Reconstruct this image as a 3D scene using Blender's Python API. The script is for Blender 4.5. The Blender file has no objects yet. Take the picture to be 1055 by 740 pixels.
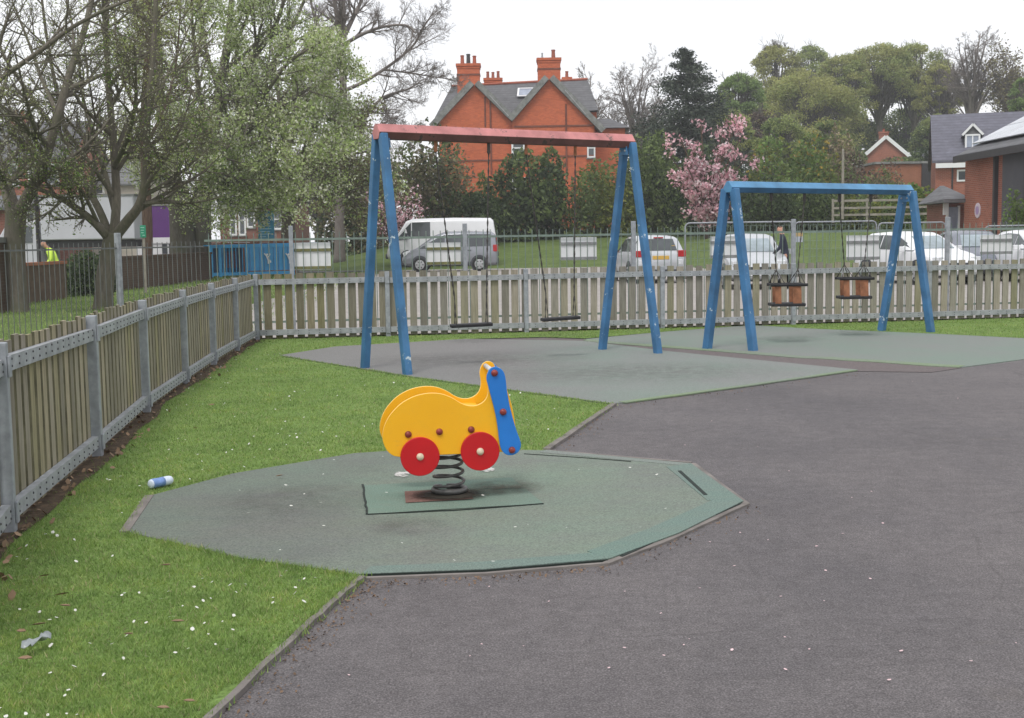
import bpy, bmesh, math, random
import numpy as np
from mathutils import Vector, Matrix, noise as mnoise
R = math.radians
V = Vector
scene = bpy.context.scene
COL = scene.collection
rng = random.Random(7)

# ------------------------------------------------------------------ camera
W0, H0, F0 = 1055.0, 740.0, 1300.0
CAM_H = 1.5
pitch = math.atan(126.0 / F0)
roll = R(-0.87)
cam_rot = Matrix.Rotation(math.pi / 2 - pitch, 3, 'X') @ Matrix.Rotation(roll, 3, 'Z')
cam_loc = V((0, 0, CAM_H))
cd = bpy.data.cameras.new('camera')
cd.sensor_width = 36.0
cd.lens = 36.0 * F0 / W0
cd.clip_start = 0.1
cd.clip_end = 2000
cam = bpy.data.objects.new('camera', cd)
cam.matrix_world = Matrix.Translation(cam_loc) @ cam_rot.to_4x4()
COL.objects.link(cam)
scene.camera = cam

def ray(x, y):
    return cam_rot @ V(((x - W0 / 2) / F0, -(y - H0 / 2) / F0, -1.0))
def gp(x, y, z=0.0):
    """a point of the photograph that lies on the level z"""
    d = ray(x, y)
    return cam_loc + d * ((z - CAM_H) / d.z)
def at(x, y, Y):
    """a point of the photograph at the distance Y in front of the camera"""
    d = ray(x, y)
    return cam_loc + d * (Y / d.y)

# ------------------------------------------------------------------ object helpers
def tag(o, label=None, cat=None, group=None, kind=None):
    if label: o['label'] = label
    if cat: o['category'] = cat
    if group: o['group'] = group
    if kind: o['kind'] = kind
    return o
def thing(name, label, cat, loc=(0, 0, 0), group=None, rz=0.0):
    o = bpy.data.objects.new(name, None)
    o.empty_display_size = 0.1
    COL.objects.link(o)
    o.location = loc
    o.rotation_euler = (0, 0, rz)
    return tag(o, label, cat, group)
def children(o):
    return [c for c in COL.objects if c.parent is o]
def copy_tree(o, parent=None):
    c = o.copy(); COL.objects.link(c)
    if parent is not None: c.parent = parent
    for ch in list(o.children): copy_tree(ch, c)
    return c

def frame_of(d, up=V((0, 0, 1))):
    d = d.normalized()
    s = d.cross(up)
    if s.length < 1e-4: s = d.cross(V((0, 1, 0)))
    s.normalize()
    return s, s.cross(d).normalized()

class MB:
    """collects shapes and links them as ONE mesh object"""
    def __init__(s): s.v = []; s.f = []; s.m = []
    def add(s, vs, fs, mi=0):
        b = len(s.v)
        s.v.extend([tuple(p) for p in vs])
        for f in fs:
            s.f.append(tuple(b + i for i in f)); s.m.append(mi)
        return s
    def box(s, c, size, rot=None, mi=0):
        c = V(c); hx, hy, hz = size[0] / 2, size[1] / 2, size[2] / 2
        ps = [V((x, y, z)) for x in (-hx, hx) for y in (-hy, hy) for z in (-hz, hz)]
        if rot is not None: ps = [rot @ p for p in ps]
        return s.add([c + p for p in ps], [(0, 1, 3, 2), (4, 6, 7, 5), (0, 4, 5, 1), (2, 3, 7, 6), (0, 2, 6, 4), (1, 5, 7, 3)], mi)
    def bar(s, p, q, w, h, up=V((0, 0, 1)), mi=0, tw=0.0):
        """box-section bar from p to q; w across, h along up"""
        p, q = V(p), V(q)
        a, b = frame_of(q - p, up)
        if tw:
            m = Matrix.Rotation(tw, 3, (q - p).normalized()); a, b = m @ a, m @ b
        a, b = a * w / 2, b * h / 2
        vs = [p - a - b, p + a - b, p + a + b, p - a + b, q - a - b, q + a - b, q + a + b, q - a + b]
        return s.add(vs, [(0, 1, 2, 3), (7, 6, 5, 4), (0, 4, 5, 1), (1, 5, 6, 2), (2, 6, 7, 3), (3, 7, 4, 0)], mi)
    def tube(s, pts, rads, n=6, cap=True, mi=0):
        pts = [V(p) for p in pts]
        if not hasattr(rads, '__len__'): rads = [rads] * len(pts)
        vs = []; a = None
        for i, p in enumerate(pts):
            d = pts[min(i + 1, len(pts) - 1)] - pts[max(i - 1, 0)]
            if d.length < 1e-9: d = V((0, 0, 1))
            d.normalize()
            if a is None: a, b = frame_of(d)
            else:
                a = a - d * a.dot(d)
                if a.length < 1e-5: a, b = frame_of(d)
                a.normalize(); b = d.cross(a) * -1
                b = a.cross(d)
            for k in range(n):
                t = 2 * math.pi * k / n
                vs.append(p + (a * math.cos(t) + b * math.sin(t)) * rads[i])
        fs = []
        for i in range(len(pts) - 1):
            for k in range(n):
                k2 = (k + 1) % n
                fs.append((i * n + k, i * n + k2, (i + 1) * n + k2, (i + 1) * n + k))
        if cap:
            fs.append(tuple(range(n - 1, -1, -1))); e = (len(pts) - 1) * n
            fs.append(tuple(e + k for k in range(n)))
        return s.add(vs, fs, mi)
    def lathe(s, c, axis, prof, n=20, mi=0):
        """prof: list of (radius, offset along axis)"""
        c = V(c); axis = V(axis).normalized(); a, b = frame_of(axis, V((0.3, 0.2, 1)))
        vs = []
        for r, h in prof:
            for k in range(n):
                t = 2 * math.pi * k / n
                vs.append(c + axis * h + (a * math.cos(t) + b * math.sin(t)) * max(r, 1e-4))
        fs = []
        for i in range(len(prof) - 1):
            for k in range(n):
                k2 = (k + 1) % n
                fs.append((i * n + k, i * n + k2, (i + 1) * n + k2, (i + 1) * n + k))
        fs.append(tuple(range(n))); e = (len(prof) - 1) * n
        fs.append(tuple(e + k for k in range(n - 1, -1, -1)))
        return s.add(vs, fs, mi)
    def prism(s, poly, z0, z1, mi=0, tf=None):
        """polygon (x,y) from z0 to z1; tf maps (x,y,z) -> Vector"""
        n = len(poly)
        f = tf or (lambda x, y, z: V((x, y, z)))
        vs = [f(p[0], p[1], z0) for p in poly] + [f(p[0], p[1], z1) for p in poly]
        fs = [tuple(range(n - 1, -1, -1)), tuple(range(n, 2 * n))]
        for i in range(n):
            j = (i + 1) % n
            fs.append((i, j, n + j, n + i))
        return s.add(vs, fs, mi)
    def build(s, name, mats, parent=None, smooth=False, bevel=0.0, seg=2, origin=None, fix=True):
        me = bpy.data.meshes.new(name)
        if origin is None and parent is None and s.v:
            a = np.array(s.v); lo = a.min(0); hi = a.max(0)
            origin = V(((lo[0] + hi[0]) / 2, (lo[1] + hi[1]) / 2, lo[2]))
        og = V(origin) if origin is not None else V((0, 0, 0))
        me.from_pydata([(p[0] - og.x, p[1] - og.y, p[2] - og.z) for p in s.v], [], s.f)
        if not isinstance(mats, (list, tuple)): mats = [mats]
        for m in mats: me.materials.append(m)
        if len(mats) > 1: me.polygons.foreach_set('material_index', s.m)
        if fix and len(s.f) < 30000:
            bm = bmesh.new(); bm.from_mesh(me)
            bmesh.ops.recalc_face_normals(bm, faces=bm.faces)
            bm.to_mesh(me); bm.free()
        if smooth: me.polygons.foreach_set('use_smooth', [True] * len(me.polygons))
        me.update()
        o = bpy.data.objects.new(name, me); COL.objects.link(o)
        if parent is not None: o.parent = parent
        o.location = og
        if bevel:
            md = o.modifiers.new('bevel', 'BEVEL'); md.width = bevel; md.segments = seg; md.limit_method = 'ANGLE'; md.angle_limit = R(35)
        return o

def catmull(pts, n=6, closed=False):
    P = [V(p) for p in pts]; N = len(P); out = []
    rngI = range(N if closed else N - 1)
    for i in rngI:
        if closed: p0, p1, p2, p3 = P[i - 1], P[i], P[(i + 1) % N], P[(i + 2) % N]
        else: p0, p1, p2, p3 = P[max(i - 1, 0)], P[i], P[i + 1], P[min(i + 2, N - 1)]
        for k in range(n):
            t = k / n
            out.append(0.5 * ((2 * p1) + (p2 - p0) * t + (2 * p0 - 5 * p1 + 4 * p2 - p3) * t * t + (3 * p1 - p0 - 3 * p2 + p3) * t ** 3))
    if not closed: out.append(P[-1])
    return out

# ------------------------------------------------------------------ materials
def srgb(r, g, b):
    f = lambda c: ((c / 255) / 12.92) if c / 255 <= 0.04045 else (((c / 255) + 0.055) / 1.055) ** 2.4
    return (f(r), f(g), f(b))
class NT:
    def __init__(s, name):
        s.mat = bpy.data.materials.new(name); s.mat.use_nodes = True
        s.t = s.mat.node_tree; s.b = s.t.nodes['Principled BSDF']; s.tc = None
    def n(s, typ, **kw):
        nd = s.t.nodes.new(typ)
        for k, v in kw.items():
            if k in nd.inputs.keys(): nd.inputs[k].default_value = v
            else: setattr(nd, k, v)
        return nd
    def l(s, a, b): s.t.links.new(a, b)
    def co(s):
        if s.tc is None: s.tc = s.n('ShaderNodeTexCoord')
        return s.tc.outputs['Object']
    def noise(s, scale, detail=4, rough=0.6, vec=None, stretch=None):
        v = vec or s.co()
        if stretch:
            mp = s.n('ShaderNodeMapping'); mp.inputs['Scale'].default_value = stretch; s.l(v, mp.inputs['Vector']); v = mp.outputs[0]
        nd = s.n('ShaderNodeTexNoise', Scale=scale, Detail=detail, Roughness=rough); s.l(v, nd.inputs['Vector'])
        return nd.outputs['Fac']
    def ramp(s, fac, stops, interp='LINEAR'):
        nd = s.n('ShaderNodeValToRGB'); cr = nd.color_ramp; cr.interpolation = interp
        while len(cr.elements) < len(stops): cr.elements.new(0.5)
        for e, (p, c) in zip(cr.elements, stops):
            e.position = p; e.color = (c[0], c[1], c[2], 1) if hasattr(c, '__len__') else (c, c, c, 1)
        s.l(fac, nd.inputs['Fac'])
        return nd.outputs['Color']
    def mix(s, fac, a, b, mode='MIX'):
        nd = s.n('ShaderNodeMix', data_type='RGBA', blend_type=mode)
        for sock, val in ((nd.inputs['Factor'], fac), (nd.inputs[6], a), (nd.inputs[7], b)):
            if hasattr(val, 'is_linked'): s.l(val, sock)
            elif hasattr(val, '__len__'): sock.default_value = (val[0], val[1], val[2], 1)
            else: sock.default_value = val if sock.type == 'VALUE' else (val, val, val, 1)
        return nd.outputs[2]
    def bump(s, h, strength=0.3, dist=0.01):
        nd = s.n('ShaderNodeBump', Strength=strength, Distance=dist); s.l(h, nd.inputs['Height']); s.l(nd.outputs[0], s.b.inputs['Normal'])
    def done(s, col, rough=0.8, spec=0.3, metal=0.0):
        if hasattr(col, 'is_linked'): s.l(col, s.b.inputs['Base Color'])
        else: s.b.inputs['Base Color'].default_value = (col[0], col[1], col[2], 1)
        if hasattr(rough, 'is_linked'): s.l(rough, s.b.inputs['Roughness'])
        else: s.b.inputs['Roughness'].default_value = rough
        s.b.inputs['Specular IOR Level'].default_value = spec
        s.b.inputs['Metallic'].default_value = metal
        return s.mat
def sc(c, k): return (c[0] * k, c[1] * k, c[2] * k)

def paint(name, col, rough=0.5, var=0.15, scale=6, spec=0.4, bump=0.0, metal=0.0, bscale=60):
    t = NT(name)
    c = t.ramp(t.noise(scale, 5), [(0.3, sc(col, 1 - var)), (0.7, sc(col, 1 + var))])
    if bump: t.bump(t.noise(bscale, 3), bump, 0.004)
    return t.done(c, rough, spec, metal)
def chipped(name, col, under, amount=0.62, rough=0.5, scale=14, var=0.12):
    """paint flaking off to the layer below"""
    t = NT(name)
    c = t.ramp(t.noise(3, 4), [(0.3, sc(col, 1 - var)), (0.7, sc(col, 1 + var))])
    m = t.ramp(t.noise(scale, 6, 0.7), [(amount, 0.0), (amount + 0.03, 1.0)])
    c = t.mix(m, c, under)
    t.bump(m, 0.3, 0.002)
    return t.done(c, rough, 0.4)
def leafmat(name, stops, rough=0.65, transl=0.25):
    t = NT(name)
    g = t.n('ShaderNodeNewGeometry')
    c = t.ramp(g.outputs['Random Per Island'], stops, 'LINEAR')
    big = t.ramp(t.noise(0.35, 3), [(0.3, (0.72, 0.74, 0.72)), (0.7, (1.18, 1.15, 1.1))])
    c = t.mix(1.0, c, big, 'MULTIPLY')
    m = t.done(c, rough, 0.25)
    if transl:
        tr = t.n('ShaderNodeBsdfTranslucent'); t.l(c, tr.inputs['Color'])
        ms = t.n('ShaderNodeMixShader'); ms.inputs[0].default_value = transl
        out = t.t.nodes['Material Output']
        t.l(t.b.outputs[0], ms.inputs[1]); t.l(tr.outputs[0], ms.inputs[2]); t.l(ms.outputs[0], out.inputs['Surface'])
    return m
def brick(name, a, b, mortar, scale=1.0):
    t = NT(name)
    sep = t.n('ShaderNodeSeparateXYZ'); t.l(t.co(), sep.inputs[0])
    ad = t.n('ShaderNodeMath', operation='ADD'); t.l(sep.outputs[0], ad.inputs[0]); t.l(sep.outputs[1], ad.inputs[1])
    cb = t.n('ShaderNodeCombineXYZ'); t.l(ad.outputs[0], cb.inputs[0]); t.l(sep.outputs[2], cb.inputs[1])
    bk = t.n('ShaderNodeTexBrick')
    bk.inputs['Scale'].default_value = scale
    for k, v in (('Color1', a), ('Color2', b), ('Mortar', mortar)): bk.inputs[k].default_value = (*v, 1)
    bk.inputs['Mortar Size'].default_value = 0.008; bk.inputs['Brick Width'].default_value = 0.225; bk.inputs['Row Height'].default_value = 0.075
    t.l(cb.outputs[0], bk.inputs['Vector'])
    n = t.ramp(t.noise(0.8, 6, 0.7), [(0.25, 0.78), (0.75, 1.15)])
    c = t.mix(1.0, bk.outputs['Color'], n, 'MULTIPLY')
    return t.done(c, 0.9, 0.2)
def slate(name, col, stretch=(1, 1, 1)):
    t = NT(name)
    n1 = t.noise(2.2, 6, 0.75, stretch=stretch)
    wv = t.n('ShaderNodeTexWave', wave_type='BANDS', bands_direction='Z', Scale=1.6, Distortion=0.4); t.l(t.co(), wv.inputs['Vector'])
    c = t.ramp(n1, [(0.25, sc(col, 0.62)), (0.55, col), (0.8, sc(col, 1.5))])
    w = t.ramp(wv.outputs['Fac'], [(0.0, 0.72), (0.25, 1.0)])
    return t.done(t.mix(1.0, c, w, 'MULTIPLY'), 0.7, 0.3)
def glassy(name, col, rough=0.08, spec=0.6):
    t = NT(name)
    return t.done(t.ramp(t.noise(1.5, 3), [(0.3, sc(col, 0.7)), (0.7, sc(col, 1.3))]), rough, spec)

M = {}
# --- ground
t = NT('asphalt')
big = t.noise(0.55, 5, 0.6); fine = t.noise(130, 3, 0.75); mid = t.noise(9, 6, 0.7)
c = t.ramp(fine, [(0.28, (0.046, 0.043, 0.0435)), (0.5, (0.120, 0.112, 0.112)), (0.72, (0.25, 0.234, 0.232))])
c = t.mix(1.0, c, t.ramp(big, [(0.3, (0.84, 0.83, 0.85)), (0.7, (1.14, 1.12, 1.12))]), 'MULTIPLY')
c = t.mix(1.0, c, t.ramp(mid, [(0.3, 0.82), (0.7, 1.15)]), 'MULTIPLY')
c = t.mix(1.0, c, t.ramp(t.noise(38, 3, 0.7), [(0.3, 0.80), (0.7, 1.2)]), 'MULTIPLY')
vo = t.n('ShaderNodeTexVoronoi', Scale=30.0); t.l(t.co(), vo.inputs['Vector'])
spk = t.ramp(vo.outputs['Color'], [(0.93, 0.0), (0.96, 1.0)])
sp2 = t.ramp(vo.outputs['Distance'], [(0.1, 1.0), (0.2, 0.0)])
c = t.mix(t.mix(1.0, spk, sp2, 'MULTIPLY'), c, (0.27, 0.26, 0.25))
t.bump(fine, 0.5, 0.004)
pt = t.ramp(t.noise(0.24, 7, 0.72, stretch=(1.0, 0.45, 1)), [(0.46, 0.0), (0.60, 0.55)])
c = t.mix(pt, c, t.mix(1.0, c, (0.78, 0.80, 0.84), 'MULTIPLY'))
st = t.ramp(t.noise(0.8, 8, 0.75), [(0.60, 0.0), (0.74, 0.5)])
c = t.mix(st, c, (0.135, 0.118, 0.098))
cv = t.n('ShaderNodeTexVoronoi', feature='DISTANCE_TO_EDGE', Scale=0.42)
wv = t.n('ShaderNodeMixRGB'); nv = t.n('ShaderNodeTexNoise', Scale=2.5, Detail=5); t.l(t.co(), nv.inputs['Vector']); wv.inputs[0].default_value = 0.12; t.l(t.co(), wv.inputs[1]); t.l(nv.outputs['Color'], wv.inputs[2]); t.l(wv.outputs[0], cv.inputs['Vector'])
ck = t.ramp(cv.outputs['Distance'], [(0.0, 0.30), (0.0035, 0.0)])
ck = t.mix(1.0, ck, t.ramp(t.noise(0.6, 3), [(0.5, 0.0), (0.6, 1.0)]), 'MULTIPLY')
c = t.mix(ck, c, (0.04, 0.037, 0.036))
M['asphalt'] = t.done(c, 0.85, 0.25)
t = NT('red_asphalt')
fine = t.noise(70, 3, 0.7); mid = t.noise(3, 6, 0.7)
c = t.ramp(fine, [(0.3, (0.075, 0.064, 0.063)), (0.7, (0.20, 0.168, 0.164))])
c = t.mix(t.ramp(mid, [(0.4, 0.0), (0.7, 0.5)]), c, (0.13, 0.12, 0.12))
M['red_asphalt'] = t.done(c, 0.9, 0.2)
def rubber(name, green, grey, warm, gmask=0.5, dark=False, plain=None):
    t = NT(name)
    fine = t.noise(110, 3, 0.7); big = t.noise(0.5, 5, 0.65); mid = t.noise(2.6, 7, 0.75, stretch=(0.6, 2.2, 1))
    c = t.mix(t.ramp(big, [(gmask - 0.12, 0.0), (gmask + 0.12, 1.0)]), grey, green)
    c = t.mix(t.ramp(mid, [(0.42, 0.0), (0.7, 0.55)]), c, warm)
    c = t.mix(1.0, c, t.ramp(fine, [(0.25, 0.55), (0.75, 1.5)]), 'MULTIPLY')
    if plain is not None:
        # bare tarmac where the coating stops
        sp = t.n('ShaderNodeSeparateXYZ'); t.l(t.co(), sp.inputs[0])
        md = t.n('ShaderNodeMath', operation='MULTIPLY_ADD'); t.l(t.noise(1.1, 6, 0.65), md.inputs[0]); md.inputs[1].default_value = 1.6; t.l(sp.outputs[0], md.inputs[2])
        mr = t.n('ShaderNodeMapRange'); t.l(md.outputs[0], mr.inputs[0]); mr.inputs[1].default_value = plain; mr.inputs[2].default_value = plain + 1.3; mr.inputs[3].default_value = 0.85; mr.inputs[4].default_value = 0.0
        c = t.mix(mr.outputs[0], c, t.ramp(fine, [(0.25, (0.10, 0.096, 0.094)), (0.75, (0.27, 0.26, 0.255))]))
    if dark:
        # algae and wear have greyed the ends away from the seat
        sp = t.n('ShaderNodeSeparateXYZ'); t.l(t.co(), sp.inputs[0])
        md = t.n('ShaderNodeMath', operation='MULTIPLY_ADD'); t.l(t.noise(0.9, 5, 0.6), md.inputs[0]); md.inputs[1].default_value = 2.2; t.l(sp.outputs[0], md.inputs[2])
        g_ = t.ramp(md.outputs[0], [(0.0, 1.0), (0.75, 0.0)])
        c = t.mix(g_, c, t.mix(1.0, c, (0.86, 0.82, 0.85), 'MULTIPLY'))
        bl = t.ramp(t.noise(1.7, 7, 0.75), [(0.52, 0.0), (0.68, 0.5)])
        c = t.mix(bl, c, t.mix(1.0, c, (0.84, 0.85, 0.85), 'MULTIPLY'))
    t.bump(fine, 0.4, 0.004)
    return t.done(c, 0.9, 0.2)
M['rubber'] = rubber('worn_green_rubber', (0.165, 0.218, 0.172), (0.160, 0.172, 0.156), (0.178, 0.208, 0.160), dark=True)
M['rubber_far'] = rubber('worn_grey_rubber', (0.175, 0.222, 0.188), (0.195, 0.205, 0.195), (0.18, 0.205, 0.183), 0.5)
M['rubber_swing'] = rubber('worn_swing_rubber', (0.180, 0.220, 0.192), (0.200, 0.208, 0.200), (0.185, 0.205, 0.188), 0.5, False, 0.6)
M['rubber_pad'] = rubber('green_patch_rubber', (0.145, 0.218, 0.176), (0.158, 0.200, 0.170), (0.165, 0.200, 0.165), 0.45)
M['rubber_edge'] = rubber('bluegreen_rubber_edge', (0.135, 0.200, 0.172), (0.152, 0.188, 0.172), (0.16, 0.19, 0.16), 0.45)
M['red_rubber'] = rubber('red_rubber', (0.20, 0.105, 0.085), (0.13, 0.085, 0.07), (0.15, 0.10, 0.085))
M['lime_rubber'] = rubber('lime_edge', (0.185, 0.245, 0.138), (0.18, 0.215, 0.165), (0.175, 0.21, 0.175))
M['seam'] = paint('seam', (0.02, 0.028, 0.024), 0.95)
M['concrete'] = paint('concrete', (0.185, 0.168, 0.155), 0.95, 0.3, 5, 0.2, 0.4)
M['pale_ground'] = paint('pale_tarmac', (0.335, 0.312, 0.292), 0.95, 0.12, 1.2, 0.2)
M['road'] = paint('road', (0.13, 0.125, 0.125), 0.9, 0.15, 0.8, 0.2)
t = NT('lawn_soil')
c = t.ramp(t.noise(1.1, 6, 0.7), [(0.28, (0.105, 0.160, 0.044)), (0.5, (0.150, 0.230, 0.066)), (0.75, (0.20, 0.265, 0.085))])
c = t.mix(1.0, c, t.ramp(t.noise(60, 4), [(0.3, 0.55), (0.7, 1.35)]), 'MULTIPLY')
M['lawn'] = t.done(c, 0.95, 0.1)
t = NT('bank_grass')
c = t.ramp(t.noise(0.5, 6, 0.7), [(0.28, (0.075, 0.105, 0.035)), (0.5, (0.105, 0.150, 0.045)), (0.75, (0.15, 0.185, 0.07))])
c = t.mix(1.0, c, t.ramp(t.noise(9, 5), [(0.3, 0.7), (0.7, 1.25)]), 'MULTIPLY')
M['bank'] = t.done(c, 0.95, 0.1)
M['soil'] = None
t = NT('soil')
c = t.ramp(t.noise(14, 6, 0.7), [(0.3, (0.045, 0.034, 0.024)), (0.55, (0.095, 0.070, 0.048)), (0.75, (0.18, 0.125, 0.080))])
t.bump(t.noise(30, 4), 0.6, 0.02)
M['soil'] = t.done(c, 0.95, 0.1)
def blade(name, stops):
    t = NT(name); g = t.n('ShaderNodeNewGeometry')
    c = t.ramp(g.outputs['Random Per Island'], stops)
    big = t.ramp(t.noise(1.6, 6, 0.75), [(0.3, (0.66, 0.72, 0.72)), (0.5, (1.0, 1.0, 1.0)), (0.7, (1.24, 1.12, 1.0))])
    c = t.mix(1.0, c, big, 'MULTIPLY'); c = t.mix(1.0, c, t.ramp(t.noise(8.0, 5, 0.7), [(0.28, (0.68, 0.74, 0.74)), (0.5, (1.0, 1.0, 1.0)), (0.72, (1.26, 1.14, 1.12))]), 'MULTIPLY'); m = t.done(c, 0.6, 0.25)
    tr = t.n('ShaderNodeBsdfTranslucent'); t.l(c, tr.inputs['Color']); ms = t.n('ShaderNodeMixShader'); ms.inputs[0].default_value = 0.35
    t.l(t.b.outputs[0], ms.inputs[1]); t.l(tr.outputs[0], ms.inputs[2]); t.l(ms.outputs[0], t.t.nodes['Material Output'].inputs['Surface'])
    return m
M['grass'] = blade('grass_blade', [(0.0, (0.150, 0.235, 0.055)), (0.45, (0.225, 0.350, 0.090)), (0.85, (0.310, 0.420, 0.130)), (0.95, (0.33, 0.35, 0.17)), (1.0, (0.42, 0.37, 0.22))])
# --- timber and metal
def timber(name, algae_x, alga=0.55, tone=(1.0, 0.985, 0.95)):
    t = NT(name); g = t.n('ShaderNodeNewGeometry')
    grain = t.noise(9, 6, 0.7, stretch=(6, 6, 0.35))
    c = t.ramp(grain, [(0.25, (0.185, 0.174, 0.155)), (0.5, (0.31, 0.293, 0.263)), (0.75, (0.42, 0.40, 0.365))])
    isl = t.ramp(g.outputs['Random Per Island'], [(0.0, (0.68, 0.68, 0.66)), (0.5, (1.0, 0.99, 0.95)), (0.8, (1.18, 1.12, 1.02)), (1.0, (0.85, 0.86, 0.62))])
    c = t.mix(1.0, c, isl, 'MULTIPLY')
    sep = t.n('ShaderNodeSeparateXYZ'); t.l(t.co(), sep.inputs[0])
    low = t.ramp(sep.outputs[2], [(0.0, 1.0), (0.42, 0.0)])
    alg = t.mix(1.0, low, t.ramp(t.noise(5, 5, 0.7), [(0.38, 0.0), (0.68, alga)]), 'MULTIPLY')
    c = t.mix(1.0, c, tone, 'MULTIPLY')
    c = t.mix(alg, c, (0.145, 0.135, 0.055))
    al2 = t.ramp(t.noise(0.9, 4, 0.6), [(0.55, 0.0), (0.75, 0.25)])
    c = t.mix(al2, c, (0.150, 0.130, 0.045))
    t.bump(grain, 0.3, 0.004)
    if algae_x is not None:
        # the damp shaded bays near the corner are green and brown with algae
        md2 = t.n('ShaderNodeMath', operation='MULTIPLY_ADD'); t.l(t.noise(1.2, 4), md2.inputs[0]); md2.inputs[1].default_value = 1.6; t.l(sep.outputs[0], md2.inputs[2])
        mr = t.n('ShaderNodeMapRange'); t.l(md2.outputs[0], mr.inputs[0]); mr.inputs[1].default_value = algae_x; mr.inputs[2].default_value = algae_x + 2.6; mr.inputs[3].default_value = 0.75; mr.inputs[4].default_value = 0.0
        c = t.mix(mr.outputs[0], c, t.mix(1.0, c, (0.58, 0.55, 0.36), 'MULTIPLY'))
    return t.done(c, 0.9, 0.15)
M['timber'] = timber('fence_timber', None, 0.62, (1.0, 0.965, 0.87))
M['timber_edge'] = paint('shaded_damp_timber_edge', (0.085, 0.080, 0.048), 0.95, 0.45, 6)  # gap shade put into the colour of the damp, green slat edges
M['timber_back'] = timber('back_fence_timber', 1.2, 0.5, (0.90, 0.90, 0.885))
M['galv'] = paint('galvanised_steel', (0.285, 0.305, 0.33), 0.55, 0.22, 14, 0.4, 0.1)
M['galv_rail'] = paint('galvanised_rail', (0.30, 0.315, 0.33), 0.6, 0.25, 10, 0.35)
M['bolt'] = paint('dark_bolt', (0.05, 0.05, 0.055), 0.6)
M['bars_dark'] = paint('dull_bars', (0.13, 0.14, 0.135), 0.7, 0.2, 8)
M['bars'] = paint('grey_green_bars', (0.165, 0.215, 0.185), 0.6, 0.2, 8)
M['blue_paint'] = chipped('blue_paint', (0.045, 0.150, 0.300), (0.50, 0.58, 0.62), 0.625, 0.5, 7, 0.3)
M['blue_beam'] = chipped('blue_beam_paint', (0.085, 0.245, 0.430), (0.30, 0.36, 0.40), 0.69, 0.45, 6, 0.22)
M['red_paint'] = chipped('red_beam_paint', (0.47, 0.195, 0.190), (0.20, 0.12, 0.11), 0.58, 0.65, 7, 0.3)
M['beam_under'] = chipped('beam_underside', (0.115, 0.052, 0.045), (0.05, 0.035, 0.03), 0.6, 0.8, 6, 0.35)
M['blue_under'] = chipped('blue_beam_underside', (0.030, 0.105, 0.215), (0.05, 0.07, 0.09), 0.65, 0.7, 6, 0.3)  # darker copy of the beam blue, shade of the lower facets painted in
M['chain'] = paint('chain', (0.05, 0.045, 0.042), 0.6, 0.3, 30, 0.4, 0, 0.3)
M['black_rubber'] = paint('black_rubber', (0.018, 0.018, 0.02), 0.7, 0.3, 10)
M['rust'] = paint('rusty_plate', (0.26, 0.115, 0.062), 0.85, 0.35, 12, 0.2)
t = NT('yellow_board')
c = t.ramp(t.noise(2.5, 4), [(0.3, (0.83, 0.410, 0.006)), (0.7, (0.90, 0.465, 0.008))])
scf = t.ramp(t.noise(16, 6, 0.75, stretch=(1, 1, 3)), [(0.60, 0.0), (0.70, 0.30)])
c = t.mix(scf, c, (0.62, 0.33, 0.07))
gr = t.ramp(t.noise(5, 6, 0.7), [(0.5, 0.0), (0.75, 0.15)])
c = t.mix(gr, c, (0.36, 0.22, 0.06))
t.bump(t.noise(120, 3), 0.12, 0.001)
M['yellow'] = t.done(c, t.ramp(t.noise(9, 4), [(0.3, 0.38), (0.7, 0.6)]), 0.4)
M['yellow_edge'] = paint('sky_lit_cut_edge', (0.88, 0.62, 0.20), 0.5, 0.05, 5)  # board edges coloured paler: the sky's reflection is put into the colour
M['rider_blue'] = paint('blue_board', (0.016, 0.175, 0.56), 0.4, 0.08, 5)
M['rider_red'] = paint('red_board', (0.50, 0.006, 0.010), 0.4, 0.08, 5)
M['cap_red'] = paint('worn_red_cap', (0.22, 0.035, 0.03), 0.35, 0.4, 30)
M['cap_white'] = paint('bone_cap', (0.62, 0.52, 0.38), 0.4, 0.25, 30)
M['steel'] = paint('bare_steel', (0.55, 0.55, 0.54), 0.4, 0.2, 20, 0.5)
M['spring'] = paint('spring_steel', (0.075, 0.075, 0.072), 0.4, 0.4, 20, 0.5)
M['white'] = paint('white_board', (0.72, 0.73, 0.74), 0.6, 0.06, 3)
M['mossy'] = paint('mossy_batten', (0.16, 0.16, 0.07), 0.9, 0.4, 8)
M['batten_grey'] = paint('grey_batten', (0.24, 0.245, 0.25), 0.8, 0.3, 8)
M['petal'] = paint('petal', (0.62, 0.62, 0.57), 0.7, 0.05)
M['petal_pink'] = paint('petal_pink', (0.72, 0.52, 0.53), 0.7, 0.2, 2)
M['dead_leaf'] = paint('dead_leaf', (0.25, 0.165, 0.10), 0.8, 0.45, 3)
M['grit'] = paint('grit', (0.16, 0.105, 0.068), 0.9, 0.5, 3)
M['can_blue'] = paint('can_blue', (0.16, 0.27, 0.55), 0.35, 0.2, 20, 0.5)
M['can_pale'] = paint('can_pale', (0.62, 0.70, 0.82), 0.35, 0.15, 25, 0.5)
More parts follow.
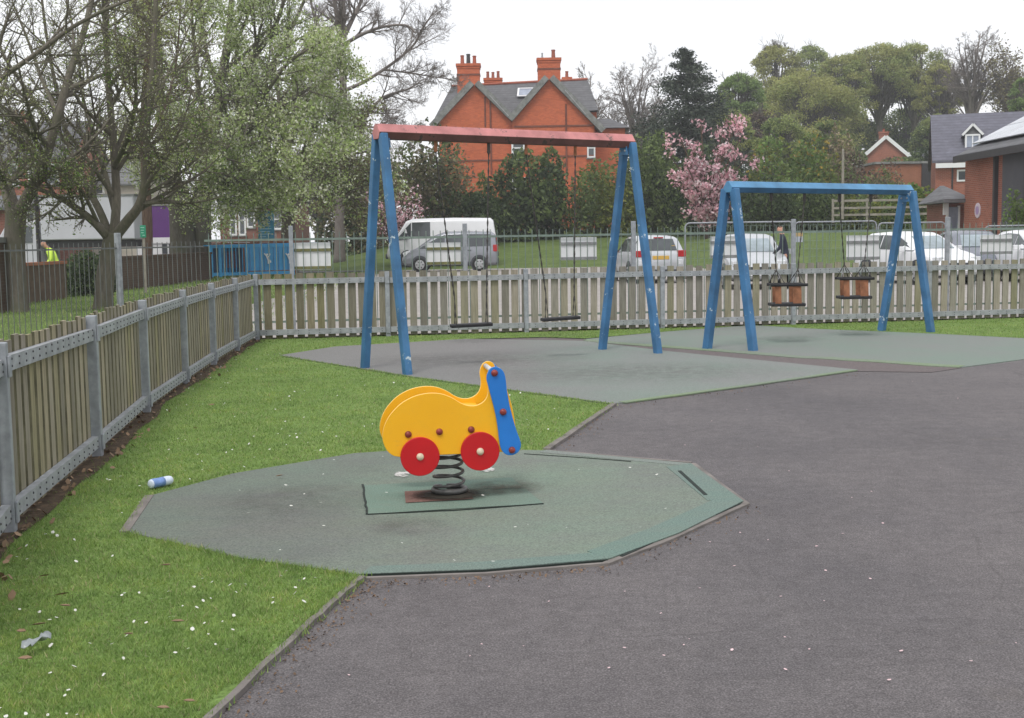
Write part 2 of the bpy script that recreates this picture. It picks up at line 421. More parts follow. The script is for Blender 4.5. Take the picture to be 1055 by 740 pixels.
# ================================================================== GROUND
def sstep(a, b, x):
    t = min(1.0, max(0.0, (x - a) / (b - a))); return t * t * (3 - 2 * t)
def terr(X, Y):
    a = sstep(-13, -5, X); b = sstep(-2, 34, X)
    return 1.5 * a * sstep(60, 77, Y) + 6.4 * b * sstep(74, 150, Y) + 1.6 * sstep(9, 13, X) * sstep(50, 64, Y) * (1 - sstep(60, 77, Y)) + 1.1 * a * sstep(78, 100, Y)
mb = MB()
xs = [-420, -300, -220, -160, -120, -90, -70, -55, -44] + [x * 2.0 for x in range(-18, 36)] + [76, 84, 94, 108, 130, 170, 230, 320, 420]
ys = [-60, -30, -10, 0, 10, 20, 30, 40, 50] + [52 + 2.0 * i for i in range(0, 52)] + [162, 176, 200, 240, 300, 400, 560, 800]
vs = [V((x, y, terr(x, y) - 0.035)) for y in ys for x in xs]
nx = len(xs)
fs = [(j * nx + i, j * nx + i + 1, (j + 1) * nx + i + 1, (j + 1) * nx + i) for j in range(len(ys) - 1) for i in range(nx - 1)]
mb.add(vs, fs)
tag(mb.build('ground', M['bank'], smooth=True, origin=(0, 0, 0)), kind='structure')

def sheet(name, poly, z, m, kind='structure', z0=None):
    mb = MB()
    if z0 is None:
        mb.add([V((p[0], p[1], z)) for p in poly], [tuple(range(len(poly)))])
    else:
        mb.prism(poly, z0, z)
    o = mb.build(name, m, origin=(0, 0, 0))
    return tag(o, kind=kind)
def P(*pts): return [gp(x, y) for x, y in pts]

# fence lines
LF = [V(p) for p in ((-2.15, 4.35, 0), (-2.63, 6.45, 0), (-2.92, 8.75, 0), (-3.22, 11.0, 0), (-3.44, 13.2, 0), (-3.61, 15.2, 0), (-3.74, 17.1, 0), (-3.86, 18.95, 0))]
BF0, BF1 = V((-3.86, 18.95, 0)), V((13.2, 22.05, 0))
bdir = (BF1 - BF0).normalized()

# asphalt of the playground, from well behind the camera to the far fence
asph = [(-8, -6), (16, -6), (16, 22.5), (BF1.x, BF1.y + 0.05), (BF0.x, BF0.y + 0.05)] + [(p.x, p.y) for p in reversed(LF)] + [(-2.0, 2.0), (-8, 0)]
sheet('asphalt_ground', asph, 0.0, M['asphalt'])

# lawn: the near left piece, the strip before the back fence, and what runs along the left fence
kerb_near = P((150, 806), (215, 741), (300, 662), (345, 620), (371, 598))
lawn_poly = kerb_near + P((562, 466), (632, 417), (425, 389), (288, 367), (345, 358), (480, 350), (560, 348), (603, 349.5), (690, 342), (775, 335.5), (830, 339), (962, 344.5), (1060, 349.5), (1180, 355)) \
    + [V((BF1.x, BF1.y, 0)), BF0] + list(reversed(LF)) + [V((-2.0, 2.6, 0))]
sheet('lawn', [(p.x, p.y) for p in lawn_poly], 0.010, M['lawn'])
# soil strip along the left fence
strip = [p + V((-0.12, 0, 0)) for p in LF] + [p + V((0.20 + 0.13 * mnoise.noise(V((p.y * 0.9, 3.1, 0))), 0, 0)) for p in reversed(catmull(LF, 5))]
soil_outer = [p + V((0.105 + 0.10 * mnoise.noise(V((p.y * 0.9, 3.1, 0))) + 0.05 * mnoise.noise(V((p.y * 5, 1, 0))), 0, 0)) for p in catmull(LF, 7)]
soil_poly = [p + V((-0.12, 0, 0)) for p in LF] + list(reversed(soil_outer))
sheet('soil_strip', [(p.x, p.y) for p in soil_poly], 0.016, M['soil'])

# rubber surface under the spring rider
octa = P((128, 550), (155, 513), (240, 490), (365, 469), (440, 464), (562, 466), (712, 480), (766, 519), (700, 552), (628, 579), (500, 590), (372, 595), (250, 578), (180, 562))
sheet('rubber_surface', [(p.x, p.y) for p in octa], 0.014, M['rubber'], z0=-0.02)
oc = sum(octa, V()) / len(octa)
def rim_strip(name, idx, w, z0, z1, m):
    pts = [octa[i] for i in idx]; ins = []
    for k, q in enumerate(pts):
        a_ = octa[(idx[k] - 1) % len(octa)]; b_ = octa[(idx[k] + 1) % len(octa)]; d_ = (b_ - a_).normalized(); n_ = V((-d_.y, d_.x, 0))
        if n_.dot(oc - q) < 0: n_ = -n_
        ins.append(q + n_ * w)
    mb = MB(); mb.prism([(q.x, q.y) for q in pts + ins[::-1]], z0, z1)
    return tag(mb.build(name, m, origin=(0, 0, 0)), kind='structure')
def ribbon(name, pts, w, z0, z1, m, kind='structure', side=0.0):
    mb = MB(); n = len(pts)
    L = []; Rr = []
    for i in range(n):
        d = (pts[min(i + 1, n - 1)] - pts[max(i - 1, 0)]).normalized(); s = V((d.y, -d.x, 0))
        L.append(pts[i] + s * (side - w / 2)); Rr.append(pts[i] + s * (side + w / 2))
    poly = L + list(reversed(Rr))
    mb.prism([(p.x, p.y) for p in poly], z0, z1)
    return tag(mb.build(name, m, origin=(0, 0, 0)), kind=kind)
def wob(pts, n, amp):
    out = []
    for a, b in zip(pts[:-1], pts[1:]):
        for k in range(n):
            p = a.lerp(b, k / n); out.append(p + V((rng.uniform(-amp, amp), rng.uniform(-amp, amp), 0)))
    return out + [pts[-1]]
rim_strip('rubber_edging', [7, 8, 9], 0.17, 0.010, 0.0175, M['rubber_edge'])
rim_strip('rubber_edging', [9, 10, 11], 0.13, 0.010, 0.0172, M['rubber_edge'])
rim_strip('rubber_edging', [5, 6], 0.10, 0.010, 0.0170, M['rubber_far'])
rim_strip('rubber_edging', [6, 7], 0.20, 0.010, 0.0167, M['rubber_edge'])
ribbon('ground_seam', P((700, 488), (727, 513)), 0.022, 0.010, 0.0195, M['seam'])
ribbon('ground_seam', wob(P((374, 502), (377, 518), (378, 533)), 5, 0.006), 0.012, 0.010, 0.0205, M['seam'])
ribbon('ground_seam', wob(P((378, 533), (470, 529), (560, 522)), 4, 0.004), 0.008, 0.010, 0.0198, M['seam'])
ribbon('ground_seam', P((540, 470), (600, 474), (650, 478)), 0.010, 0.010, 0.0182, M['seam'])
ribbon('ground_seam', P((640, 576), (762, 521.5)), 0.016, 0.001, 0.0150, M['seam'])
ribbon('ground_seam', wob(P((372, 595), (500, 590.5), (626, 579.8)), 4, 0.003), 0.007, 0.001, 0.0150, M['seam'])
# concrete edging
ribbon('kerb_edging', wob(P((371, 597.5), (500, 592.5), (627, 582)), 4, 0.004), 0.024, -0.02, 0.011, M['concrete'])
ribbon('kerb_edging', wob(P((624, 582.5), (695, 555), (769, 520.5)), 4, 0.004), 0.036, -0.02, 0.0115, M['concrete'])
ribbon('kerb_edging', wob(P((770, 521), (714, 479)), 4, 0.004), 0.034, -0.02, 0.012, M['concrete'])
ribbon('kerb_edging', wob(P((712, 478), (560, 465)), 4, 0.004), 0.034, -0.02, 0.0118, M['concrete'])
ribbon('kerb_edging', P((128, 551), (154, 513)), 0.05, -0.02, 0.018, M['concrete'])
ribbon('kerb_edging', wob(kerb_near, 7, 0.006), 0.028, -0.02, 0.022, M['concrete'], side=0.010)
ribbon('kerb_edging', wob(P((563, 465), (600, 440), (632, 418)), 4, 0.006), 0.05, -0.02, 0.022, M['concrete'])
# square patch that holds the spring
pad = P((375, 503), (378, 533), (560, 522), (527, 495))
sheet('rubber_patch', [(p.x, p.y) for p in pad], 0.0182, M['rubber_pad'])
sheet('red_patch', [(p.x, p.y) for p in P((417, 510), (418, 522), (488, 518), (482, 507))], 0.0222, M['red_rubber'])
def decal_mat(name, c0, c1, strength, nscale, lo=0.35, hi=0.62, fall=(0.25, 1.0)):
    """dirt that thins out towards its own ragged rim"""
    t = NT(name); ln = t.n('ShaderNodeVectorMath', operation='LENGTH'); t.l(t.tc.outputs['Generated'] if t.tc else t.co(), ln.inputs[0])
    mp_ = t.n('ShaderNodeMapping'); t.l(t.tc.outputs['Generated'], mp_.inputs[0]); mp_.inputs['Location'].default_value = (-1, -1, 0); mp_.inputs['Scale'].default_value = (2, 2, 0); t.l(mp_.outputs[0], ln.inputs[0])
    f = t.ramp(ln.outputs['Value'], [(fall[0], 1.0), (fall[1], 0.0)])
    nn = t.ramp(t.noise(nscale, 6, 0.75), [(lo, 0.0), (hi, 1.0)])
    fac = t.mix(1.0, f, nn, 'MULTIPLY'); fac = t.mix(1.0, fac, (strength,) * 3, 'MULTIPLY')
    m = t.done(t.ramp(t.noise(9, 4), [(0.3, c0), (0.7, c1)]), 0.9, 0.2)
    tr = t.n('ShaderNodeBsdfTransparent'); ms = t.n('ShaderNodeMixShader'); t.l(fac, ms.inputs[0])
    t.l(tr.outputs[0], ms.inputs[1]); t.l(t.b.outputs[0], ms.inputs[2]); t.l(ms.outputs[0], t.t.nodes['Material Output'].inputs['Surface'])
    return m
M['mud'] = decal_mat('mud_stain', (0.05, 0.048, 0.036), (0.11, 0.105, 0.08), 0.85, 9)
M['mud_faint'] = decal_mat('faint_stain', (0.075, 0.078, 0.066), (0.12, 0.12, 0.10), 0.24, 7)
M['mud_dark'] = decal_mat('dark_mud_stain', (0.02, 0.018, 0.014), (0.05, 0.045, 0.035), 1.0, 12, 0.15, 0.45, (0.55, 1.0))
def blotch(name, c, rx, ry, z, m, seed, n=26, rough=0.35):
    pts = []
    for k in range(n):
        a = 2 * math.pi * k / n
        r = 1 + rough * mnoise.noise(V((math.cos(a) * 1.5 + seed, math.sin(a) * 1.5, seed * 0.7)))  + 0.12 * mnoise.noise(V((math.cos(a) * 6, math.sin(a) * 6, seed)))
        pts.append((c.x + math.cos(a) * rx * r, c.y + math.sin(a) * ry * r))
    return sheet(name, pts, z, m)
blotch('mud_stain', gp(516, 506), 0.24, 0.24, 0.0262, M['mud'], 4.2)
blotch('mud_stain', gp(459, 514), 0.22, 0.20, 0.0302, M['mud_dark'], 9.1)
blotch('mud_stain', gp(420, 545), 0.22, 0.26, 0.0220, M['mud_faint'], 3.3)
blotch('mud_stain', gp(300, 520), 0.50, 0.55, 0.0221, M['mud_faint'], 6.3)
for q_, (bx0, by0, rx0, ry0) in enumerate(((487, 352, .5, .5), (580, 346, .5, .5), (813, 350, .5, .6), (885, 345, .5, .6), (480, 372, 1.6, 1.0), (640, 385, 1.8, 1.2))):
    blotch('mud_stain', gp(bx0, by0), rx0, ry0, 0.0166 + q_ * 0.0004, M['mud_faint'], 1.7 + q_)
M['smudge'] = decal_mat('white_smudge', (0.55, 0.54, 0.52), (0.68, 0.66, 0.63), 0.85, 22, 0.44, 0.50, (0.7, 0.95))
blotch('white_smudge', gp(415, 491), 0.045, 0.10, 0.0192, M['smudge'], 2.2, rough=0.8)
blotch('white_smudge', gp(502, 487), 0.05, 0.09, 0.0192, M['smudge'], 5.5, rough=0.8)

# surfaces below the two swing sets
s1 = P((288, 367), (345, 358), (480, 350), (600, 352), (690, 363), (884, 382), (740, 403), (650, 415), (632, 417), (425, 389))
sheet('rubber_surface', [(p.x, p.y) for p in s1], 0.012, M['rubber_swing'], z0=-0.02)
ribbon('ground_seam', P((290, 368), (425, 390), (632, 418.2)), 0.022, 0.001, 0.0128, M['seam'])
ribbon('lime_edging', wob(P((640, 416), (740, 402.5), (880, 382.5)), 5, 0.012), 0.085, 0.004, 0.0152, M['lime_rubber'])
s2 = P((603, 350), (690, 342), (775, 335.5), (830, 339), (962, 344.5), (1060, 349.5), (1180, 355), (1180, 352), (1100, 365), (991, 379), (826, 368.5), (620, 353))
s2 = P((603, 350), (690, 342), (775, 335.5), (830, 339), (962, 344.5), (1060, 349.5), (1150, 354), (1100, 365), (991, 379), (826, 368.5), (620, 353))
sheet('rubber_surface', [(p.x, p.y) for p in s2], 0.009, M['rubber_far'], z0=-0.02)
ribbon('lime_edging', wob(P((604, 351), (620, 353), (826, 368.5), (991, 378.5)), 6, 0.03), 0.22, 0.004, 0.0124, M['lime_rubber'])
band = P((470, 351), (560, 348.5), (603, 350), (620, 353.5), (826, 369), (991, 379.5), (960, 384), (884, 383), (690, 363.5), (600, 352.5))
sheet('red_band', [(p.x, p.y) for p in band], 0.0045, M['red_asphalt'])

# car park and road beyond the fences
sheet('car_park', [(-5.2, 60.5), (-6.4, 47), (-6.2, 30), (-4.6, 19.5), (13.4, 22.6), (40, 27), (60, 55), (60, 64.5), (1.2, 62.5)], -0.012, M['pale_ground'])
sheet('road', [(-60, 62), (-13, 57), (-5.2, 60), (-6.5, 66), (-13, 72), (-60, 74)], -0.012, M['road'])

# ------------------------------------------------------------------ grass blades
def inpoly(px, py, poly):
    x = np.array([p[0] for p in poly]); y = np.array([p[1] for p in poly]); n = len(x)
    inside = np.zeros(len(px), bool); j = n - 1
    for i in range(n):
        cond = ((y[i] > py) != (y[j] > py)) & (px < (x[j] - x[i]) * (py - y[i]) / (y[j] - y[i] + 1e-12) + x[i])
        inside ^= cond; j = i
    return inside
def scatter(n, seed, near=2.6, far=22.6, power=1.0):
    r = np.random.RandomState(seed)
    Y = near * (far / near) ** (r.rand(n) ** power)
    X = r.uniform(-0.45, 0.46, n) * Y
    return X, Y, r
lawn_in = [p + V((-0.045, 0.02, 0)) if i < len(kerb_near) else p for i, p in enumerate(lawn_poly)]
def on_lawn(X, Y, margin=0.0):
    m = inpoly(X, Y, [(p.x, p.y) for p in lawn_in])
    m &= ~inpoly(X, Y, [(p.x, p.y) for p in octa])
    return m
def tri_mesh(name, verts, nper, m):
    """verts (N, nper, 3): N separate little faces"""
    N = verts.shape[0]
    me = bpy.data.meshes.new(name)
    me.vertices.add(N * nper); me.vertices.foreach_set('co', verts.reshape(-1).astype(np.float32))
    me.loops.add(N * nper); me.loops.foreach_set('vertex_index', np.arange(N * nper, dtype=np.int32))
    me.polygons.add(N); me.polygons.foreach_set('loop_start', np.arange(0, N * nper, nper, dtype=np.int32))
    me.materials.append(m)
    me.update(calc_edges=True)
    return me
X, Y, r = scatter(760000, 3)
keep = on_lawn(X, Y) & ~(inpoly(X, Y, [(p.x, p.y) for p in soil_poly]) & (r.rand(len(X)) < np.clip(1.15 - (X - np.interp(Y, [p.y for p in LF], [p.x for p in LF])) * 3.6, 0.12, 0.95)))
X, Y = X[keep], Y[keep]; N = len(X)
h = r.uniform(0.008, 0.024, N) * (0.85 + 0.3 * r.rand(N)); wd = r.uniform(0.0011, 0.0024, N) * (0.7 + Y / 9.0)
clump = np.array([mnoise.noise(V((x * 2.2, y * 2.2, 0))) for x, y in zip(X, Y)])
h *= 1 + 0.5 * clump
az = r.uniform(0, 6.283, N); ln = r.uniform(0.2, 1.3, N) * h; la = r.uniform(0, 6.283, N)
v = np.zeros((N, 3, 3))
v[:, 0] = np.stack([X - np.cos(az) * wd, Y - np.sin(az) * wd, np.full(N, 0.008)], 1)
v[:, 1] = np.stack([X + np.cos(az) * wd, Y + np.sin(az) * wd, np.full(N, 0.008)], 1)
v[:, 2] = np.stack([X + np.cos(la) * ln, Y + np.sin(la) * ln, 0.01 + h], 1)
o = bpy.data.objects.new('grass', tri_mesh('grass', v, 3, M['grass'])); COL.objects.link(o)
tag(o, 'short mown green grass growing on the lawn', 'grass', kind='stuff')

# tufts of longer grass overhanging the edges
edge = wob([p + V((-0.012, 0.008, 0)) for p in kerb_near], 220, 0.0) + wob(P((128, 552), (180, 564), (250, 580), (372, 597)), 120, 0) + wob(P((563, 464), (632, 417)), 120, 0) + wob(P((155, 511), (240, 488), (365, 467), (440, 462), (560, 464)), 70, 0) + wob(P((425, 391), (632, 419)), 100, 0) + wob(P((290, 368), (425, 391)), 60, 0) + wob(P((288, 366), (345, 357), (480, 349), (603, 348)), 60, 0)
nE = len(edge) * 3
r = np.random.RandomState(12)
E = np.array([[p.x, p.y] for p in edge]); idx = r.randint(0, len(E), nE)
X = E[idx, 0] + r.normal(0, 0.022, nE) ; Y = E[idx, 1] + r.normal(0, 0.022, nE)
h = r.uniform(0.010, 0.030, nE); wd = r.uniform(0.0012, 0.0028, nE) * (0.7 + Y / 10); az = r.uniform(0, 6.283, nE); la = r.uniform(0, 6.283, nE); ln = r.uniform(0.2, 1.2, nE) * h
keep = np.array([mnoise.noise(V((x * 3.5, y * 3.5, 2.0))) > -0.12 for x, y in zip(X, Y)])
X, Y, h, wd, az, la, ln = [a[keep] for a in (X, Y, h, wd, az, la, ln)]; nE = len(X)
v = np.zeros((nE, 3, 3))
v[:, 0] = np.stack([X - np.cos(az) * wd, Y - np.sin(az) * wd, np.full(nE, 0.008)], 1)
v[:, 1] = np.stack([X + np.cos(az) * wd, Y + np.sin(az) * wd, np.full(nE, 0.008)], 1)
v[:, 2] = np.stack([X + np.cos(la) * ln, Y + np.sin(la) * ln, 0.012 + h], 1)
o = bpy.data.objects.new('edge_grass', tri_mesh('edge_grass', v, 3, M['grass'])); COL.objects.link(o)
tag(o, 'longer grass overhanging the lawn edges', 'grass', kind='stuff')

# grass at the foot of the back fence and on the lawn beyond the left fence
def meadow(name, label, n, box, hh, ww, m, seed, zf, keepf=None):
    r = np.random.RandomState(seed)
    X = r.uniform(box[0], box[1], n); Y = box[2] * (box[3] / box[2]) ** r.rand(n)
    if keepf is not None:
        k = keepf(X, Y); X, Y = X[k], Y[k]
    n = len(X); h = r.uniform(hh[0], hh[1], n); wd = r.uniform(ww[0], ww[1], n) * Y / 25
    az = r.uniform(0, 6.283, n); la = r.uniform(0, 6.283, n); ln = r.uniform(0.1, 0.9, n) * h
    Z = np.array([zf(x, y) for x, y in zip(X, Y)])
    v = np.zeros((n, 3, 3))
    v[:, 0] = np.stack([X - np.cos(az) * wd, Y - np.sin(az) * wd, Z - 0.02], 1)
    v[:, 1] = np.stack([X + np.cos(az) * wd, Y + np.sin(az) * wd, Z - 0.02], 1)
    v[:, 2] = np.stack([X + np.cos(la) * ln, Y + np.sin(la) * ln, Z + h], 1)
    o = bpy.data.objects.new(name, tri_mesh(name, v, 3, m)); COL.objects.link(o)
    return tag(o, label, 'grass', kind='stuff')
def beyond(X, Y):
    fx = np.interp(Y, [p.y for p in LF] + [19, 60], [p.x for p in LF] + [-3.9, -6.5])
    return (X < fx - 0.15) & (np.abs(X) < 0.47 * Y + 0.5)
meadow('verge_grass', 'rough green grass under the trees beyond the slatted fence', 60000, (-24, -3, 9, 58), (0.04, 0.10), (0.006, 0.014), M['grass'], 5, lambda x, y: -0.03, beyond)

# ------------------------------------------------------------------ daisies, petals, leaves, litter
def discs(name, label, cat, pts, z, rad, m, seed, n=6, tilt=0.35):
    r = np.random.RandomState(seed); N = len(pts)
    v = np.zeros((N, n, 3))
    for i, (x, y) in enumerate(pts):
        rr = rad * r.uniform(0.6, 1.3); a0 = r.rand() * 6
        tx, ty = r.normal(0, tilt), r.normal(0, tilt)
        for k in range(n):
            a = a0 + 2 * math.pi * k / n; q = rr * r.uniform(0.75, 1.1)
            dx, dy = math.cos(a) * q, math.sin(a) * q
            v[i, k] = (x + dx, y + dy, z + dx * tx + dy * ty + rr * 0.4)
    o = bpy.data.objects.new(name, tri_mesh(name, v, n, m)); COL.objects.link(o)
    return tag(o, label, cat, kind='stuff')
X, Y, r = scatter(4200, 21, 3.6, 17)
dens = np.array([mnoise.noise(V((x * 0.75 + 4, y * 0.75, 9))) for x, y in zip(X, Y)])
keep = on_lawn(X, Y) & (r.rand(len(X)) < np.clip(0.30 + dens * 1.3, 0.04, 1))
pts = list(zip(X[keep], Y[keep]))[:620]
discs('daisies', 'small white daisies scattered through the lawn', 'flowers', pts, 0.024, 0.0076, M['petal'], 2)
X, Y, r = scatter(420, 31, 4, 17)
keep = ~inpoly(X, Y, [(p.x, p.y) for p in lawn_poly]) & (X > -2)
keep |= inpoly(X, Y, [(p.x, p.y) for p in octa])
pp = list(zip(X[keep], Y[keep]))
inside = inpoly(X[keep], Y[keep], [(p.x, p.y) for p in octa])
discs('petal_litter', 'white petals blown over the dark tarmac', 'petals', [p for p, i in zip(pp, inside) if not i][:80], 0.006, 0.0065, M['petal_pink'], 5, 5, 0.15)
discs('petal_litter', 'white petals fallen on the green rubber octagon', 'petals', [p for p, i in zip(pp, inside) if i][:26], 0.032, 0.009, M['petal'], 6, 5, 0.15)
leaf_me = None
leaf_spots = [((171, 582), 'curled rust brown leaf on the grass below the octagon, near a daisy cluster'), ((67, 624), 'thin pointed brown leaf on the near grass, fold lit along one side'),
              ((46, 593), 'pale pinkish leaf lying on grass closest to the soil strip'), ((183, 640), 'pale buff leaf flat in the middle of the near grass'),
              ((40, 643), 'dark brown leaf by the scrap of clear plastic'), ((22, 650), 'brown leaf just left of the clear plastic scrap'),
              ((195, 722), 'wide tan leaf near the kerb at the bottom of the lawn'), ((64, 612), 'small tan leaf above the thin pointed brown leaf'),
              ((168, 729), 'small tan leaf lowest on the lawn, next to the wide tan leaf'), ((26, 678), 'brown leaf below the clear plastic scrap'),
              ((218, 417), 'grey curled leaf on grass close to the slatted fence'), ((288, 490), 'dark brown leaf lying on the octagon of green rubber'),
              ((201, 441), 'blackish leaf on the grass between fence and octagon'), ((132, 653), 'small reddish leaf alone in the near grass')]
for k, ((x, y), lab) in enumerate(leaf_spots):
    mb = MB(); c = gp(x, y, 0.05 if k != 11 else 0.035); s = 0.029 * rng.uniform(0.7, 1.2); a = rng.uniform(-0.5, 0.5)
    rot = Matrix.Rotation(a, 3, 'Z') @ Matrix.Rotation(rng.uniform(-0.3, 0.3), 3, 'X')
    out = [(-1, 0, 0.0), (-0.5, 0.35, 0.1), (0.2, 0.42, 0.16), (1, 0.05, 0.12), (0.3, -0.42, 0.15), (-0.5, -0.3, 0.1), (0, 0, -0.02)]
    vs = [c + rot @ (V(p) * s) for p in out]
    mb.add(vs, [(0, 1, 6), (1, 2, 6), (2, 3, 6), (3, 4, 6), (4, 5, 6), (5, 0, 6)])
    mb.add([p + V((0, 0, -0.002)) for p in vs], [(6, 1, 0), (6, 2, 1), (6, 3, 2), (6, 4, 3), (6, 5, 4), (6, 0, 5)])
    tag(mb.build('fallen_leaf', M['dead_leaf'], fix=False), lab, 'leaf', 'fallen leaves on the lawn')
# grit and leaf crumbs gathered where the tarmac meets its edgings
r = np.random.RandomState(88)
def along(pts, n, side, spread):
    P2 = wob(pts, 40, 0); out = []
    for _ in range(n):
        i = r.randint(0, len(P2) - 1); a_, b_ = P2[i], P2[i + 1]; d_ = (b_ - a_).normalized(); q = a_.lerp(b_, r.rand()) + V((d_.y, -d_.x, 0)) * side * (0.03 + abs(r.normal(0, spread)))
        out.append((q.x, q.y))
    return out
crumbs = along(kerb_near, 420, 1, 0.07) + along(P((371, 598), (500, 593), (627, 582.5), (769, 521)), 300, 1, 0.06) + along(P((563, 465), (632, 418)), 120, 1, 0.08) + along(P((632, 418), (884, 384)), 160, 1, 0.12)
discs('edge_grit', 'brown grit and leaf crumbs gathered along the tarmac edges', 'grit', crumbs, 0.004, 0.0052, M['grit'], 9, 5, 0.5)
# fragments of dead leaf along the soil strip
r = np.random.RandomState(77); so = np.array([[p.x, p.y] for p in soil_outer]); n = 420
i = r.randint(0, len(so), n); f = r.rand(n)
discs('leaf_litter', 'brown leaf litter on bare soil along the slatted fence', 'leaf litter', list(zip(so[i, 0] - f * 0.3 + 0.06 + r.normal(0, .03, n), so[i, 1] + r.normal(0, 0.1, n))), 0.02, 0.016, M['dead_leaf'], 8, 5, 0.6)
# can
c0, c1 = gp(154.5, 499, 0.045), gp(176, 494.5, 0.045)
can = thing('drinks_can', 'crumpled pale blue and white drinks can lying on the lawn', 'can', ((c0 + c1) / 2) * 1.0)
o_ = can.location.copy(); ax = (c1 - c0); L = ax.length
mb = MB(); mb.lathe(c0 - o_, ax, [(0.022, 0), (0.027, 0.006), (0.029, 0.02), (0.027, L * 0.45), (0.029, L * 0.8), (0.027, L - 0.008), (0.022, L)], 14)
mb.build('can_body', M['can_pale'], can, smooth=True)
mb = MB(); mb.lathe(c0 - o_, ax, [(0.0285, 0.012), (0.0302, 0.02), (0.0284, L * 0.45), (0.0300, L * 0.62)], 14)
mb.build('can_band', M['can_blue'], can, smooth=True)
mb = MB(); mb.lathe(c1 - o_, ax, [(0.0215, -0.002), (0.023, 0.002), (0.021, 0.003)], 14)
mb.build('can_lid', M['steel'], can)
# plastic scrap
t = NT('clear_plastic'); M['plastic'] = t.done((0.27, 0.30, 0.30), 0.3, 0.5)
mb = MB(); c = gp(38, 661, 0.05)
vs = []
for j in range(4):
    for i in range(7):
        vs.append(c + V(((j - 1.5) * 0.012 + 0.012 * math.sin(i) - i * 0.004 + .012, (3 - i) * 0.022, 0.012 * math.sin(i * 1.7 + j) + 0.008)))
mb.add(vs, [(j * 7 + i, j * 7 + i + 1, (j + 1) * 7 + i + 1, (j + 1) * 7 + i) for j in range(3) for i in range(6)])
o = mb.build('plastic_scrap', M['plastic'], smooth=True); md = o.modifiers.new('thick', 'SOLIDIFY'); md.thickness = 0.002
tag(o, 'crumpled scrap of clear plastic lying in the near grass', 'litter')

# ================================================================== TIMBER FENCES
def arc_pts(line):
    L = [0.0]
    for a, b in zip(line[:-1], line[1:]): L.append(L[-1] + (b - a).length)
    def f(s):
        for i in range(len(line) - 1):
            if s <= L[i + 1] or i == len(line) - 2:
                u = (s - L[i]) / (L[i + 1] - L[i]); return line[i].lerp(line[i + 1], u), (line[i + 1] - line[i]).normalized()
    return f, L
def picket_fence(label, line, inward, post_s, slat_w, pitch_, seed, post_mat, tm='timber'):
    rr = random.Random(seed)
    f, L = arc_pts(line); tot = L[-1]
    base = line[0].copy()
    fence = thing('picket_fence', label, 'fence', base)
    og = fence.location.copy()
    mb = MB(); s = 0.05
    while s < tot - 0.02:
        p, d = f(s); nrm = V((d.y, -d.x, 0)) * inward
        top = 1.0 + rr.uniform(-0.012, 0.012); w = slat_w * rr.uniform(0.94, 1.04)
        p = p - nrm * 0.035 - og
        tilt = rr.uniform(-0.006, 0.006)
        a = d * w / 2; b = nrm * 0.009
        z0 = 0.02 + rr.uniform(-0.012, 0.012)
        q = p + d * tilt
        vs = [p - a - b + V((0, 0, z0)), p + a - b + V((0, 0, z0)), p + a + b + V((0, 0, z0)), p - a + b + V((0, 0, z0)),
              q - a - b + V((0, 0, top)), q + a - b + V((0, 0, top)), q + a + b + V((0, 0, top)), q - a + b + V((0, 0, top))]
        mb.add(vs, [(0, 3, 2, 1), (4, 5, 6, 7), (0, 1, 5, 4), (1, 2, 6, 5), (2, 3, 7, 6), (3, 0, 4, 7)])
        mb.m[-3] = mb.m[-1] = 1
        s += pitch_ * rr.uniform(0.97, 1.03)
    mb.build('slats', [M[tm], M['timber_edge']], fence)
    ends = [0.0] + [x for x in post_s if 0 < x < tot] + [tot]
    for z in (0.115, 0.875):
        for a_, b_ in zip(ends[:-1], ends[1:]):
            pa, d = f(a_ + 0.04); pb, _ = f(b_ - 0.04); nrm = V((d.y, -d.x, 0)) * inward
            z2 = z + rr.uniform(-0.008, 0.008)
            mb = MB(); mb.bar(pa + V((0, 0, z2)) - og + nrm * 0.0, pb + V((0, 0, z + rr.uniform(-0.008, 0.008))) - og, 0.045, 0.082)
            k = 0.1; ln = (pb - pa).length
            while k < ln:
                pc = pa.lerp(pb, k / ln) + V((0, 0, z2)) - og
                for dz in (-0.018, 0.02):
                    mb.lathe(pc + V((0, 0, dz)) + nrm * 0.0222, nrm, [(0.007, 0), (0.007, 0.004), (0.003, 0.006)], 6, 1)
                k += pitch_
            mb.build('rail', [M['galv_rail'], M['bolt']], fence)
    for s in post_s:
        p, d = f(s); nrm = V((d.y, -d.x, 0)) * inward
        mb = MB(); c = p - og + nrm * 0.005
        rz = Matrix.Rotation(math.atan2(d.y, d.x), 3, 'Z')
        mb.box(c + V((0, 0, 0.49)), (0.068, 0.068, 1.02), rz)
        po = mb.build('post', post_mat, fence, bevel=0.006)
        for z in (0.115, 0.875):
            mb = MB(); mb.box(c + nrm * 0.042 + V((0, 0, z)), (0.06, 0.012, 0.11), rz)
            mb.build('bracket', M['galv'], po, bevel=0.003)
    return fence
_, Ls = arc_pts(LF)
picket_fence('weathered timber slat fence with galvanised posts running along the lawn from the camera', LF, 1, Ls[0:1] + Ls[1:-1], 0.098, 0.150, 4, M['galv'])
def back_s(x):
    # where the fence line meets the column x of the photograph
    best = min(range(0, 1800), key=lambda k: abs(((BF0 + bdir * (k * 0.01)).x) * F0 / ((BF0 + bdir * (k * 0.01)).y) + W0 / 2 - x))
    return best * 0.01
bp = [0.03] + [back_s(x) for x in (400, 543, 683, 818, 958)] + [back_s(958) + 2.15, back_s(958) + 4.3]
picket_fence('weathered timber slat fence across the back of the playground', [BF0, BF1], 1, bp, 0.110, 0.158, 9, M['galv'], 'timber_back')

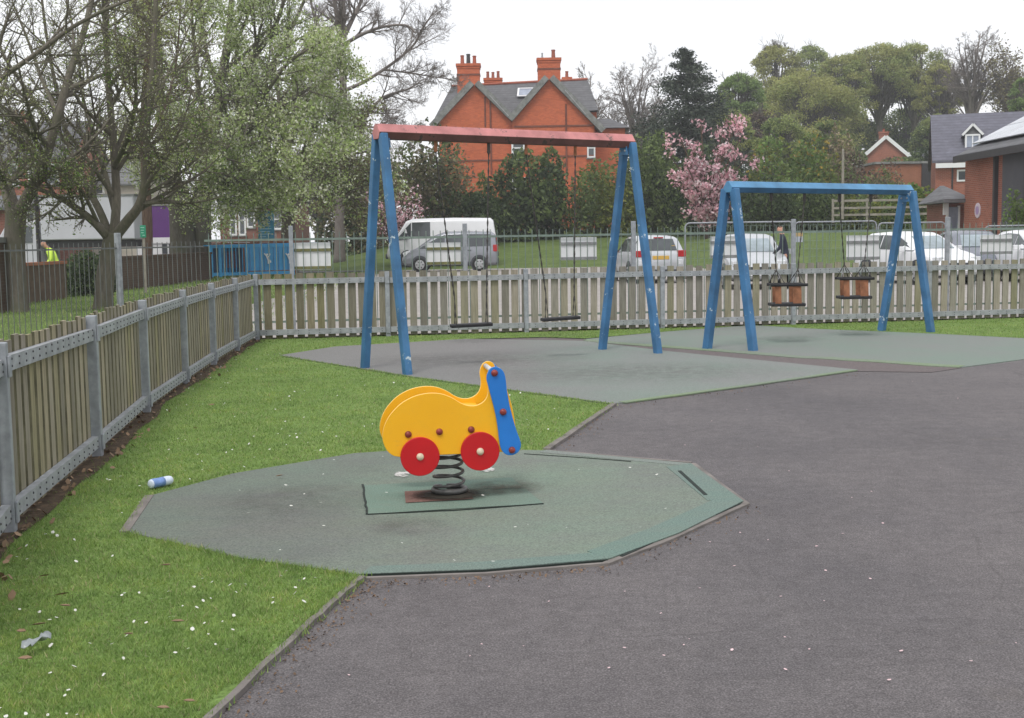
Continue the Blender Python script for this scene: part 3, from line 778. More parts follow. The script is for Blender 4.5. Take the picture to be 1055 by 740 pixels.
# ================================================================== METAL BAR RAILINGS behind the timber
def railing(label, line, posts, spacing, z0, ztop, zrail, zlow, seed, post_h, br=0.0068, bmat='bars', rh=0.035):
    rr = random.Random(seed); f, L = arc_pts(line); tot = L[-1]
    rl = thing('metal_railing', label, 'railing', line[0]); og = rl.location.copy()
    cuts = [0.0] + posts + [tot]
    for a_, b_ in zip(cuts[:-1], cuts[1:]):
        mb = MB(); s = a_ + spacing * 0.6
        while s < b_ - 0.03:
            p, d = f(s); p = p - og
            mb.tube([p + V((0, 0, z0)), p + V((0, 0, ztop + rr.uniform(-0.008, 0.008)))], br, 4)
            s += spacing
        for z in (zrail, zlow):
            pa, _ = f(a_); pb, _ = f(b_)
            mb.bar(pa - og + V((0, 0, z)), pb - og + V((0, 0, z)), 0.012, rh)
        mb.build('bar_panel', M[bmat], rl)
    for s in posts:
        p, d = f(s); mb = MB()
        mb.box(p - og + V((0, 0, post_h / 2)), (0.07, 0.07, post_h), Matrix.Rotation(math.atan2(d.y, d.x), 3, 'Z'))
        mb.build('post', M['galv'], rl, bevel=0.006)
    return rl
RB0, RB1 = V((-4.9, 20.3, 0)), V((14.5, 23.6, 0)); rdir = (RB1 - RB0).normalized()
def rail_s(x):
    k = min(range(0, 2000), key=lambda k: abs((RB0 + rdir * (k * 0.01)).x * F0 / (RB0 + rdir * (k * 0.01)).y + W0 / 2 - x))
    return k * 0.01
railing('tall grey bar railing behind the back timber fence carrying white boards', [RB0, RB1], [rail_s(x) for x in (303, 481, 654, 818, 976)], 0.118, 0.06, 1.62, 1.51, 0.18, 6, 1.73)
RLs = [V((-6.2, 8.0, 0)), V((-6.0, 16.0, 0)), V((-5.3, 19.4, 0)), V((-4.9, 20.3, 0))]
railing('thin bar railing in front of the tree verge beyond the near fence', [V((-6.8, 14.0, 0)), V((-5.9, 17.8, 0)), RB0 + V((0, -0.05, 0))], [4.49], 0.118, 0.06, 1.50, 1.42, 0.18, 3, 1.64, 0.0052, 'bars_dark', 0.022)

def on_rail(x, off=0.0):
    return RB0 + rdir * rail_s(x) + V((rdir.y, -rdir.x, 0)) * -off
boards = [((305, 343), (250, 278), 'mossy', 'white board with two mossy battens on the railing beside the blue hut'),
          ((441, 477), (250, 273), 'mossy', 'white board with mossy battens on the railing, covering the grey people carrier door'),
          ((580, 617), (244.5, 268), 'batten_grey', 'white board on the railing between people carrier and rear-facing hatchback'),
          ((733.5, 767), (243.5, 266), 'batten_grey', 'white board on the railing behind the first leg of the small swing frame'),
          ((873.5, 907), (242.5, 268), 'batten_grey', 'white board on the railing behind the cradle seats, beside a white car'),
          ((1011.5, 1044.5), (242, 262), 'batten_grey', 'white board on the railing in front of the charcoal clad brick building')]
for (x0, x1), (y0, y1), bm_, lab in boards:
    a, b = on_rail(x0, 0.05), on_rail(x1, 0.05); Yc = (a.y + b.y) / 2
    zt, zb = at((x0 + x1) / 2, y0, Yc).z, at((x0 + x1) / 2, y1, Yc).z
    bd = thing('notice_board', lab, 'notice board', ((a + b) / 2) * 1.0, 'white boards fixed along the bar railing'); og = bd.location.copy()
    up = V((0, 0, 1)); nrm = V((rdir.y, -rdir.x, 0))
    mb = MB(); mb.bar(a - og + up * (zt + zb) / 2, b - og + up * (zt + zb) / 2, 0.008, zt - zb)
    mb.build('board', M['white'], bd, bevel=0.002)
    for z in (zt - (zt - zb) * 0.27, zb + (zt - zb) * 0.08):
        mb = MB(); mb.bar(a - og + up * z + nrm * 0.016, b - og + up * z + nrm * 0.016, 0.022, 0.045)
        mb.build('batten', M[bm_], bd)

# ================================================================== SWINGS
def cross_beam(parent, A, B, side, mat, og, under):
    mb = MB(); up = V((0, 0, 1)); d = (B - A).normalized()
    a = V((d.y, -d.x, 0)).normalized()
    # flat-topped box section with sloping shoulders: bright upper facet, dark lower facet
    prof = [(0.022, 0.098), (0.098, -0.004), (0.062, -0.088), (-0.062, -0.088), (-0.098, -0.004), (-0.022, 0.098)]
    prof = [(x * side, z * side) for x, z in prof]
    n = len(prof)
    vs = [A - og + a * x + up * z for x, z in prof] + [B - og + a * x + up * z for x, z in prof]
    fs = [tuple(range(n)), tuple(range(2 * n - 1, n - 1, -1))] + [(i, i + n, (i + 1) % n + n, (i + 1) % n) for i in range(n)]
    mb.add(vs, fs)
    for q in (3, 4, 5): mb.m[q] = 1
    return mb.build('cross_beam', [mat, under], parent, bevel=0.006)
def swing_frame(label, feet, top0, top1, beam_mat, leg_w, side, brk, under):
    og = (feet[0] + feet[1] + feet[2] + feet[3]) / 4; og.z = 0
    fr = thing('swing_stand', label, 'swing frame', og)
    d = (top1 - top0).normalized()
    cross_beam(fr, top0 - d * 0.05, top1 + d * 0.05, side, beam_mat, og, under)
    for k, ft in enumerate(feet):
        tp = (top0 if k < 2 else top1) + V((0, 0, -0.02))
        n = V((d.y, -d.x, 0)); sgn = 1 if k % 2 == 0 else -1
        tp = tp + n * sgn * 0.07
        mb = MB()
        dirv = (tp - ft).normalized()
        mb.bar(ft - og - dirv * 0.02, tp - og, leg_w, leg_w, up=n)
        mb.build('leg', M['blue_paint'], fr, bevel=0.012, seg=3)
    for tp in (top0, top1):
        mb = MB(); n = V((d.y, -d.x, 0))
        s = 1 if tp is top0 else -1
        mb.add([tp - og + d * s * 0.075 + n * x + V((0, 0, z)) for x, z in ((-0.085, -0.17), (0.085, -0.17), (0.06, -0.05), (-0.06, -0.05))] +
               [tp - og + d * s * 0.090 + n * x + V((0, 0, z)) for x, z in ((-0.085, -0.17), (0.085, -0.17), (0.06, -0.05), (-0.06, -0.05))],
               [(0, 1, 2, 3), (7, 6, 5, 4), (0, 4, 5, 1), (1, 5, 6, 2), (2, 6, 7, 3), (3, 7, 4, 0)])
        gs_ = mb.build('gusset', brk, fr)
        for bx_ in (-0.045, 0.045):
            bm_ = MB(); bm_.lathe(tp - og + d * s * 0.090 + n * bx_ + V((0, 0, -0.12)), d * s, [(0.013, 0), (0.013, 0.010), (0.008, 0.014)], 8); bm_.build('bolt', M['galv'], gs_)
    return fr, d
def chain_mesh(mb, p, q, r=0.0105, link=0.05):
    p, q = V(p), V(q); n = max(4, int((q - p).length / link)); pts = []; rd = []
    for i in range(n + 1):
        pts.append(p.lerp(q, i / n)); rd.append(r * 1.15 if i % 2 == 0 else r * 0.5)
    mb.tube(pts, rd, 5)
# tall frame: red beam, two flat seats
F1 = [gp(420, 387), gp(376, 380), gp(678, 365), gp(620.5, 361)]
def over(a, b, y, x):
    Y = (a.y + b.y) / 2; p = at(x, y, Y); return V(((a.x + b.x) / 2, Y, p.z))
T0 = over(F1[0], F1[1], 136, 398); T1 = over(F1[2], F1[3], 146, 646)
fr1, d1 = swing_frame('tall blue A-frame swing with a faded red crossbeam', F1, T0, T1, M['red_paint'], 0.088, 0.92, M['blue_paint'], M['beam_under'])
# low frame: blue beam, two cradle seats
F2 = [gp(776, 362), gp(728.5, 360), gp(959, 343), gp(908, 341.5)]
T0b = over(F2[0], F2[1], 193, 750); T1b = over(F2[2], F2[3], 196, 934)
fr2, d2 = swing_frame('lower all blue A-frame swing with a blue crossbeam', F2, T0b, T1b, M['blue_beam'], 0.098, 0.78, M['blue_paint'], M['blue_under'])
def beam_pt(T0, T1, x):
    k = min(range(0, 1001), key=lambda k: abs(T0.lerp(T1, k / 1000).x * F0 / T0.lerp(T1, k / 1000).y + W0 / 2 - x))
    return T0.lerp(T1, k / 1000)
def flat_swing(label, xa, xb, sa, sb):
    ha, hb = beam_pt(T0, T1, xa), beam_pt(T0, T1, xb); mid = (ha + hb) / 2
    pa, pb = at(sa[0], sa[1], mid.y - 0.02), at(sb[0], sb[1], mid.y + 0.06)
    og = (pa + pb) / 2
    sw = thing('flat_swing', label, 'swing', og, 'flat swings on the tall frame')
    dd = (pb - pa).normalized(); n = V((dd.y, -dd.x, 0)).normalized()
    a, b = pa - og - dd * 0.02, pb - og + dd * 0.02
    mb = MB()
    prof = [(-0.085, 0.012), (-0.07, 0.02), (0.07, 0.02), (0.085, 0.012), (0.08, -0.02), (-0.08, -0.02)]
    vs = [a + n * x + V((0, 0, z)) for x, z in prof] + [b + n * x + V((0, 0, z)) for x, z in prof]; m_ = len(prof)
    mb.add(vs, [tuple(range(m_)), tuple(range(2 * m_ - 1, m_ - 1, -1))] + [(i, i + m_, (i + 1) % m_ + m_, (i + 1) % m_) for i in range(m_)])
    mb.build('seat', M['black_rubber'], sw, bevel=0.006)
    for hp, e, u in ((ha, a, 0.06), (hb, b, -0.06)):
        top = hp + V((0, 0, -0.20)) - og
        split = e + dd * u + V((0, 0, 0.26)); split = split.lerp(top, 0.04)
        mb = MB(); chain_mesh(mb, top, split)
        for s in (-1, 1):
            chain_mesh(mb, split, e + dd * u + n * 0.075 * s + V((0, 0, 0.02)), 0.007)
        ch = mb.build('chain', M['chain'], sw)
        mb = MB(); mb.box(top + V((0, 0, 0.07)), (0.035, 0.05, 0.14)); mb.lathe(top + V((0, -0.03, 0.02)), (0, 1, 0), [(0.022, 0), (0.022, 0.06)], 8)
        mb.build('hanger', M['rust'] if rng.random() < 0.5 else M['chain'], sw)
flat_swing('black flat swing seat nearer the rider, hanging over the fence board gap', 453, 507, (466, 336), (505, 334))
flat_swing('black flat swing seat tilted askew, close to the far legs of the tall frame', 545, 595, (560, 329.5), (595, 327))
def cradle(label, xa, xb, bar_a, bar_b, low_a, low_b):
    ha, hb = beam_pt(T0b, T1b, xa), beam_pt(T0b, T1b, xb); mid = (ha + hb) / 2
    pa, pb = at(bar_a[0], bar_a[1], mid.y - 0.12), at(bar_b[0], bar_b[1], mid.y - 0.12)
    la, lb = at(low_a[0], low_a[1], mid.y - 0.12), at(low_b[0], low_b[1], mid.y - 0.12)
    og = (la + lb) / 2 + V((0, 0.15, 0))
    sw = thing('cradle_swing', label, 'swing', og, 'toddler cradle swings')
    pa, pb, la, lb = pa - og, pb - og, la - og, lb - og
    dd = (pb - pa).normalized(); n = V((-dd.y, dd.x, 0)).normalized(); D = 0.30
    mb = MB(); mb.tube([pa - dd * 0.01, pb + dd * 0.01], 0.020, 8)
    mb.tube([pa + n * D, pb + n * D], 0.020, 8); mb.tube([pa + dd * 0.03, pa + dd * 0.03 + n * D], 0.018, 8); mb.tube([pb - dd * 0.03, pb - dd * 0.03 + n * D], 0.018, 8)
    mb.build('top_bar', M['black_rubber'], sw, smooth=True)
    mb = MB(); mb.prism([(0, 0), ((lb - la).length, 0), ((lb - la).length, D), (0, D)], -0.022, 0.022, tf=lambda x, y, z: la + dd * x + n * y + V((0, 0, z)))
    mb.build('seat', M['black_rubber'], sw, bevel=0.012)
    w = (pb - pa).length
    for (u0, u1, v) in ((0.10, 0.27, 0.01), (0.60, 0.84, 0.01), (0.14, 0.30, D - 0.01), (0.62, 0.80, D - 0.01)):
        mb = MB()
        q = [pa + dd * w * u0 + n * v, pa + dd * w * u1 + n * v, la + dd * w * u1 + n * v, la + dd * w * u0 + n * v]
        mb.add([p - n * 0.006 for p in q] + [p + n * 0.006 for p in q], [(0, 1, 2, 3), (7, 6, 5, 4), (0, 4, 5, 1), (1, 5, 6, 2), (2, 6, 7, 3), (3, 7, 4, 0)])
        mb.build('side_strap', M['rust'], sw)
    for hp, e, u in ((ha, pa, 1), (hb, pb, -1)):
        top = hp + V((0, 0, -0.17)) - og
        split = (e + dd * u * 0.09 + n * D / 2); split.z += 0.20
        mb = MB(); chain_mesh(mb, top, split, 0.0095)
        for q in (e + dd * u * 0.02, e + dd * u * 0.19, e + dd * u * 0.02 + n * D, e + dd * u * 0.19 + n * D):
            chain_mesh(mb, split, q, 0.007)
        mb.build('chain', M['chain'], sw)
        mb = MB(); mb.box(top + V((0, 0, 0.06)), (0.035, 0.05, 0.12)); mb.lathe(top + V((0, -0.03, 0.01)), (0, 1, 0), [(0.02, 0), (0.02, 0.06)], 8)
        mb.build('hanger', M['chain'], sw)
cradle('black and rusty orange cradle swing, the lower one nearer the tall frame', 795, 829, (795, 294), (831.5, 293.5), (795.5, 314.5), (830.5, 313))
cradle('black and rusty orange cradle swing, the higher one in front of the white board', 865, 897, (866, 287.5), (900, 287), (866.5, 307), (899, 305.5))

# ================================================================== SPRING RIDER
base = gp(461, 513)
YR = base.y - 0.17
ridr = thing('spring_rider', 'yellow spring rocker shaped like a snail with red wheels on a coil spring', 'spring rider', base)
px_m = F0 / YR
tilt8 = R(8.5)
cx0 = (380 + 390 / 4.622)
ax_u = V((math.cos(tilt8), math.sin(tilt8), 0)); ax_n = V((-math.sin(tilt8), math.cos(tilt8), 0))
c_front = at(cx0, 365 + 478 / 4.622, YR) - base      # under the middle of the front board
zb0 = c_front.z
def rp(zx, zy, off=0.0):
    """a traced point of the front board, off metres behind its face"""
    u = (zx - 390) / (4.622 * px_m) / math.cos(tilt8); w = (478 - zy) / (4.622 * px_m)
    return V((c_front.x, c_front.y, zb0)) + ax_u * u + V((0, 0, w)) + ax_n * off
def board_mesh(trace, off, th, n=5):
    cu = catmull([V((a, b, 0)) for a, b in trace], n, True)
    mb = MB(); f0 = [rp(p.x, p.y, off) for p in cu]; f1 = [rp(p.x, p.y, off + th) for p in cu]; k = len(cu)
    mb.add(f0 + f1, [tuple(range(k)), tuple(range(2 * k - 1, k - 1, -1))], 0)
    mb.add(f0 + f1, [(i, i + k, (i + 1) % k + k, (i + 1) % k) for i in range(k)], 1)
    bm = mb
    return bm
body_tr = [(68, 385), (73, 345), (88, 305), (115, 265), (160, 222), (222, 190), (290, 177), (350, 182), (402, 203), (440, 228), (475, 243), (512, 245), (545, 232), (568, 206), (576, 165), (571, 115), (585, 75), (612, 60), (640, 72), (655, 110), (664, 160), (688, 250), (702, 330), (704, 400), (690, 455), (630, 476), (500, 478), (350, 478), (200, 482), (130, 477), (95, 455), (76, 422)]
def weld(o):
    bm = bmesh.new(); bm.from_mesh(o.data); bmesh.ops.remove_doubles(bm, verts=bm.verts, dist=1e-5); bmesh.ops.recalc_face_normals(bm, faces=bm.faces); bm.to_mesh(o.data); bm.free()
for off in (0.0, 0.335):
    o = board_mesh(body_tr, off, 0.017).build('side_board', [M['yellow'], M['yellow_edge']], ridr); weld(o)
    md = o.modifiers.new('bevel', 'BEVEL'); md.width = 0.003; md.segments = 2; md.limit_method = 'ANGLE'; md.angle_limit = R(50)
blue_tr = [(567, 108), (574, 150), (590, 215), (606, 285), (616, 350), (622, 410), (630, 455), (650, 484), (683, 491), (714, 477), (727, 447), (722, 415), (708, 375), (692, 318), (676, 250), (664, 175), (656, 105), (640, 72), (610, 58), (582, 70)]
for off in (-0.0185, 0.3535):
    o = board_mesh(blue_tr if off < 0 else [(a + 16, b + 12) for a, b in blue_tr], off, 0.0175).build('neck_board', [M['rider_blue'], M['rider_blue']], ridr); weld(o)
    md = o.modifiers.new('bevel', 'BEVEL'); md.width = 0.004; md.segments = 3; md.limit_method = 'ANGLE'; md.angle_limit = R(50)
def cap_prof(r): return [(r * 1.0, 0), (r * 1.0, 0.004), (r * 0.85, 0.011), (r * 0.5, 0.016), (r * 0.15, 0.0175)]
for zx, zy in ((243, 480), (530, 466)):
    for off, sgn in ((-0.0003, -1), (0.352, 1)):
        c = rp(zx, zy, off); mb = MB()
        mb.lathe(c, ax_n * sgn, [(0.110, 0.0), (0.110, 0.015), (0.107, 0.018), (0.02, 0.0181)], 40)
        wh = mb.build('wheel', M['rider_red'], ridr)
        mb = MB(); mb.lathe(c + ax_n * sgn * 0.0182, ax_n * sgn, cap_prof(0.021), 16)
        mb.build('hub_cap', M['cap_white'], wh, smooth=True)
for zx, zy, o0, o1 in ((190, 372, 0, 0.352), (338, 365, 0, 0.352), (490, 360, 0, 0.352), (605, 88, -0.0186, 0.371), (643, 278, -0.0186, 0.371), (683, 465, -0.0186, 0.371)):
    for off, sgn in ((o0, -1), (o1, 1)):
        mb = MB(); mb.lathe(rp(zx, zy, off), ax_n * sgn, cap_prof(0.0195), 16)
        mb.build('bolt_cap', M['cap_red'], ridr, smooth=True)
mb = MB(); mb.tube([rp(600, 82, 0.017), rp(600, 82, 0.335)], 0.014, 12); mb.build('handle_bar', M['steel'], ridr, smooth=True)
mb = MB(); mb.tube([rp(683, 440, 0.017), rp(683, 440, 0.335)], 0.014, 12); mb.build('foot_rest', M['steel'], ridr, smooth=True)
mb = MB()
q = [rp(400, 262, 0.017), rp(545, 268, 0.017), rp(545, 268, 0.335), rp(400, 262, 0.335)]
mb.add(q + [p - V((0, 0, 0.018)) for p in q], [(0, 1, 2, 3), (7, 6, 5, 4), (0, 4, 5, 1), (1, 5, 6, 2), (2, 6, 7, 3), (3, 7, 4, 0)])
mb.build('saddle', M['yellow'], ridr)
mid = rp(385, 478, 0.176)
mb = MB(); mb.box(mid + V((0, 0, 0.012)), (0.20, 0.318, 0.03), Matrix.Rotation(tilt8, 3, 'Z')); mb.build('spring_plate', M['spring'], ridr)
for s in (-1, 1):
    mb = MB(); mb.bar(mid + ax_u * s * 0.085 - ax_n * 0.158 + V((0, 0, 0.05)), mid + ax_u * s * 0.085 + ax_n * 0.158 + V((0, 0, 0.05)), 0.04, 0.05); mb.build('cross_piece', M['yellow'], ridr)
mb = MB(); pts = []; turns = 4.0; zt = mid.z; n = 120; bc = V((0.012, 0.02, 0.0))
for i in range(n + 1):
    f = i / n; a = 2 * math.pi * turns * f + 2.2
    rad = 0.088 - 0.006 * f
    z = 0.055 + (zt - 0.06) * (f ** 0.93)
    ctr = bc.lerp(V((mid.x, mid.y, 0)), f)
    pts.append(V((ctr.x + math.cos(a) * rad, ctr.y + math.sin(a) * rad, z)))
mb.tube(pts, 0.0088, 8); mb.build('coil_spring', M['spring'], ridr, smooth=True)
mb = MB(); pts = [bc + V((math.cos(a) * 0.092, math.sin(a) * 0.092, 0.047)) for a in [2.6 + k * 0.25 for k in range(23)]]
mb.tube(pts, 0.016, 8); mb.build('base_clamp', M['spring'], ridr, smooth=True)
# ================================================================== MATERIALS of the far scene
M['brick_red'] = brick('red_brick', (0.60, 0.150, 0.062), (0.47, 0.108, 0.050), (0.45, 0.17, 0.10))
M['brick_new'] = brick('new_brick', (0.36, 0.115, 0.070), (0.27, 0.085, 0.055), (0.33, 0.22, 0.17))
M['brick_old'] = brick('old_brick', (0.26, 0.10, 0.075), (0.20, 0.08, 0.06), (0.26, 0.17, 0.13))
M['brick_brown'] = brick('brown_brick', (0.095, 0.060, 0.042), (0.075, 0.05, 0.035), (0.10, 0.08, 0.065))
M['brick_orange'] = brick('orange_brick', (0.33, 0.13, 0.07), (0.28, 0.11, 0.06), (0.28, 0.16, 0.11))
M['slate'] = slate('slate', (0.165, 0.170, 0.172))
M['slate_dark'] = slate('slate_dark', (0.125, 0.126, 0.132))
M['slate_blue'] = slate('slate_blue', (0.125, 0.125, 0.155))
M['coping'] = paint('stone_coping', (0.21, 0.215, 0.205), 0.9, 0.35, 3)
M['lead'] = paint('lead_flashing', (0.36, 0.37, 0.38), 0.6, 0.15, 3)
M['dark_trim'] = paint('dark_trim', (0.035, 0.033, 0.035), 0.6, 0.2, 3)
M['course'] = paint('dark_course', (0.20, 0.075, 0.05), 0.9, 0.25, 3)
M['upvc'] = paint('white_frame', (0.78, 0.79, 0.80), 0.5, 0.04, 2)
M['glass'] = glassy('window_glass', (0.075, 0.085, 0.095))
M['glass_pale'] = glassy('pale_window_glass', (0.26, 0.30, 0.38), 0.05, 0.8)
M['panel_pv'] = glassy('solar_glass', (0.35, 0.37, 0.40), 0.12, 0.9)
M['charcoal'] = paint('charcoal_cladding', (0.075, 0.073, 0.083), 0.8, 0.12, 1.5)
M['pot'] = paint('chimney_pot', (0.34, 0.10, 0.06), 0.9, 0.2, 3)
M['pot_dark'] = paint('dark_pot', (0.05, 0.05, 0.05), 0.8)
M['timber_rail'] = paint('garden_rail', (0.27, 0.25, 0.21), 0.9, 0.25, 4)
M['wood_brown'] = paint('brown_boards', (0.095, 0.065, 0.042), 0.9, 0.3, 5)
M['hut_blue'] = paint('hut_blue', (0.05, 0.33, 0.64), 0.6, 0.15, 2)
M['hut_dark'] = paint('hut_dark_blue', (0.025, 0.075, 0.16), 0.8, 0.3, 4)
M['sign_teal'] = paint('teal_sign', (0.045, 0.23, 0.33), 0.5, 0.25, 6)
M['sign_green'] = paint('green_sign', (0.02, 0.26, 0.15), 0.5, 0.1, 6)
M['purple'] = paint('purple_side', (0.115, 0.035, 0.185), 0.5, 0.15, 1)
M['grey_white'] = paint('dull_white_side', (0.50, 0.505, 0.54), 0.6, 0.06, 1.2)
M['hivis'] = paint('hivis', (0.62, 0.86, 0.10), 0.7, 0.1, 6)
M['car_white'] = paint('car_white', (0.74, 0.75, 0.77), 0.25, 0.03, 2, 0.6)
M['car_silver'] = paint('car_silver', (0.50, 0.52, 0.54), 0.25, 0.05, 2, 0.6, 0, 0.3)
M['car_bluegrey'] = paint('car_bluegrey', (0.175, 0.19, 0.225), 0.25, 0.06, 2, 0.6, 0, 0.3)
M['car_midsilver'] = paint('car_midsilver', (0.27, 0.285, 0.315), 0.25, 0.05, 2, 0.6, 0, 0.3)
M['car_dark'] = paint('car_dark', (0.05, 0.055, 0.065), 0.25, 0.1, 2, 0.6)
M['car_glass'] = glassy('car_glass', (0.06, 0.07, 0.075), 0.06, 0.7)
M['car_glass_pale'] = glassy('car_windscreen', (0.27, 0.33, 0.36), 0.06, 0.9)
M['tyre'] = paint('tyre', (0.02, 0.02, 0.021), 0.9)
M['rim'] = paint('rim', (0.42, 0.43, 0.44), 0.4, 0.1, 6, 0.5, 0, 0.4)
M['lamp_red'] = paint('rear_lamp', (0.42, 0.012, 0.014), 0.2, 0.2, 8, 0.6)
M['lamp_clear'] = paint('clear_lamp', (0.62, 0.64, 0.66), 0.15, 0.2, 12, 0.7)
M['plate_yellow'] = paint('plate_yellow', (0.58, 0.36, 0.07), 0.5, 0.05, 3)
M['skin'] = paint('skin', (0.50, 0.27, 0.19), 0.6, 0.08, 12)
M['navy'] = paint('navy_jacket', (0.022, 0.027, 0.045), 0.9, 0.3, 8)
M['trousers'] = paint('dark_trousers', (0.018, 0.018, 0.022), 0.9, 0.3, 8)
M['hair'] = paint('hair', (0.10, 0.07, 0.05), 0.9, 0.3, 20)
M['lit_white'] = M['upvc']

# ================================================================== helpers for buildings
def gable_block(parent, x0, x1, y0, y1, zb, ze, zr, wallm, roofm, ridge='Y', over=0.25, thick=0.14, wall_name='wall', roof_name='roof'):
    """walls with two gables and a pitched roof; ridge along Y or X, in the parent's own space"""
    mb = MB()
    if ridge == 'Y':
        xm = (x0 + x1) / 2
        pr = [(x0, zb), (x1, zb), (x1, ze), (xm, zr), (x0, ze)]
        mb.prism(pr, y0, y1, tf=lambda x, z, y: V((x, y, z)))
    else:
        ym = (y0 + y1) / 2
        pr = [(y0, zb), (y1, zb), (y1, ze), (ym, zr), (y0, ze)]
        mb.prism(pr, x0, x1, tf=lambda y, z, x: V((x, y, z)))
    w = mb.build(wall_name, wallm, parent)
    mb = MB()
    for s in (-1, 1):
        if ridge == 'Y':
            xm = (x0 + x1) / 2; xe = x1 if s > 0 else x0
            sl = (zr - ze) / abs(xe - xm); xo = xe + s * over; zo = ze - over * sl
            pr = [(xm, zr + 0.01), (xo, zo + 0.01), (xo, zo + thick), (xm, zr + thick * 1.05)]
            mb.prism(pr, y0 - over * 0.6, y1 + over * 0.6, tf=lambda x, z, y: V((x, y, z)))
        else:
            ym = (y0 + y1) / 2; ye = y1 if s > 0 else y0
            sl = (zr - ze) / abs(ye - ym); yo = ye + s * over; zo = ze - over * sl
            pr = [(ym, zr + 0.01), (yo, zo + 0.01), (yo, zo + thick), (ym, zr + thick * 1.05)]
            mb.prism(pr, x0 - over * 0.6, x1 + over * 0.6, tf=lambda y, z, x: V((x, y, z)))
    r = mb.build(roof_name, roofm, parent)
    return w, r
def window(parent, c, w, h, n=V((0, -1, 0)), bars=(1, 1), fm=None, gm=None, fw=0.07, sill=True):
    """sash window on a wall face whose outward normal is n; c its centre on the face"""
    c = V(c); n = n.normalized(); s = V((-n.y, n.x, 0)).normalized(); up = n.cross(s) if abs(n.z) > 0.1 else V((0, 0, 1))
    if up.z < 0: up = -up
    fm = fm or M['upvc']; gm = gm or M['glass']
    mb = MB()
    def bx(a0, a1, b0, b1, d0, d1):
        vs = [c + s * a + up * b + n * d for a in (a0, a1) for b in (b0, b1) for d in (d0, d1)]
        mb.add(vs, [(0, 1, 3, 2), (4, 6, 7, 5), (0, 4, 5, 1), (2, 3, 7, 6), (0, 2, 6, 4), (1, 5, 7, 3)])
    bx(-w / 2, -w / 2 + fw, -h / 2, h / 2, -0.02, 0.06); bx(w / 2 - fw, w / 2, -h / 2, h / 2, -0.02, 0.06)
    bx(-w / 2 + fw, w / 2 - fw, h / 2 - fw, h / 2, -0.02, 0.06); bx(-w / 2 + fw, w / 2 - fw, -h / 2, -h / 2 + fw, -0.02, 0.06)
    for i in range(1, bars[0]):
        x = -w / 2 + w * i / bars[0]; bx(x - fw / 3, x + fw / 3, -h / 2 + fw, h / 2 - fw, -0.02, 0.05)
    for j in range(1, bars[1]):
        y = -h / 2 + h * j / bars[1]; bx(-w / 2 + fw, w / 2 - fw, y - fw / 3, y + fw / 3, -0.02, 0.048)
    win = mb.build('window', fm, parent)
    mb = MB(); mb.add([c + s * a + up * b + n * 0.015 for a, b in ((-w / 2 + .02, -h / 2 + .02), (w / 2 - .02, -h / 2 + .02), (w / 2 - .02, h / 2 - .02), (-w / 2 + .02, h / 2 - .02))], [(0, 1, 2, 3)])
    mb.build('pane', gm, win)
    if sill:
        mb = MB(); mb.bar(c + s * (-w / 2 - 0.06) - up * (h / 2 + 0.05) + n * 0.05, c + s * (w / 2 + 0.06) - up * (h / 2 + 0.05) + n * 0.05, 0.14, 0.07)
        mb.build('sill', M['coping'], win)
    return win
def chimney(parent, c, w, d, z0, z1, pots, bm_, cap=True):
    mb = MB(); mb.box((c[0], c[1], (z0 + z1) / 2), (w, d, z1 - z0))
    ch = mb.build('chimney', bm_, parent)
    for z, e, hh in ((z1 - 0.09, 0.16, 0.18), (z1 - 0.75, 0.07, 0.12), (z1 - 0.28, 0.08, 0.10)):
        mb = MB(); mb.box((c[0], c[1], z), (w + e, d + e, hh)); mb.build('chimney_band', bm_ if hh != 0.12 else M['course'], ch)
    for k, (dx, h, r, m) in enumerate(pots):
        mb = MB(); mb.lathe((c[0] + dx, c[1], z1), (0, 0, 1), [(r * 1.15, 0), (r, 0.08), (r * 0.85, h - 0.1), (r, h - 0.06), (r, h), (r * 0.7, h)], 10)
        mb.build('chimney_pot', m, ch, smooth=False)
    return ch

# ------------------------------------------------------------------ the red twin-gabled villa
YH = 87.0; k = YH / F0
def hx(x): return at(x, 130, YH).x
def hz(x, y): return at(x, y, YH).z
xL0, xLm, xLR, xRm, xR1 = hx(452), hx(489.5), hx(527.5), hx(566), hx(612)
zbv = 1.2
vl = thing('brick_villa', 'orange red brick villa with twin front gables, tall chimneys and slate roof', 'house', (hx(530), YH, zbv)); og = vl.location.copy()
def Q(x, y, z): return V((x, y, z)) - og
def wall_prism(poly, y0, y1, m, name='wall'):
    mb = MB(); mb.prism(poly, y0, y1, tf=lambda x, z, y: Q(x, y, z)); return mb.build(name, m, vl)
zv = hz(528, 126)
gl = [(xL0, zbv), (xLR - 0.01, zbv), (xLR - 0.01, zv), (xLm, hz(489.5, 88)), (xL0, hz(452, 127))]
gr = [(xLR + 0.01, zbv), (xR1, zbv), (xR1, hz(612, 130)), (xRm, hz(566, 83)), (xLR + 0.01, zv)]
wall_prism(gl, YH, YH + 7.5, M['brick_red']); wall_prism(gr, YH - 0.35, YH + 7.5, M['brick_red'])
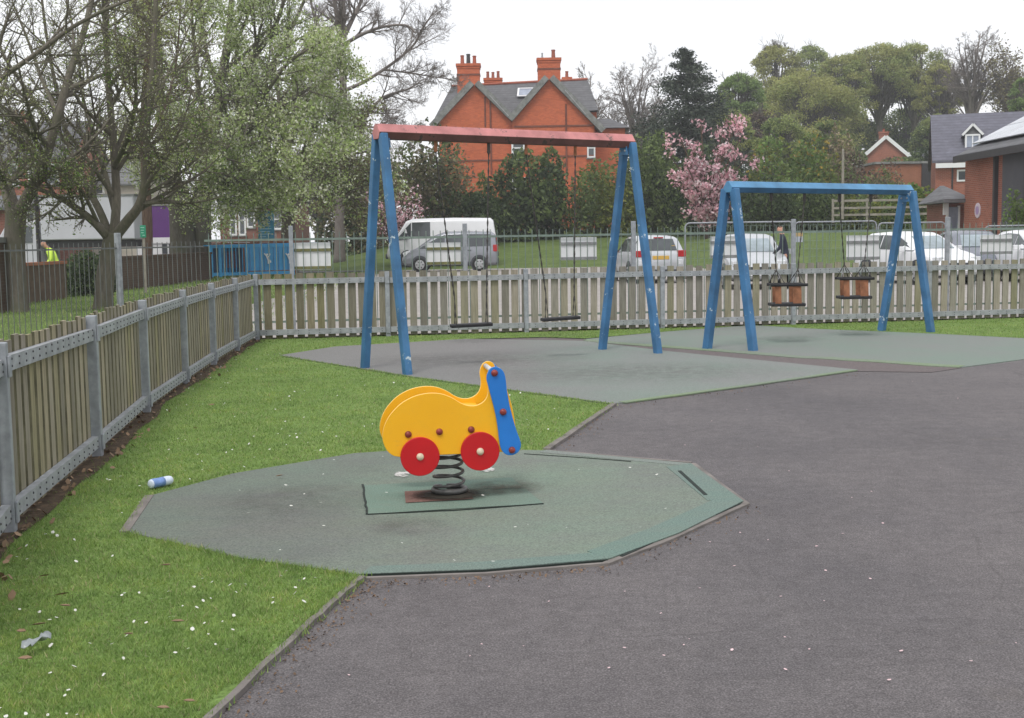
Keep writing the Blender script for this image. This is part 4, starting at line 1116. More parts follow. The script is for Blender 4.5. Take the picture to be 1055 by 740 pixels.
# gable roofs running back, their verges edged in stone
def slope(a, b, y0, y1, th, m, name):
    mb = MB(); d = V((b[0] - a[0], 0, b[1] - a[1])); n = V((-d.z, 0, d.x)).normalized()
    if n.z < 0: n = -n
    vs = []
    for y in (y0, y1):
        for p in (a, b):
            vs.append(Q(p[0], y, p[1]) + n * 0.02)
        for p in (b, a):
            vs.append(Q(p[0], y, p[1]) + n * (0.02 + th))
    mb.add(vs, [(0, 1, 2, 3), (7, 6, 5, 4), (0, 4, 5, 1), (1, 5, 6, 2), (2, 6, 7, 3), (3, 7, 4, 0)])
    return mb.build(name, m, vl)
for (a, b, y0) in (((xLm, hz(489.5, 88)), (xL0 - 0.35, hz(452, 127) - 0.40), YH), ((xLm, hz(489.5, 88)), (xLR - 0.02, zv), YH), ((xRm, hz(566, 83)), (xLR + 0.02, zv), YH - 0.35), ((xRm, hz(566, 83)), (xR1 + 0.45, hz(612, 130) - 0.5), YH - 0.35)):
    slope(a, b, y0 - 0.02, YH + 6.5, 0.10, M['slate'], 'roof')
    slope(a, b, y0 - 0.34, y0 - 0.025, 0.40, M['coping'], 'verge')
# main roof behind, ridge along X
zr = at(560, 83, YH + 5.5).z; xa, xb = hx(464) , hx(617)
mb = MB()
ridL, ridR = Q(hx(462), YH + 5.5, zr - 0.35), Q(hx(611), YH + 5.5, zr)
eL, eR = Q(hx(446), YH + 0.4, hz(446, 124)), Q(hx(617), YH + 0.4, hz(617, 113))
bL, bR = Q(hx(446), YH + 11, hz(446, 124)), Q(hx(617), YH + 11, hz(617, 113))
mb.add([ridL, ridR, eR, eL, bL, bR], [(0, 3, 2, 1), (0, 1, 5, 4), (0, 4, 3), (1, 2, 5)])
mb.add([p + V((0, 0, -0.02)) for p in (eL, eR, bR, bL)], [(0, 1, 2, 3)])
mb.build('main_roof', M['slate_dark'], vl)
mb = MB(); mb.tube([ridL + V((0, 0, 0.04)), ridR + V((0, 0, 0.04))], 0.11, 6); mb.build('ridge_tiles', M['pot'], vl)
wall_prism([(xL0 + 0.3, zbv), (xR1 + 0.25, zbv), (xR1 + 0.25, hz(617, 114)), (xL0 + 0.3, hz(446, 125))], YH + 1.0, YH + 10.6, M['brick_red'])
# right lower wing with a hipped roof
x0w, x1w = hx(613), hx(645); zt, ze_ = hz(616, 118), hz(640, 131)
mb = MB(); mb.box(Q((x0w + x1w) / 2, YH + 3.3, (zbv + ze_) / 2), (x1w - x0w, 5.0, ze_ - zbv)); mb.build('wing_wall', M['brick_red'], vl)
mb = MB(); e = 0.35
p = [Q(x0w - .1, YH + 0.8 - e, ze_), Q(x1w + e, YH + 0.8 - e, ze_), Q(x1w + e, YH + 5.8, ze_), Q(x0w - .1, YH + 5.8, ze_), Q(x0w - .1, YH + 3.3, zt), Q(x1w - 0.8, YH + 3.3, zt)]
mb.add(p, [(0, 1, 5, 4), (1, 2, 5), (2, 3, 4, 5), (3, 0, 4), (0, 3, 2, 1)]); mb.build('wing_roof', M['slate_dark'], vl)
chimney(vl, Q(hx(483), YH + 1.7, 0), 1.55, 1.1, hz(483, 100) - og.z, hz(483, 63) - og.z, [(-0.42, 0.62, 0.14, M['pot']), (0.0, 0.70, 0.15, M['pot_dark']), (0.42, 0.58, 0.14, M['pot'])], M['brick_red'])
chimney(vl, Q(hx(567), YH + 1.7, 0), 1.55, 1.1, hz(567, 98) - og.z, hz(567, 57) - og.z, [(-0.45, 0.40, 0.07, M['lead']), (0.32, 0.60, 0.15, M['pot'])], M['brick_red'])
chimney(vl, Q(at(508, 85, YH + 7).x, YH + 7, 0), 1.25, 0.8, zr - og.z - 1.2, at(508, 81, YH + 7).z - og.z, [(-0.38, 0.50, 0.12, M['pot']), (0.0, 0.46, 0.12, M['pot']), (0.38, 0.52, 0.12, M['pot'])], M['brick_red'])
chimney(vl, Q(at(584, 82, YH + 7).x, YH + 7, 0), 0.6, 0.6, zr - og.z - 1.2, at(584, 80, YH + 7).z - og.z, [(0, 0.45, 0.13, M['pot'])], M['brick_red'])
# roof light and pale flashing lines
rn = (eR - ridR).cross(ridL - ridR).normalized()
if rn.z < 0: rn = -rn
window(vl, Q(hx(543), YH + 3.9, 0) * V((1, 1, 0)) if False else (ridL.lerp(ridR, 0.5) * 0 + V((hx(543) - og.x, YH + 3.4 - og.y, (zr - og.z) - 2.1 * (zr - hz(560, 118)) / 5.1 + 0.14))), 1.2, 1.5, n=rn, gm=M['glass_pale'], fw=0.12, sill=False)
for a, b in (((hx(536), YH + 2.6, hz(536, 103)), (hx(529), YH + 0.6, hz(529, 121))), ((hx(505), YH - 0.33, hz(505, 99)), (hx(525), YH - 0.33, hz(525, 121))), ((hx(582), YH - 0.68, hz(582, 94)), (hx(603), YH - 0.68, hz(603, 119)))):
    mb = MB(); mb.bar(Q(*a), Q(*b), 0.12, 0.05); mb.build('flashing', M['lead'], vl)
window(vl, Q(hx(533.5), YH - 0.36, hz(533, 153)), 0.92, 1.55, bars=(1, 2), fw=0.13)
window(vl, Q(hx(608.5), YH - 0.36, hz(608, 153)), 0.55, 1.3, bars=(1, 2), fw=0.1)
window(vl, Q(hx(533.5), YH - 0.36, hz(533, 195)), 0.92, 1.55, bars=(1, 2), fw=0.13)
for (x0, x1, y, yy) in ((530, 611, 131, YH - 0.36), (531, 611, 162, YH - 0.36), (455, 525, 166, YH - 0.01)):
    mb = MB(); mb.bar(Q(hx(x0), yy, hz(x0, y)), Q(hx(x1), yy, hz(x0, y)), 0.07, 0.11); mb.build('string_course', M['course'], vl)
for (x, y0, y1, yy) in ((505.5, 104, 180, YH - 0.06), (583, 108, 180, YH - 0.41), (500, 100, 131, YH - 0.02)):
    mb = MB(); mb.tube([Q(hx(x), yy, hz(x, y0)), Q(hx(x), yy, hz(x, y1))], 0.06, 6); mb.build('drainpipe', M['course'], vl)

# ------------------------------------------------------------------ slate-roofed house with a dormer
YD = 76.0
dx0 = at(964, 160, YD).x; zeave = at(975, 165, YD).z; zrid = at(975, 121, YD + 5.5).z; zgd = terr(dx0 + 5, YD)
AD = R(17)
dh = thing('brick_house', 'newer brick house with a plain slate roof and one white dormer', 'house', (dx0, YD, zgd), None, -AD); og = dh.location.copy()
def dloc(x, y, off=0.0):
    """local point of the turned front wall (or off metres behind it) seen at the image point"""
    u = (x - W0 / 2) / F0; u_ = u
    X0, Y0 = dx0 + off * math.sin(AD), YD + off * math.cos(AD)
    t_ = (u_ * Y0 - X0) / (math.cos(AD) + u_ * math.sin(AD))
    return V((t_, off, at(x, y, Y0 - t_ * math.sin(AD)).z - zgd))
gable_block(dh, 0, 15, 0, 11, -1.5, zeave - og.z, zrid - og.z, M['brick_new'], M['slate_blue'], 'X', 0.35)
mb = MB(); mb.bar(V((0, -0.42, zeave - og.z - 0.35)), V((14.9, -0.42, zeave - og.z - 0.35)), 0.06, 0.28); mb.build('fascia', M['upvc'], dh)
pd = dloc(1000, 145, 1.2); dcx = pd.x; dyf = 1.2
z0d, z1d, z2d = dloc(1000, 155, 1.2).z, dloc(1000, 138, 1.2).z, dloc(1000, 129, 1.2).z
mb = MB(); hw = 0.47
mb.prism([(dcx - hw, z0d), (dcx + hw, z0d), (dcx + hw, z1d), (dcx, z2d), (dcx - hw, z1d)], dyf, dyf + 3.0, tf=lambda x, z, y: V((x, y, z)))
dw = mb.build('dormer', M['slate_dark'], dh)
for s in (-1, 1):
    mb = MB(); mb.bar(V((dcx, dyf - 0.08, z2d + 0.05)), V((dcx + s * (hw + 0.12), dyf - 0.08, z1d - 0.07)), 0.12, 0.13); mb.build('bargeboard', M['upvc'], dw)
    mb = MB(); sl = (z2d - z1d) / hw
    mb.prism([(dcx, z2d + 0.03), (dcx + s * (hw + 0.14), z1d - 0.14 * sl + 0.03), (dcx + s * (hw + 0.14), z1d - 0.14 * sl + 0.11), (dcx, z2d + 0.12)], dyf - 0.05, dyf + 3, tf=lambda x, z, y: V((x, y, z))); mb.build('dormer_roof', M['slate_blue'], dw)
window(dh, V((dcx, dyf - 0.01, (z0d + z1d) / 2)), 0.86, z1d - z0d - 0.04, bars=(2, 1), fw=0.1, gm=M['glass_pale'], sill=False)
window(dh, dloc(990, 181) + V((0, -0.01, 0)), 0.6, 0.7, bars=(1, 1), fw=0.1, sill=False)
mb = MB(); pq = dloc(980, 170); mb.tube([V((pq.x, -0.08, zeave - og.z - 0.3)), V((pq.x, -0.08, -1))], 0.05, 6); mb.build('drainpipe', M['dark_trim'], dh)

# ------------------------------------------------------------------ small gabled house up the hill
YG = 128.0
gx0, gx1 = at(889, 160, YG).x, at(936, 160, YG).x
gh = thing('gabled_house', 'small brick house with a white edged gable among the trees on the hill', 'house', ((gx0 + gx1) / 2, YG, terr((gx0 + gx1) / 2, YG) - 1.0), None, R(-15)); og = gh.location.copy()
ze_, zr_ = at(912, 163, YG).z - og.z, at(910, 142, YG).z - og.z
gable_block(gh, gx0 - og.x, gx1 - og.x, 0, 9, -1.5, ze_, zr_, M['brick_new'], M['slate_dark'], 'Y', 0.3)
for s in (-1, 1):
    xm = (gx0 + gx1) / 2 - og.x; xe = (gx1 if s > 0 else gx0) - og.x
    mb = MB(); mb.bar(V((xm, -0.24, zr_ + 0.1)), V((xe + s * 0.3, -0.24, ze_ - 0.15)), 0.1, 0.34); mb.build('bargeboard', M['upvc'], gh)
chimney(gh, ((gx0 + gx1) / 2 - og.x - 0.2, 1.2, 0), 0.9, 0.7, zr_ - 0.6, at(908, 135, YG).z - og.z, [(0, 0.3, 0.13, M['pot'])], M['brick_new'])
x0s, x1s = at(932, 160, YG + 3).x - og.x, at(953, 160, YG + 3).x - og.x
mb = MB(); zt_, zb_ = at(940, 155, YG + 3).z - og.z, at(940, 166, YG + 3).z - og.z
mb.add([V((x0s, 5.5, zt_)), V((x1s, 5.5, zt_)), V((x1s, 1.2, zb_)), V((x0s, 1.2, zb_)), V((x0s, 9, zb_)), V((x1s, 9, zb_))], [(0, 3, 2, 1), (0, 1, 5, 4), (1, 2, 5), (0, 4, 3), (3, 4, 5, 2)]); mb.build('side_roof', M['slate_blue'], gh)
mb = MB(); mb.box(V(((x0s + x1s) / 2, 5.0, zb_ / 2 - 1)), (x1s - x0s - 0.3, 6.8, zb_ + 1.95)); mb.build('side_wall', M['brick_new'], gh)

# low orange brick building below it
YO = 92.0
ox0, ox1 = at(902, 180, YO).x, at(962, 180, YO).x
ob = thing('brick_outbuilding', 'low orange brick outbuilding behind the garden bushes with a dark doorway', 'outbuilding', ((ox0 + ox1) / 2, YO, terr((ox0 + ox1) / 2, YO) - 0.5)); og = ob.location.copy()
zt_ = at(930, 169, YO).z - og.z
mb = MB(); mb.box((0, 2.5, zt_ / 2 - 0.5), (ox1 - ox0, 5, zt_ + 1)); mb.build('wall', M['brick_orange'], ob)
mb = MB(); mb.box((0, 2.5, zt_ + 0.09), (ox1 - ox0 + 0.3, 5.3, 0.16)); mb.build('coping', M['coping'], ob)
mb = MB(); mb.box((at(960, 180, YO).x - og.x - 0.35, -0.05, zt_ - 1.0), (0.8, 0.12, 2.2)); mb.build('doorway', M['dark_trim'], ob)

# ------------------------------------------------------------------ brick building with solar panels on the right
bx_ = 18.55; Yf, Yn = 51.8, 40.0
sb = thing('brick_clubhouse', 'single storey brick building with charcoal cladding and solar panels on its roof', 'building', (bx_ + 6, (Yf + Yn) / 2, 0)); og = sb.location.copy()
zev = 4.30
mb = MB(); mb.box(V((bx_ + 6, (Yf + Yn) / 2, zev / 2 - 0.2)) - og, (12, Yf - Yn, zev + 0.35)); mb.build('wall', M['brick_new'], sb)
def yat(x, X):   # depth at which the plane X meets image column x
    return X * F0 / (x - W0 / 2)
# charcoal clad bays and trims on the side wall
for xa_, xb_, m_, pr in ((1031, 1054, M['charcoal'], 0.06), (1055.5, 1090, M['charcoal'], 0.05)):
    ya, yb = yat(xa_, bx_ - pr), yat(xb_, bx_ - pr)
    mb = MB(); mb.box(V((bx_ - pr / 2, (ya + yb) / 2, zev / 2)) - og, (pr, abs(ya - yb), zev - 0.1)); mb.build('cladding_panel', m_, sb)
for x in (1023.5, 1054.8):
    y = yat(x, bx_ - 0.1); mb = MB(); mb.box(V((bx_ - 0.075, y, zev / 2)) - og, (0.15, 0.18, zev - 0.1)); mb.build('drainpipe', M['dark_trim'], sb)
ang = math.tan(R(27))
e0 = bx_ - 0.45; zf = zev + 0.03
mb = MB()
pr = [(e0, zf), (bx_ + 6, zf + (bx_ + 6 - e0) * ang), (bx_ + 12.6, zf), (bx_ + 12.6, zf + 0.16), (bx_ + 6, zf + (bx_ + 6 - e0) * ang + 0.18), (e0, zf + 0.16)]
mb.prism(pr, Yn - 0.4, Yf - 0.1, tf=lambda x, z, y: V((x, y, z)) - og); mb.build('roof', M['slate_dark'], sb)
mb = MB(); mb.box(V((e0 - 0.05, (Yf + Yn) / 2 - 0.25, zf + 0.0)) - og, (0.10, Yf - Yn + 0.3, 0.26)); mb.build('fascia', M['dark_trim'], sb)
dr = V((1, 0, ang)).normalized(); nr = V((-ang, 0, 1)).normalized()
k = 0
yy = Yf - 0.3
while yy - 1.0 > Yn - 0.3:
    for r_ in range(3):
        a = V((e0, 0, zf + 0.16)) + dr * (0.75 + r_ * 1.55) + nr * 0.11
        mb = MB(); q = [a, a + dr * 1.50]
        mb.add([V((p.x, y, p.z)) - og + nr * h for p in q for y in (yy, yy - 0.98) for h in (0, 0.04)], [(0, 1, 3, 2), (4, 6, 7, 5), (0, 4, 5, 1), (2, 3, 7, 6), (0, 2, 6, 4), (1, 5, 7, 3)])
        mb.build('solar_panel', M['panel_pv'], sb)
    yy -= 1.0
mb = MB(); c = V((bx_, yat(1007, bx_), at(1007, 217, yat(1007, bx_)).z)) - og
mb.lathe(c, (-1, 0, 0), [(0.30, 0), (0.30, 0.03), (0.28, 0.035)], 20); pq = mb.build('plaque', paint('pink_plaque', (0.60, 0.50, 0.56), 0.5, 0.15, 9), sb)
mb = MB(); mb.lathe(c, (-1, 0, 0), [(0.17, 0.037), (0.17, 0.042)], 16); mb.build('plaque_centre', paint('plaque_violet', (0.36, 0.24, 0.42), 0.5, 0.2, 14), pq)
# entrance lean-to
yl = Yf + 0.4
lx0, lx1 = at(971, 208, yl).x, bx_ + 0.3
mb = MB(); zl0, zl1 = at(980, 205.5, yl).z, at(990, 190, yl + 1.6).z
mb.add([V((lx0 - 0.1, yl - 0.5, zl0)) - og, V((lx1, yl - 0.5, zl0)) - og, V((lx1, yl + 3, zl1)) - og, V((lx0 + 0.9, yl + 3, zl1)) - og, V((lx0 - 0.1, yl - 0.5, zl0 - 0.14)) - og, V((lx1, yl - 0.5, zl0 - 0.14)) - og, V((lx1, yl + 3, zl0 - 0.14)) - og, V((lx0 - 0.1, yl + 3, zl0 - 0.14)) - og],
       [(0, 1, 2, 3), (4, 7, 6, 5), (0, 4, 5, 1), (1, 5, 6, 2), (2, 6, 7, 3), (0, 3, 7, 4)]); mb.build('porch_roof', M['slate_dark'], sb)
mb = MB(); mb.box(V(((lx0 + lx1) / 2 + 0.2, yl + 1.8, (zl0 - 0.15) / 2)) - og, (lx1 - lx0 - 0.3, 2.4, zl0 - 0.16)); mb.build('porch_wall', M['brick_old'], sb)
mb = MB(); xd = at(986.5, 220, yl).x; mb.box(V((xd, yl + 0.56, 1.25)) - og, (0.42, 0.10, 2.4)); dr_ = mb.build('door', M['glass_pale'], sb)
for s in (-0.24, 0.24):
    mb = MB(); mb.box(V((xd + s, yl + 0.54, 1.25)) - og, (0.07, 0.14, 2.5)); mb.build('door_frame', M['upvc'], dr_)
mb = MB(); mb.box(V((at(979, 215, yl).x, yl + 0.53, at(979, 215, yl).z)) - og, (0.22, 0.08, 0.5)); mb.build('door_notice', M['upvc'], sb)

# ------------------------------------------------------------------ left side: terrace, end house, boundary wall
def left_house(label, x0, x1, Y, ybase, yeave, yridge, depth, bm_, rm, wins, chim=None, name='terraced_house', ridge='X'):
    X0, X1 = at(x0, yeave, Y).x, at(x1, yeave, Y).x
    h = thing(name, label, 'house', ((X0 + X1) / 2, Y, 0)); og = h.location.copy()
    ze_ = at((x0 + x1) / 2, yeave, Y).z; zr_ = at((x0 + x1) / 2, yridge, Y + depth / 2).z
    gable_block(h, X0 - og.x, X1 - og.x, 0, depth, -0.3, ze_, zr_, bm_, rm, ridge, 0.3)
    for (wx, wy, w, hh) in wins:
        window(h, V((at(wx, wy, Y).x - og.x, -0.01, at(wx, wy, Y).z)), w, hh, bars=(1, 2), fw=0.14)
    for (cx, y1) in (chim or []):
        chimney(h, (at(cx, y1, Y + depth / 2).x - og.x, depth / 2, 0), 1.0, 0.9, zr_ - 1, at(cx, y1, Y + depth / 2).z, [(-0.25, 0.35, 0.12, M['pot']), (0.25, 0.35, 0.12, M['pot'])], bm_)
    return h
left_house('red brick terrace with white windows seen between tree trunks above the blue hut', 226, 300, 104, 246, 213, 196, 9, M['brick_old'], M['slate'], [(240, 227, 0.62, 2.5), (249.5, 227, 0.62, 2.5), (258.5, 224, 0.7, 1.7), (286, 226, 0.8, 1.7)], [(262, 190)])
left_house('brick house with tall white windows behind the trunk at the left edge', -60, 38, 56, 285, 216, 205, 7, M['brick_old'], M['slate_dark'], [(22, 239, 0.28, 1.9), (32.5, 239, 0.55, 1.9)], None, 'end_house')
left_house('tall red brick house half hidden by branches above the dull white lorry body', -70, 72, 92, 250, 165, 128, 9, M['brick_new'], M['slate_dark'], [(36, 178, 1.0, 1.6), (54, 180, 1.0, 1.6), (12, 180, 1.0, 1.6)], [(20, 118)], 'brick_house')
left_house('pale rendered row of houses behind the lorry, roof just above it', 74, 150, 96, 250, 190, 168, 9, paint('pale_render', (0.42, 0.38, 0.33), 0.9, 0.12, 2), M['slate'], [(84, 200, 1.0, 1.4), (101, 200, 1.0, 1.4)], [(120, 160)])

def wall_line(label, a, b, z1, th, m, capm, cat='wall', name='boundary_wall'):
    w = thing(name, label, cat, (a + b) / 2 * 1.0); og = w.location.copy()
    d = (b - a).normalized()
    mb = MB(); mb.bar(a - og + V((0, 0, z1 / 2 - 0.1)), b - og + V((0, 0, z1 / 2 - 0.1)), th, z1 + 0.2); mb.build('wall', m, w)
    mb = MB(); mb.bar(a - og + V((0, 0, z1 + 0.045)), b - og + V((0, 0, z1 + 0.045)), th + 0.08, 0.08); mb.build('coping', capm, w)
    return w
wa, wb = gp(-60, 322), gp(66, 306)
wall_line('brown boarded boundary wall with orange capping below the hi vis worker', wa, wb, 0.93, 0.2, M['wood_brown'], M['brick_orange'])
wc, wd2 = gp(112, 300), gp(216, 287)
wall_line('brown brick wall behind the big double trunk and beside the blue hut', wc, wd2, 0.98, 0.22, M['brick_brown'], M['brick_brown'])
we, wf = at(205, 290, 56.5), at(305, 290, 57.5); we.z = wf.z = 0
wall_line('orange brick wall with its top showing over the blue hut', we, wf, 1.42, 0.3, M['brick_orange'], M['brick_orange'])
pa_ = gp(4, 321)
mb = MB(); mb.box((0, 0, 0.75), (0.55, 0.55, 1.6)); pier = thing('brick_pier', 'dark brick gate pier at the left edge behind the leaning trunk', 'pier', (pa_.x - 0.25, pa_.y, 0)); mb.build('shaft', M['brick_brown'], pier)
mb = MB(); mb.box((0, 0, 1.6), (0.66, 0.66, 0.12)); mb.build('cap', M['coping'], pier)
# dark post in front of the lorry
pp_ = gp(42.5, 309); mb = MB()
mb.lathe((0, 0, 0), (0, 0, 1), [(0.07, 0), (0.07, 0.5), (0.055, 0.55), (0.05, 2.9), (0.07, 2.95), (0.02, 3.0)], 10)
lp = mb.build('post', M['dark_trim'], None, origin=(0, 0, 0)); lp.location = (pp_.x, pp_.y, 0); lp.name = 'iron_post'
tag(lp, 'slim dark post standing at the left end of the dull white lorry body', 'post')

# ------------------------------------------------------------------ blue hut (bin store) with dancing figures
YB = 54.0
ha, hb = at(217, 284, YB - 1.2), at(303, 280, YB + 0.6); ha.z = hb.z = 0
hut = thing('blue_hut', 'low bright blue painted enclosure with barred front and two white dancing figures', 'enclosure', (ha + hb) / 2 * 1.0); og = hut.location.copy()
hd = (hb - ha).normalized(); hn = V((hd.y, -hd.x, 0)); up = V((0, 0, 1)); hw_ = (hb - ha).length
zt_ = at(260, 252, YB).z
ha0 = ha - og
def hutbar(u0, z0, u1, z1, w, h, m, name, off=0.0, par=None):
    mb = MB(); mb.bar(ha0 + hd * u0 + up * z0 + hn * off, ha0 + hd * u1 + up * z1 + hn * off, w, h); return mb.build(name, m, par or hut)
hutbar(0, zt_ - 0.06, hw_ * 1.0, zt_ - 0.06, 0.10, 0.13, M['hut_blue'], 'top_rail')
hutbar(0, 0.12, hw_, 0.12, 0.10, 0.13, M['hut_blue'], 'bottom_rail')
for u in (0.05, 0.42, 1.55, hw_ - 0.05):
    mb = MB(); mb.box(ha0 + hd * u + up * (zt_ / 2) + hn * 0.02, (0.11, 0.11, zt_), Matrix.Rotation(math.atan2(hd.y, hd.x), 3, 'Z')); mb.build('post', M['hut_blue'], hut)
mb = MB(); u = 0.55
while u < 1.5:
    mb.tube([ha0 + hd * u + up * 0.15 + hn * 0.01, ha0 + hd * u + up * (zt_ - 0.1) + hn * 0.01], 0.022, 5); u += 0.14
mb.build('bars', M['hut_blue'], hut)
hutbar(0.1, 0.72, 1.5, 0.72, 0.03, 1.1, M['hut_dark'], 'back_panel', -0.25)
hutbar(0.68, 0.72, 1.22, 0.72, 0.02, 0.7, paint('mosaic', (0.13, 0.05, 0.07), 0.8, 0.6, 9), 'mosaic_panel', -0.2)
hutbar(1.62, 0.72, hw_ - 0.1, 0.72, 0.05, zt_ - 0.35, M['hut_blue'], 'front_panel', -0.02)
mb = MB(); u = 1.72
while u < hw_ - 0.1:
    mb.box(ha0 + hd * u + up * 0.72 + hn * 0.02, (0.035, 0.03, zt_ - 0.36), Matrix.Rotation(math.atan2(hd.y, hd.x), 3, 'Z')); u += 0.21
mb.build('panel_battens', paint('hut_blue_light', (0.07, 0.27, 0.55), 0.6, 0.1, 2), hut)
for fx in (275.5, 295.5):
    u = (at(fx, 265, YB).x - ha.x) / hd.x; zc = at(fx, 266, YB).z
    c = ha0 + hd * u + up * zc + hn * 0.05
    mb = MB()
    def L2(pts, w):
        for p, q in zip(pts[:-1], pts[1:]): mb.bar(c + hd * p[0] + up * p[1], c + hd * q[0] + up * q[1], 0.02, w, up=up)
    L2([(-0.03, 0.0), (-0.06, 0.10), (-0.16, 0.20)], 0.05); L2([(-0.03, 0.02), (0.06, 0.09), (0.09, 0.19)], 0.05)
    L2([(-0.03, 0.02), (0.02, -0.10), (0.01, -0.24)], 0.06); L2([(0.0, -0.06), (0.10, -0.11), (0.12, -0.2)], 0.05)
    mb.lathe(c + hd * -0.03 + up * 0.15, hn, [(0.045, -0.01), (0.045, 0.012)], 10)
    mb.build('dancing_figure', M['upvc'], hut)
# side and lid
hutbar(0.0, zt_ - 0.02, hw_ * 1.32, zt_ + 0.02, 0.9, 0.05, M['hut_blue'], 'lid', -0.5)
# teal sign on a post
st = gp(276, 283); st = at(276, 284, 55.6); 
sg = thing('information_sign', 'upright teal sign with lines of small white lettering above the blue hut', 'sign', (st.x, 55.6, 0)); og = sg.location.copy()
z0, z1 = at(276, 248, 55.6).z, at(276, 217, 55.6).z
mb = MB(); mb.box((0, 0, (z0 + z1) / 2), (0.70, 0.05, z1 - z0)); bd = mb.build('sign_panel', M['sign_teal'], sg, bevel=0.01)
mb = MB(); rr = random.Random(5)
for i in range(7):
    w = rr.uniform(0.25, 0.52); mb.box((-0.28 + w / 2, -0.03, z1 - 0.45 - i * 0.115), (w, 0.012, 0.028))
mb.build('sign_lettering', paint('pale_letter', (0.40, 0.58, 0.66), 0.6), bd)
mb = MB(); mb.box((0.06, -0.03, z1 - 0.2), (0.10, 0.012, 0.16), Matrix.Rotation(0.5, 3, 'Y')); mb.build('sign_emblem', paint('pale_emblem', (0.45, 0.62, 0.68), 0.6), bd)
for s in (-0.3, 0.3):
    mb = MB(); mb.tube([(s, 0.06, 0), (s, 0.06, z1 - 0.05)], 0.03, 6); mb.build('post', M['galv'], sg)
# small green sign on the verge
gs = gp(150.5, 302)
g = thing('small_sign', 'little green sign with pale marks on a thin timber post under the trees', 'sign', gs); og = g.location.copy()
mb = MB(); zc = at(150.5, 238.5, gs.y).z; mb.box((0, 0, zc / 2), (0.06, 0.06, zc + 0.1)); mb.build('post', M['timber_rail'], g)
mb = MB(); mb.box((0, -0.045, zc), (0.17, 0.02, 0.36)); p_ = mb.build('sign_panel', M['sign_green'], g, bevel=0.004)
mb = MB(); rr = random.Random(8)
for i in range(4): mb.box((rr.uniform(-0.02, 0.02), -0.058, zc + 0.11 - i * 0.075), (rr.uniform(0.06, 0.11), 0.006, 0.02))
mb.build('sign_marks', paint('pale_green_mark', (0.35, 0.62, 0.5), 0.6), p_)

# ------------------------------------------------------------------ lorry body and purple vehicle
def box_vehicle(label, cat, x0, x1, Y, y0, y1, m, name, depth, band=None):
    X0, X1 = at(x0, y0, Y).x, at(x1, y0, Y).x
    b = thing(name, label, cat, ((X0 + X1) / 2, Y, 0)); og = b.location.copy()
    zt = at((x0 + x1) / 2, y0, Y).z; zb = at((x0 + x1) / 2, y1, Y).z; w = X1 - X0
    mb = MB(); mb.box((0, depth / 2, (zt + zb) / 2), (w, depth, zt - zb)); body = mb.build('box_body', m, b, bevel=0.04)
    mb = MB(); mb.box((0, depth / 2, zt + 0.02), (w + 0.06, depth + 0.06, 0.07)); mb.build('top_trim', M['coping'], body)
    mb = MB(); mb.box((0, depth / 2, zb - 0.15), (w - 0.1, depth - 0.3, 0.28)); mb.build('chassis', M['dark_trim'], b)
    for wx in (-w * 0.33, w * 0.30):
        mb = MB(); mb.lathe((wx, 0.12, 0.45), (0, 1, 0), [(0.3, 0), (0.45, 0.04), (0.45, 0.26), (0.3, 0.3)], 16); wh = mb.build('wheel', M['tyre'], b)
        mb = MB(); mb.lathe((wx, 0.11, 0.45), (0, -1, 0), [(0.26, 0), (0.24, 0.02), (0.1, 0.03)], 12); mb.build('rim', M['rim'], wh)
    return b, og, zt, zb, w
lo, og, zt, zb, w = box_vehicle('large dull white lorry body parked behind the hedge, seen between trunks', 'lorry', 40, 137, 47, 202, 247, M['grey_white'], 'box_lorry', 2.3)
mb = MB(); pr = [(0, 0.5), (1.7, 0.5), (1.7, 1.5), (1.2, 2.3), (0, 2.35)]
mb.prism(pr, 0.1, 2.2, tf=lambda x, z, y: V((-w / 2 - 0.08 - x, y, z))); cab = mb.build('cab', M['grey_white'], lo, bevel=0.06)
mb = MB(); mb.box((-w / 2 - 0.75, 0.09, 1.85), (0.8, 0.03, 0.6)); mb.build('side_window', M['car_glass'], cab)
pu, og, zt, zb, w = box_vehicle('purple sided vehicle with a white lower band and dark panes behind the trees', 'bus', 138, 192, 66, 212, 249, M['purple'], 'purple_bus', 2.4)
mb = MB(); mb.box((0, -0.02, zb + 0.06), (w * 0.98, 0.05, 0.3)); mb.build('lower_band', M['upvc'], pu)
mb = MB(); mb.box((0, 0.05, zb - 0.38), (w * 0.98, 0.06, 0.6)); sk = mb.build('skirt', M['upvc'], pu)
for i in range(3):
    mb = MB(); mb.box((0.15 + i * 0.34, 0.0, zb - 0.38), (0.24, 0.06, 0.52)); mb.build('dark_pane', M['car_dark'], sk)

# ------------------------------------------------------------------ garden fence rails on the slope, mesh fence panels
def post_rail(label, pts, zs, name='rail_fence'):
    f = thing(name, label, 'fence', pts[0]); og = f.location.copy()
    for p in pts:
        mb = MB(); mb.box(p - og + V((0, 0, zs[-1] / 2)), (0.10, 0.10, zs[-1] + 0.2)); mb.build('post', M['timber_rail'], f)
    for z in zs:
        for a, b in zip(pts[:-1], pts[1:]):
            mb = MB(); mb.bar(a - og + V((0, -0.06, z)), b - og + V((0, -0.06, z)), 0.04, 0.11); mb.build('rail', M['timber_rail'], f)
    return f
rp_ = [at(x, 226 + (x - 860) * 0.02, 63) for x in (858, 893, 930, 968)]
for p in rp_: p.z = at(900, 227, 63).z
post_rail('weathered three rail garden fence below the bushes on the slope', rp_, (0.28, 0.62, 0.98))
hp_ = at(858, 160, 66)
mb = MB(); mb.lathe((0, 0, 0), (0, 0, 1), [(0.07, 0), (0.06, 3.4), (0.02, 3.45)], 8)
o = mb.build('garden_post', M['timber_rail'], None, origin=(0, 0, 0)); o.location = (at(868.5, 172, 62.8).x, 62.8, at(868.5, 226, 62.8).z)
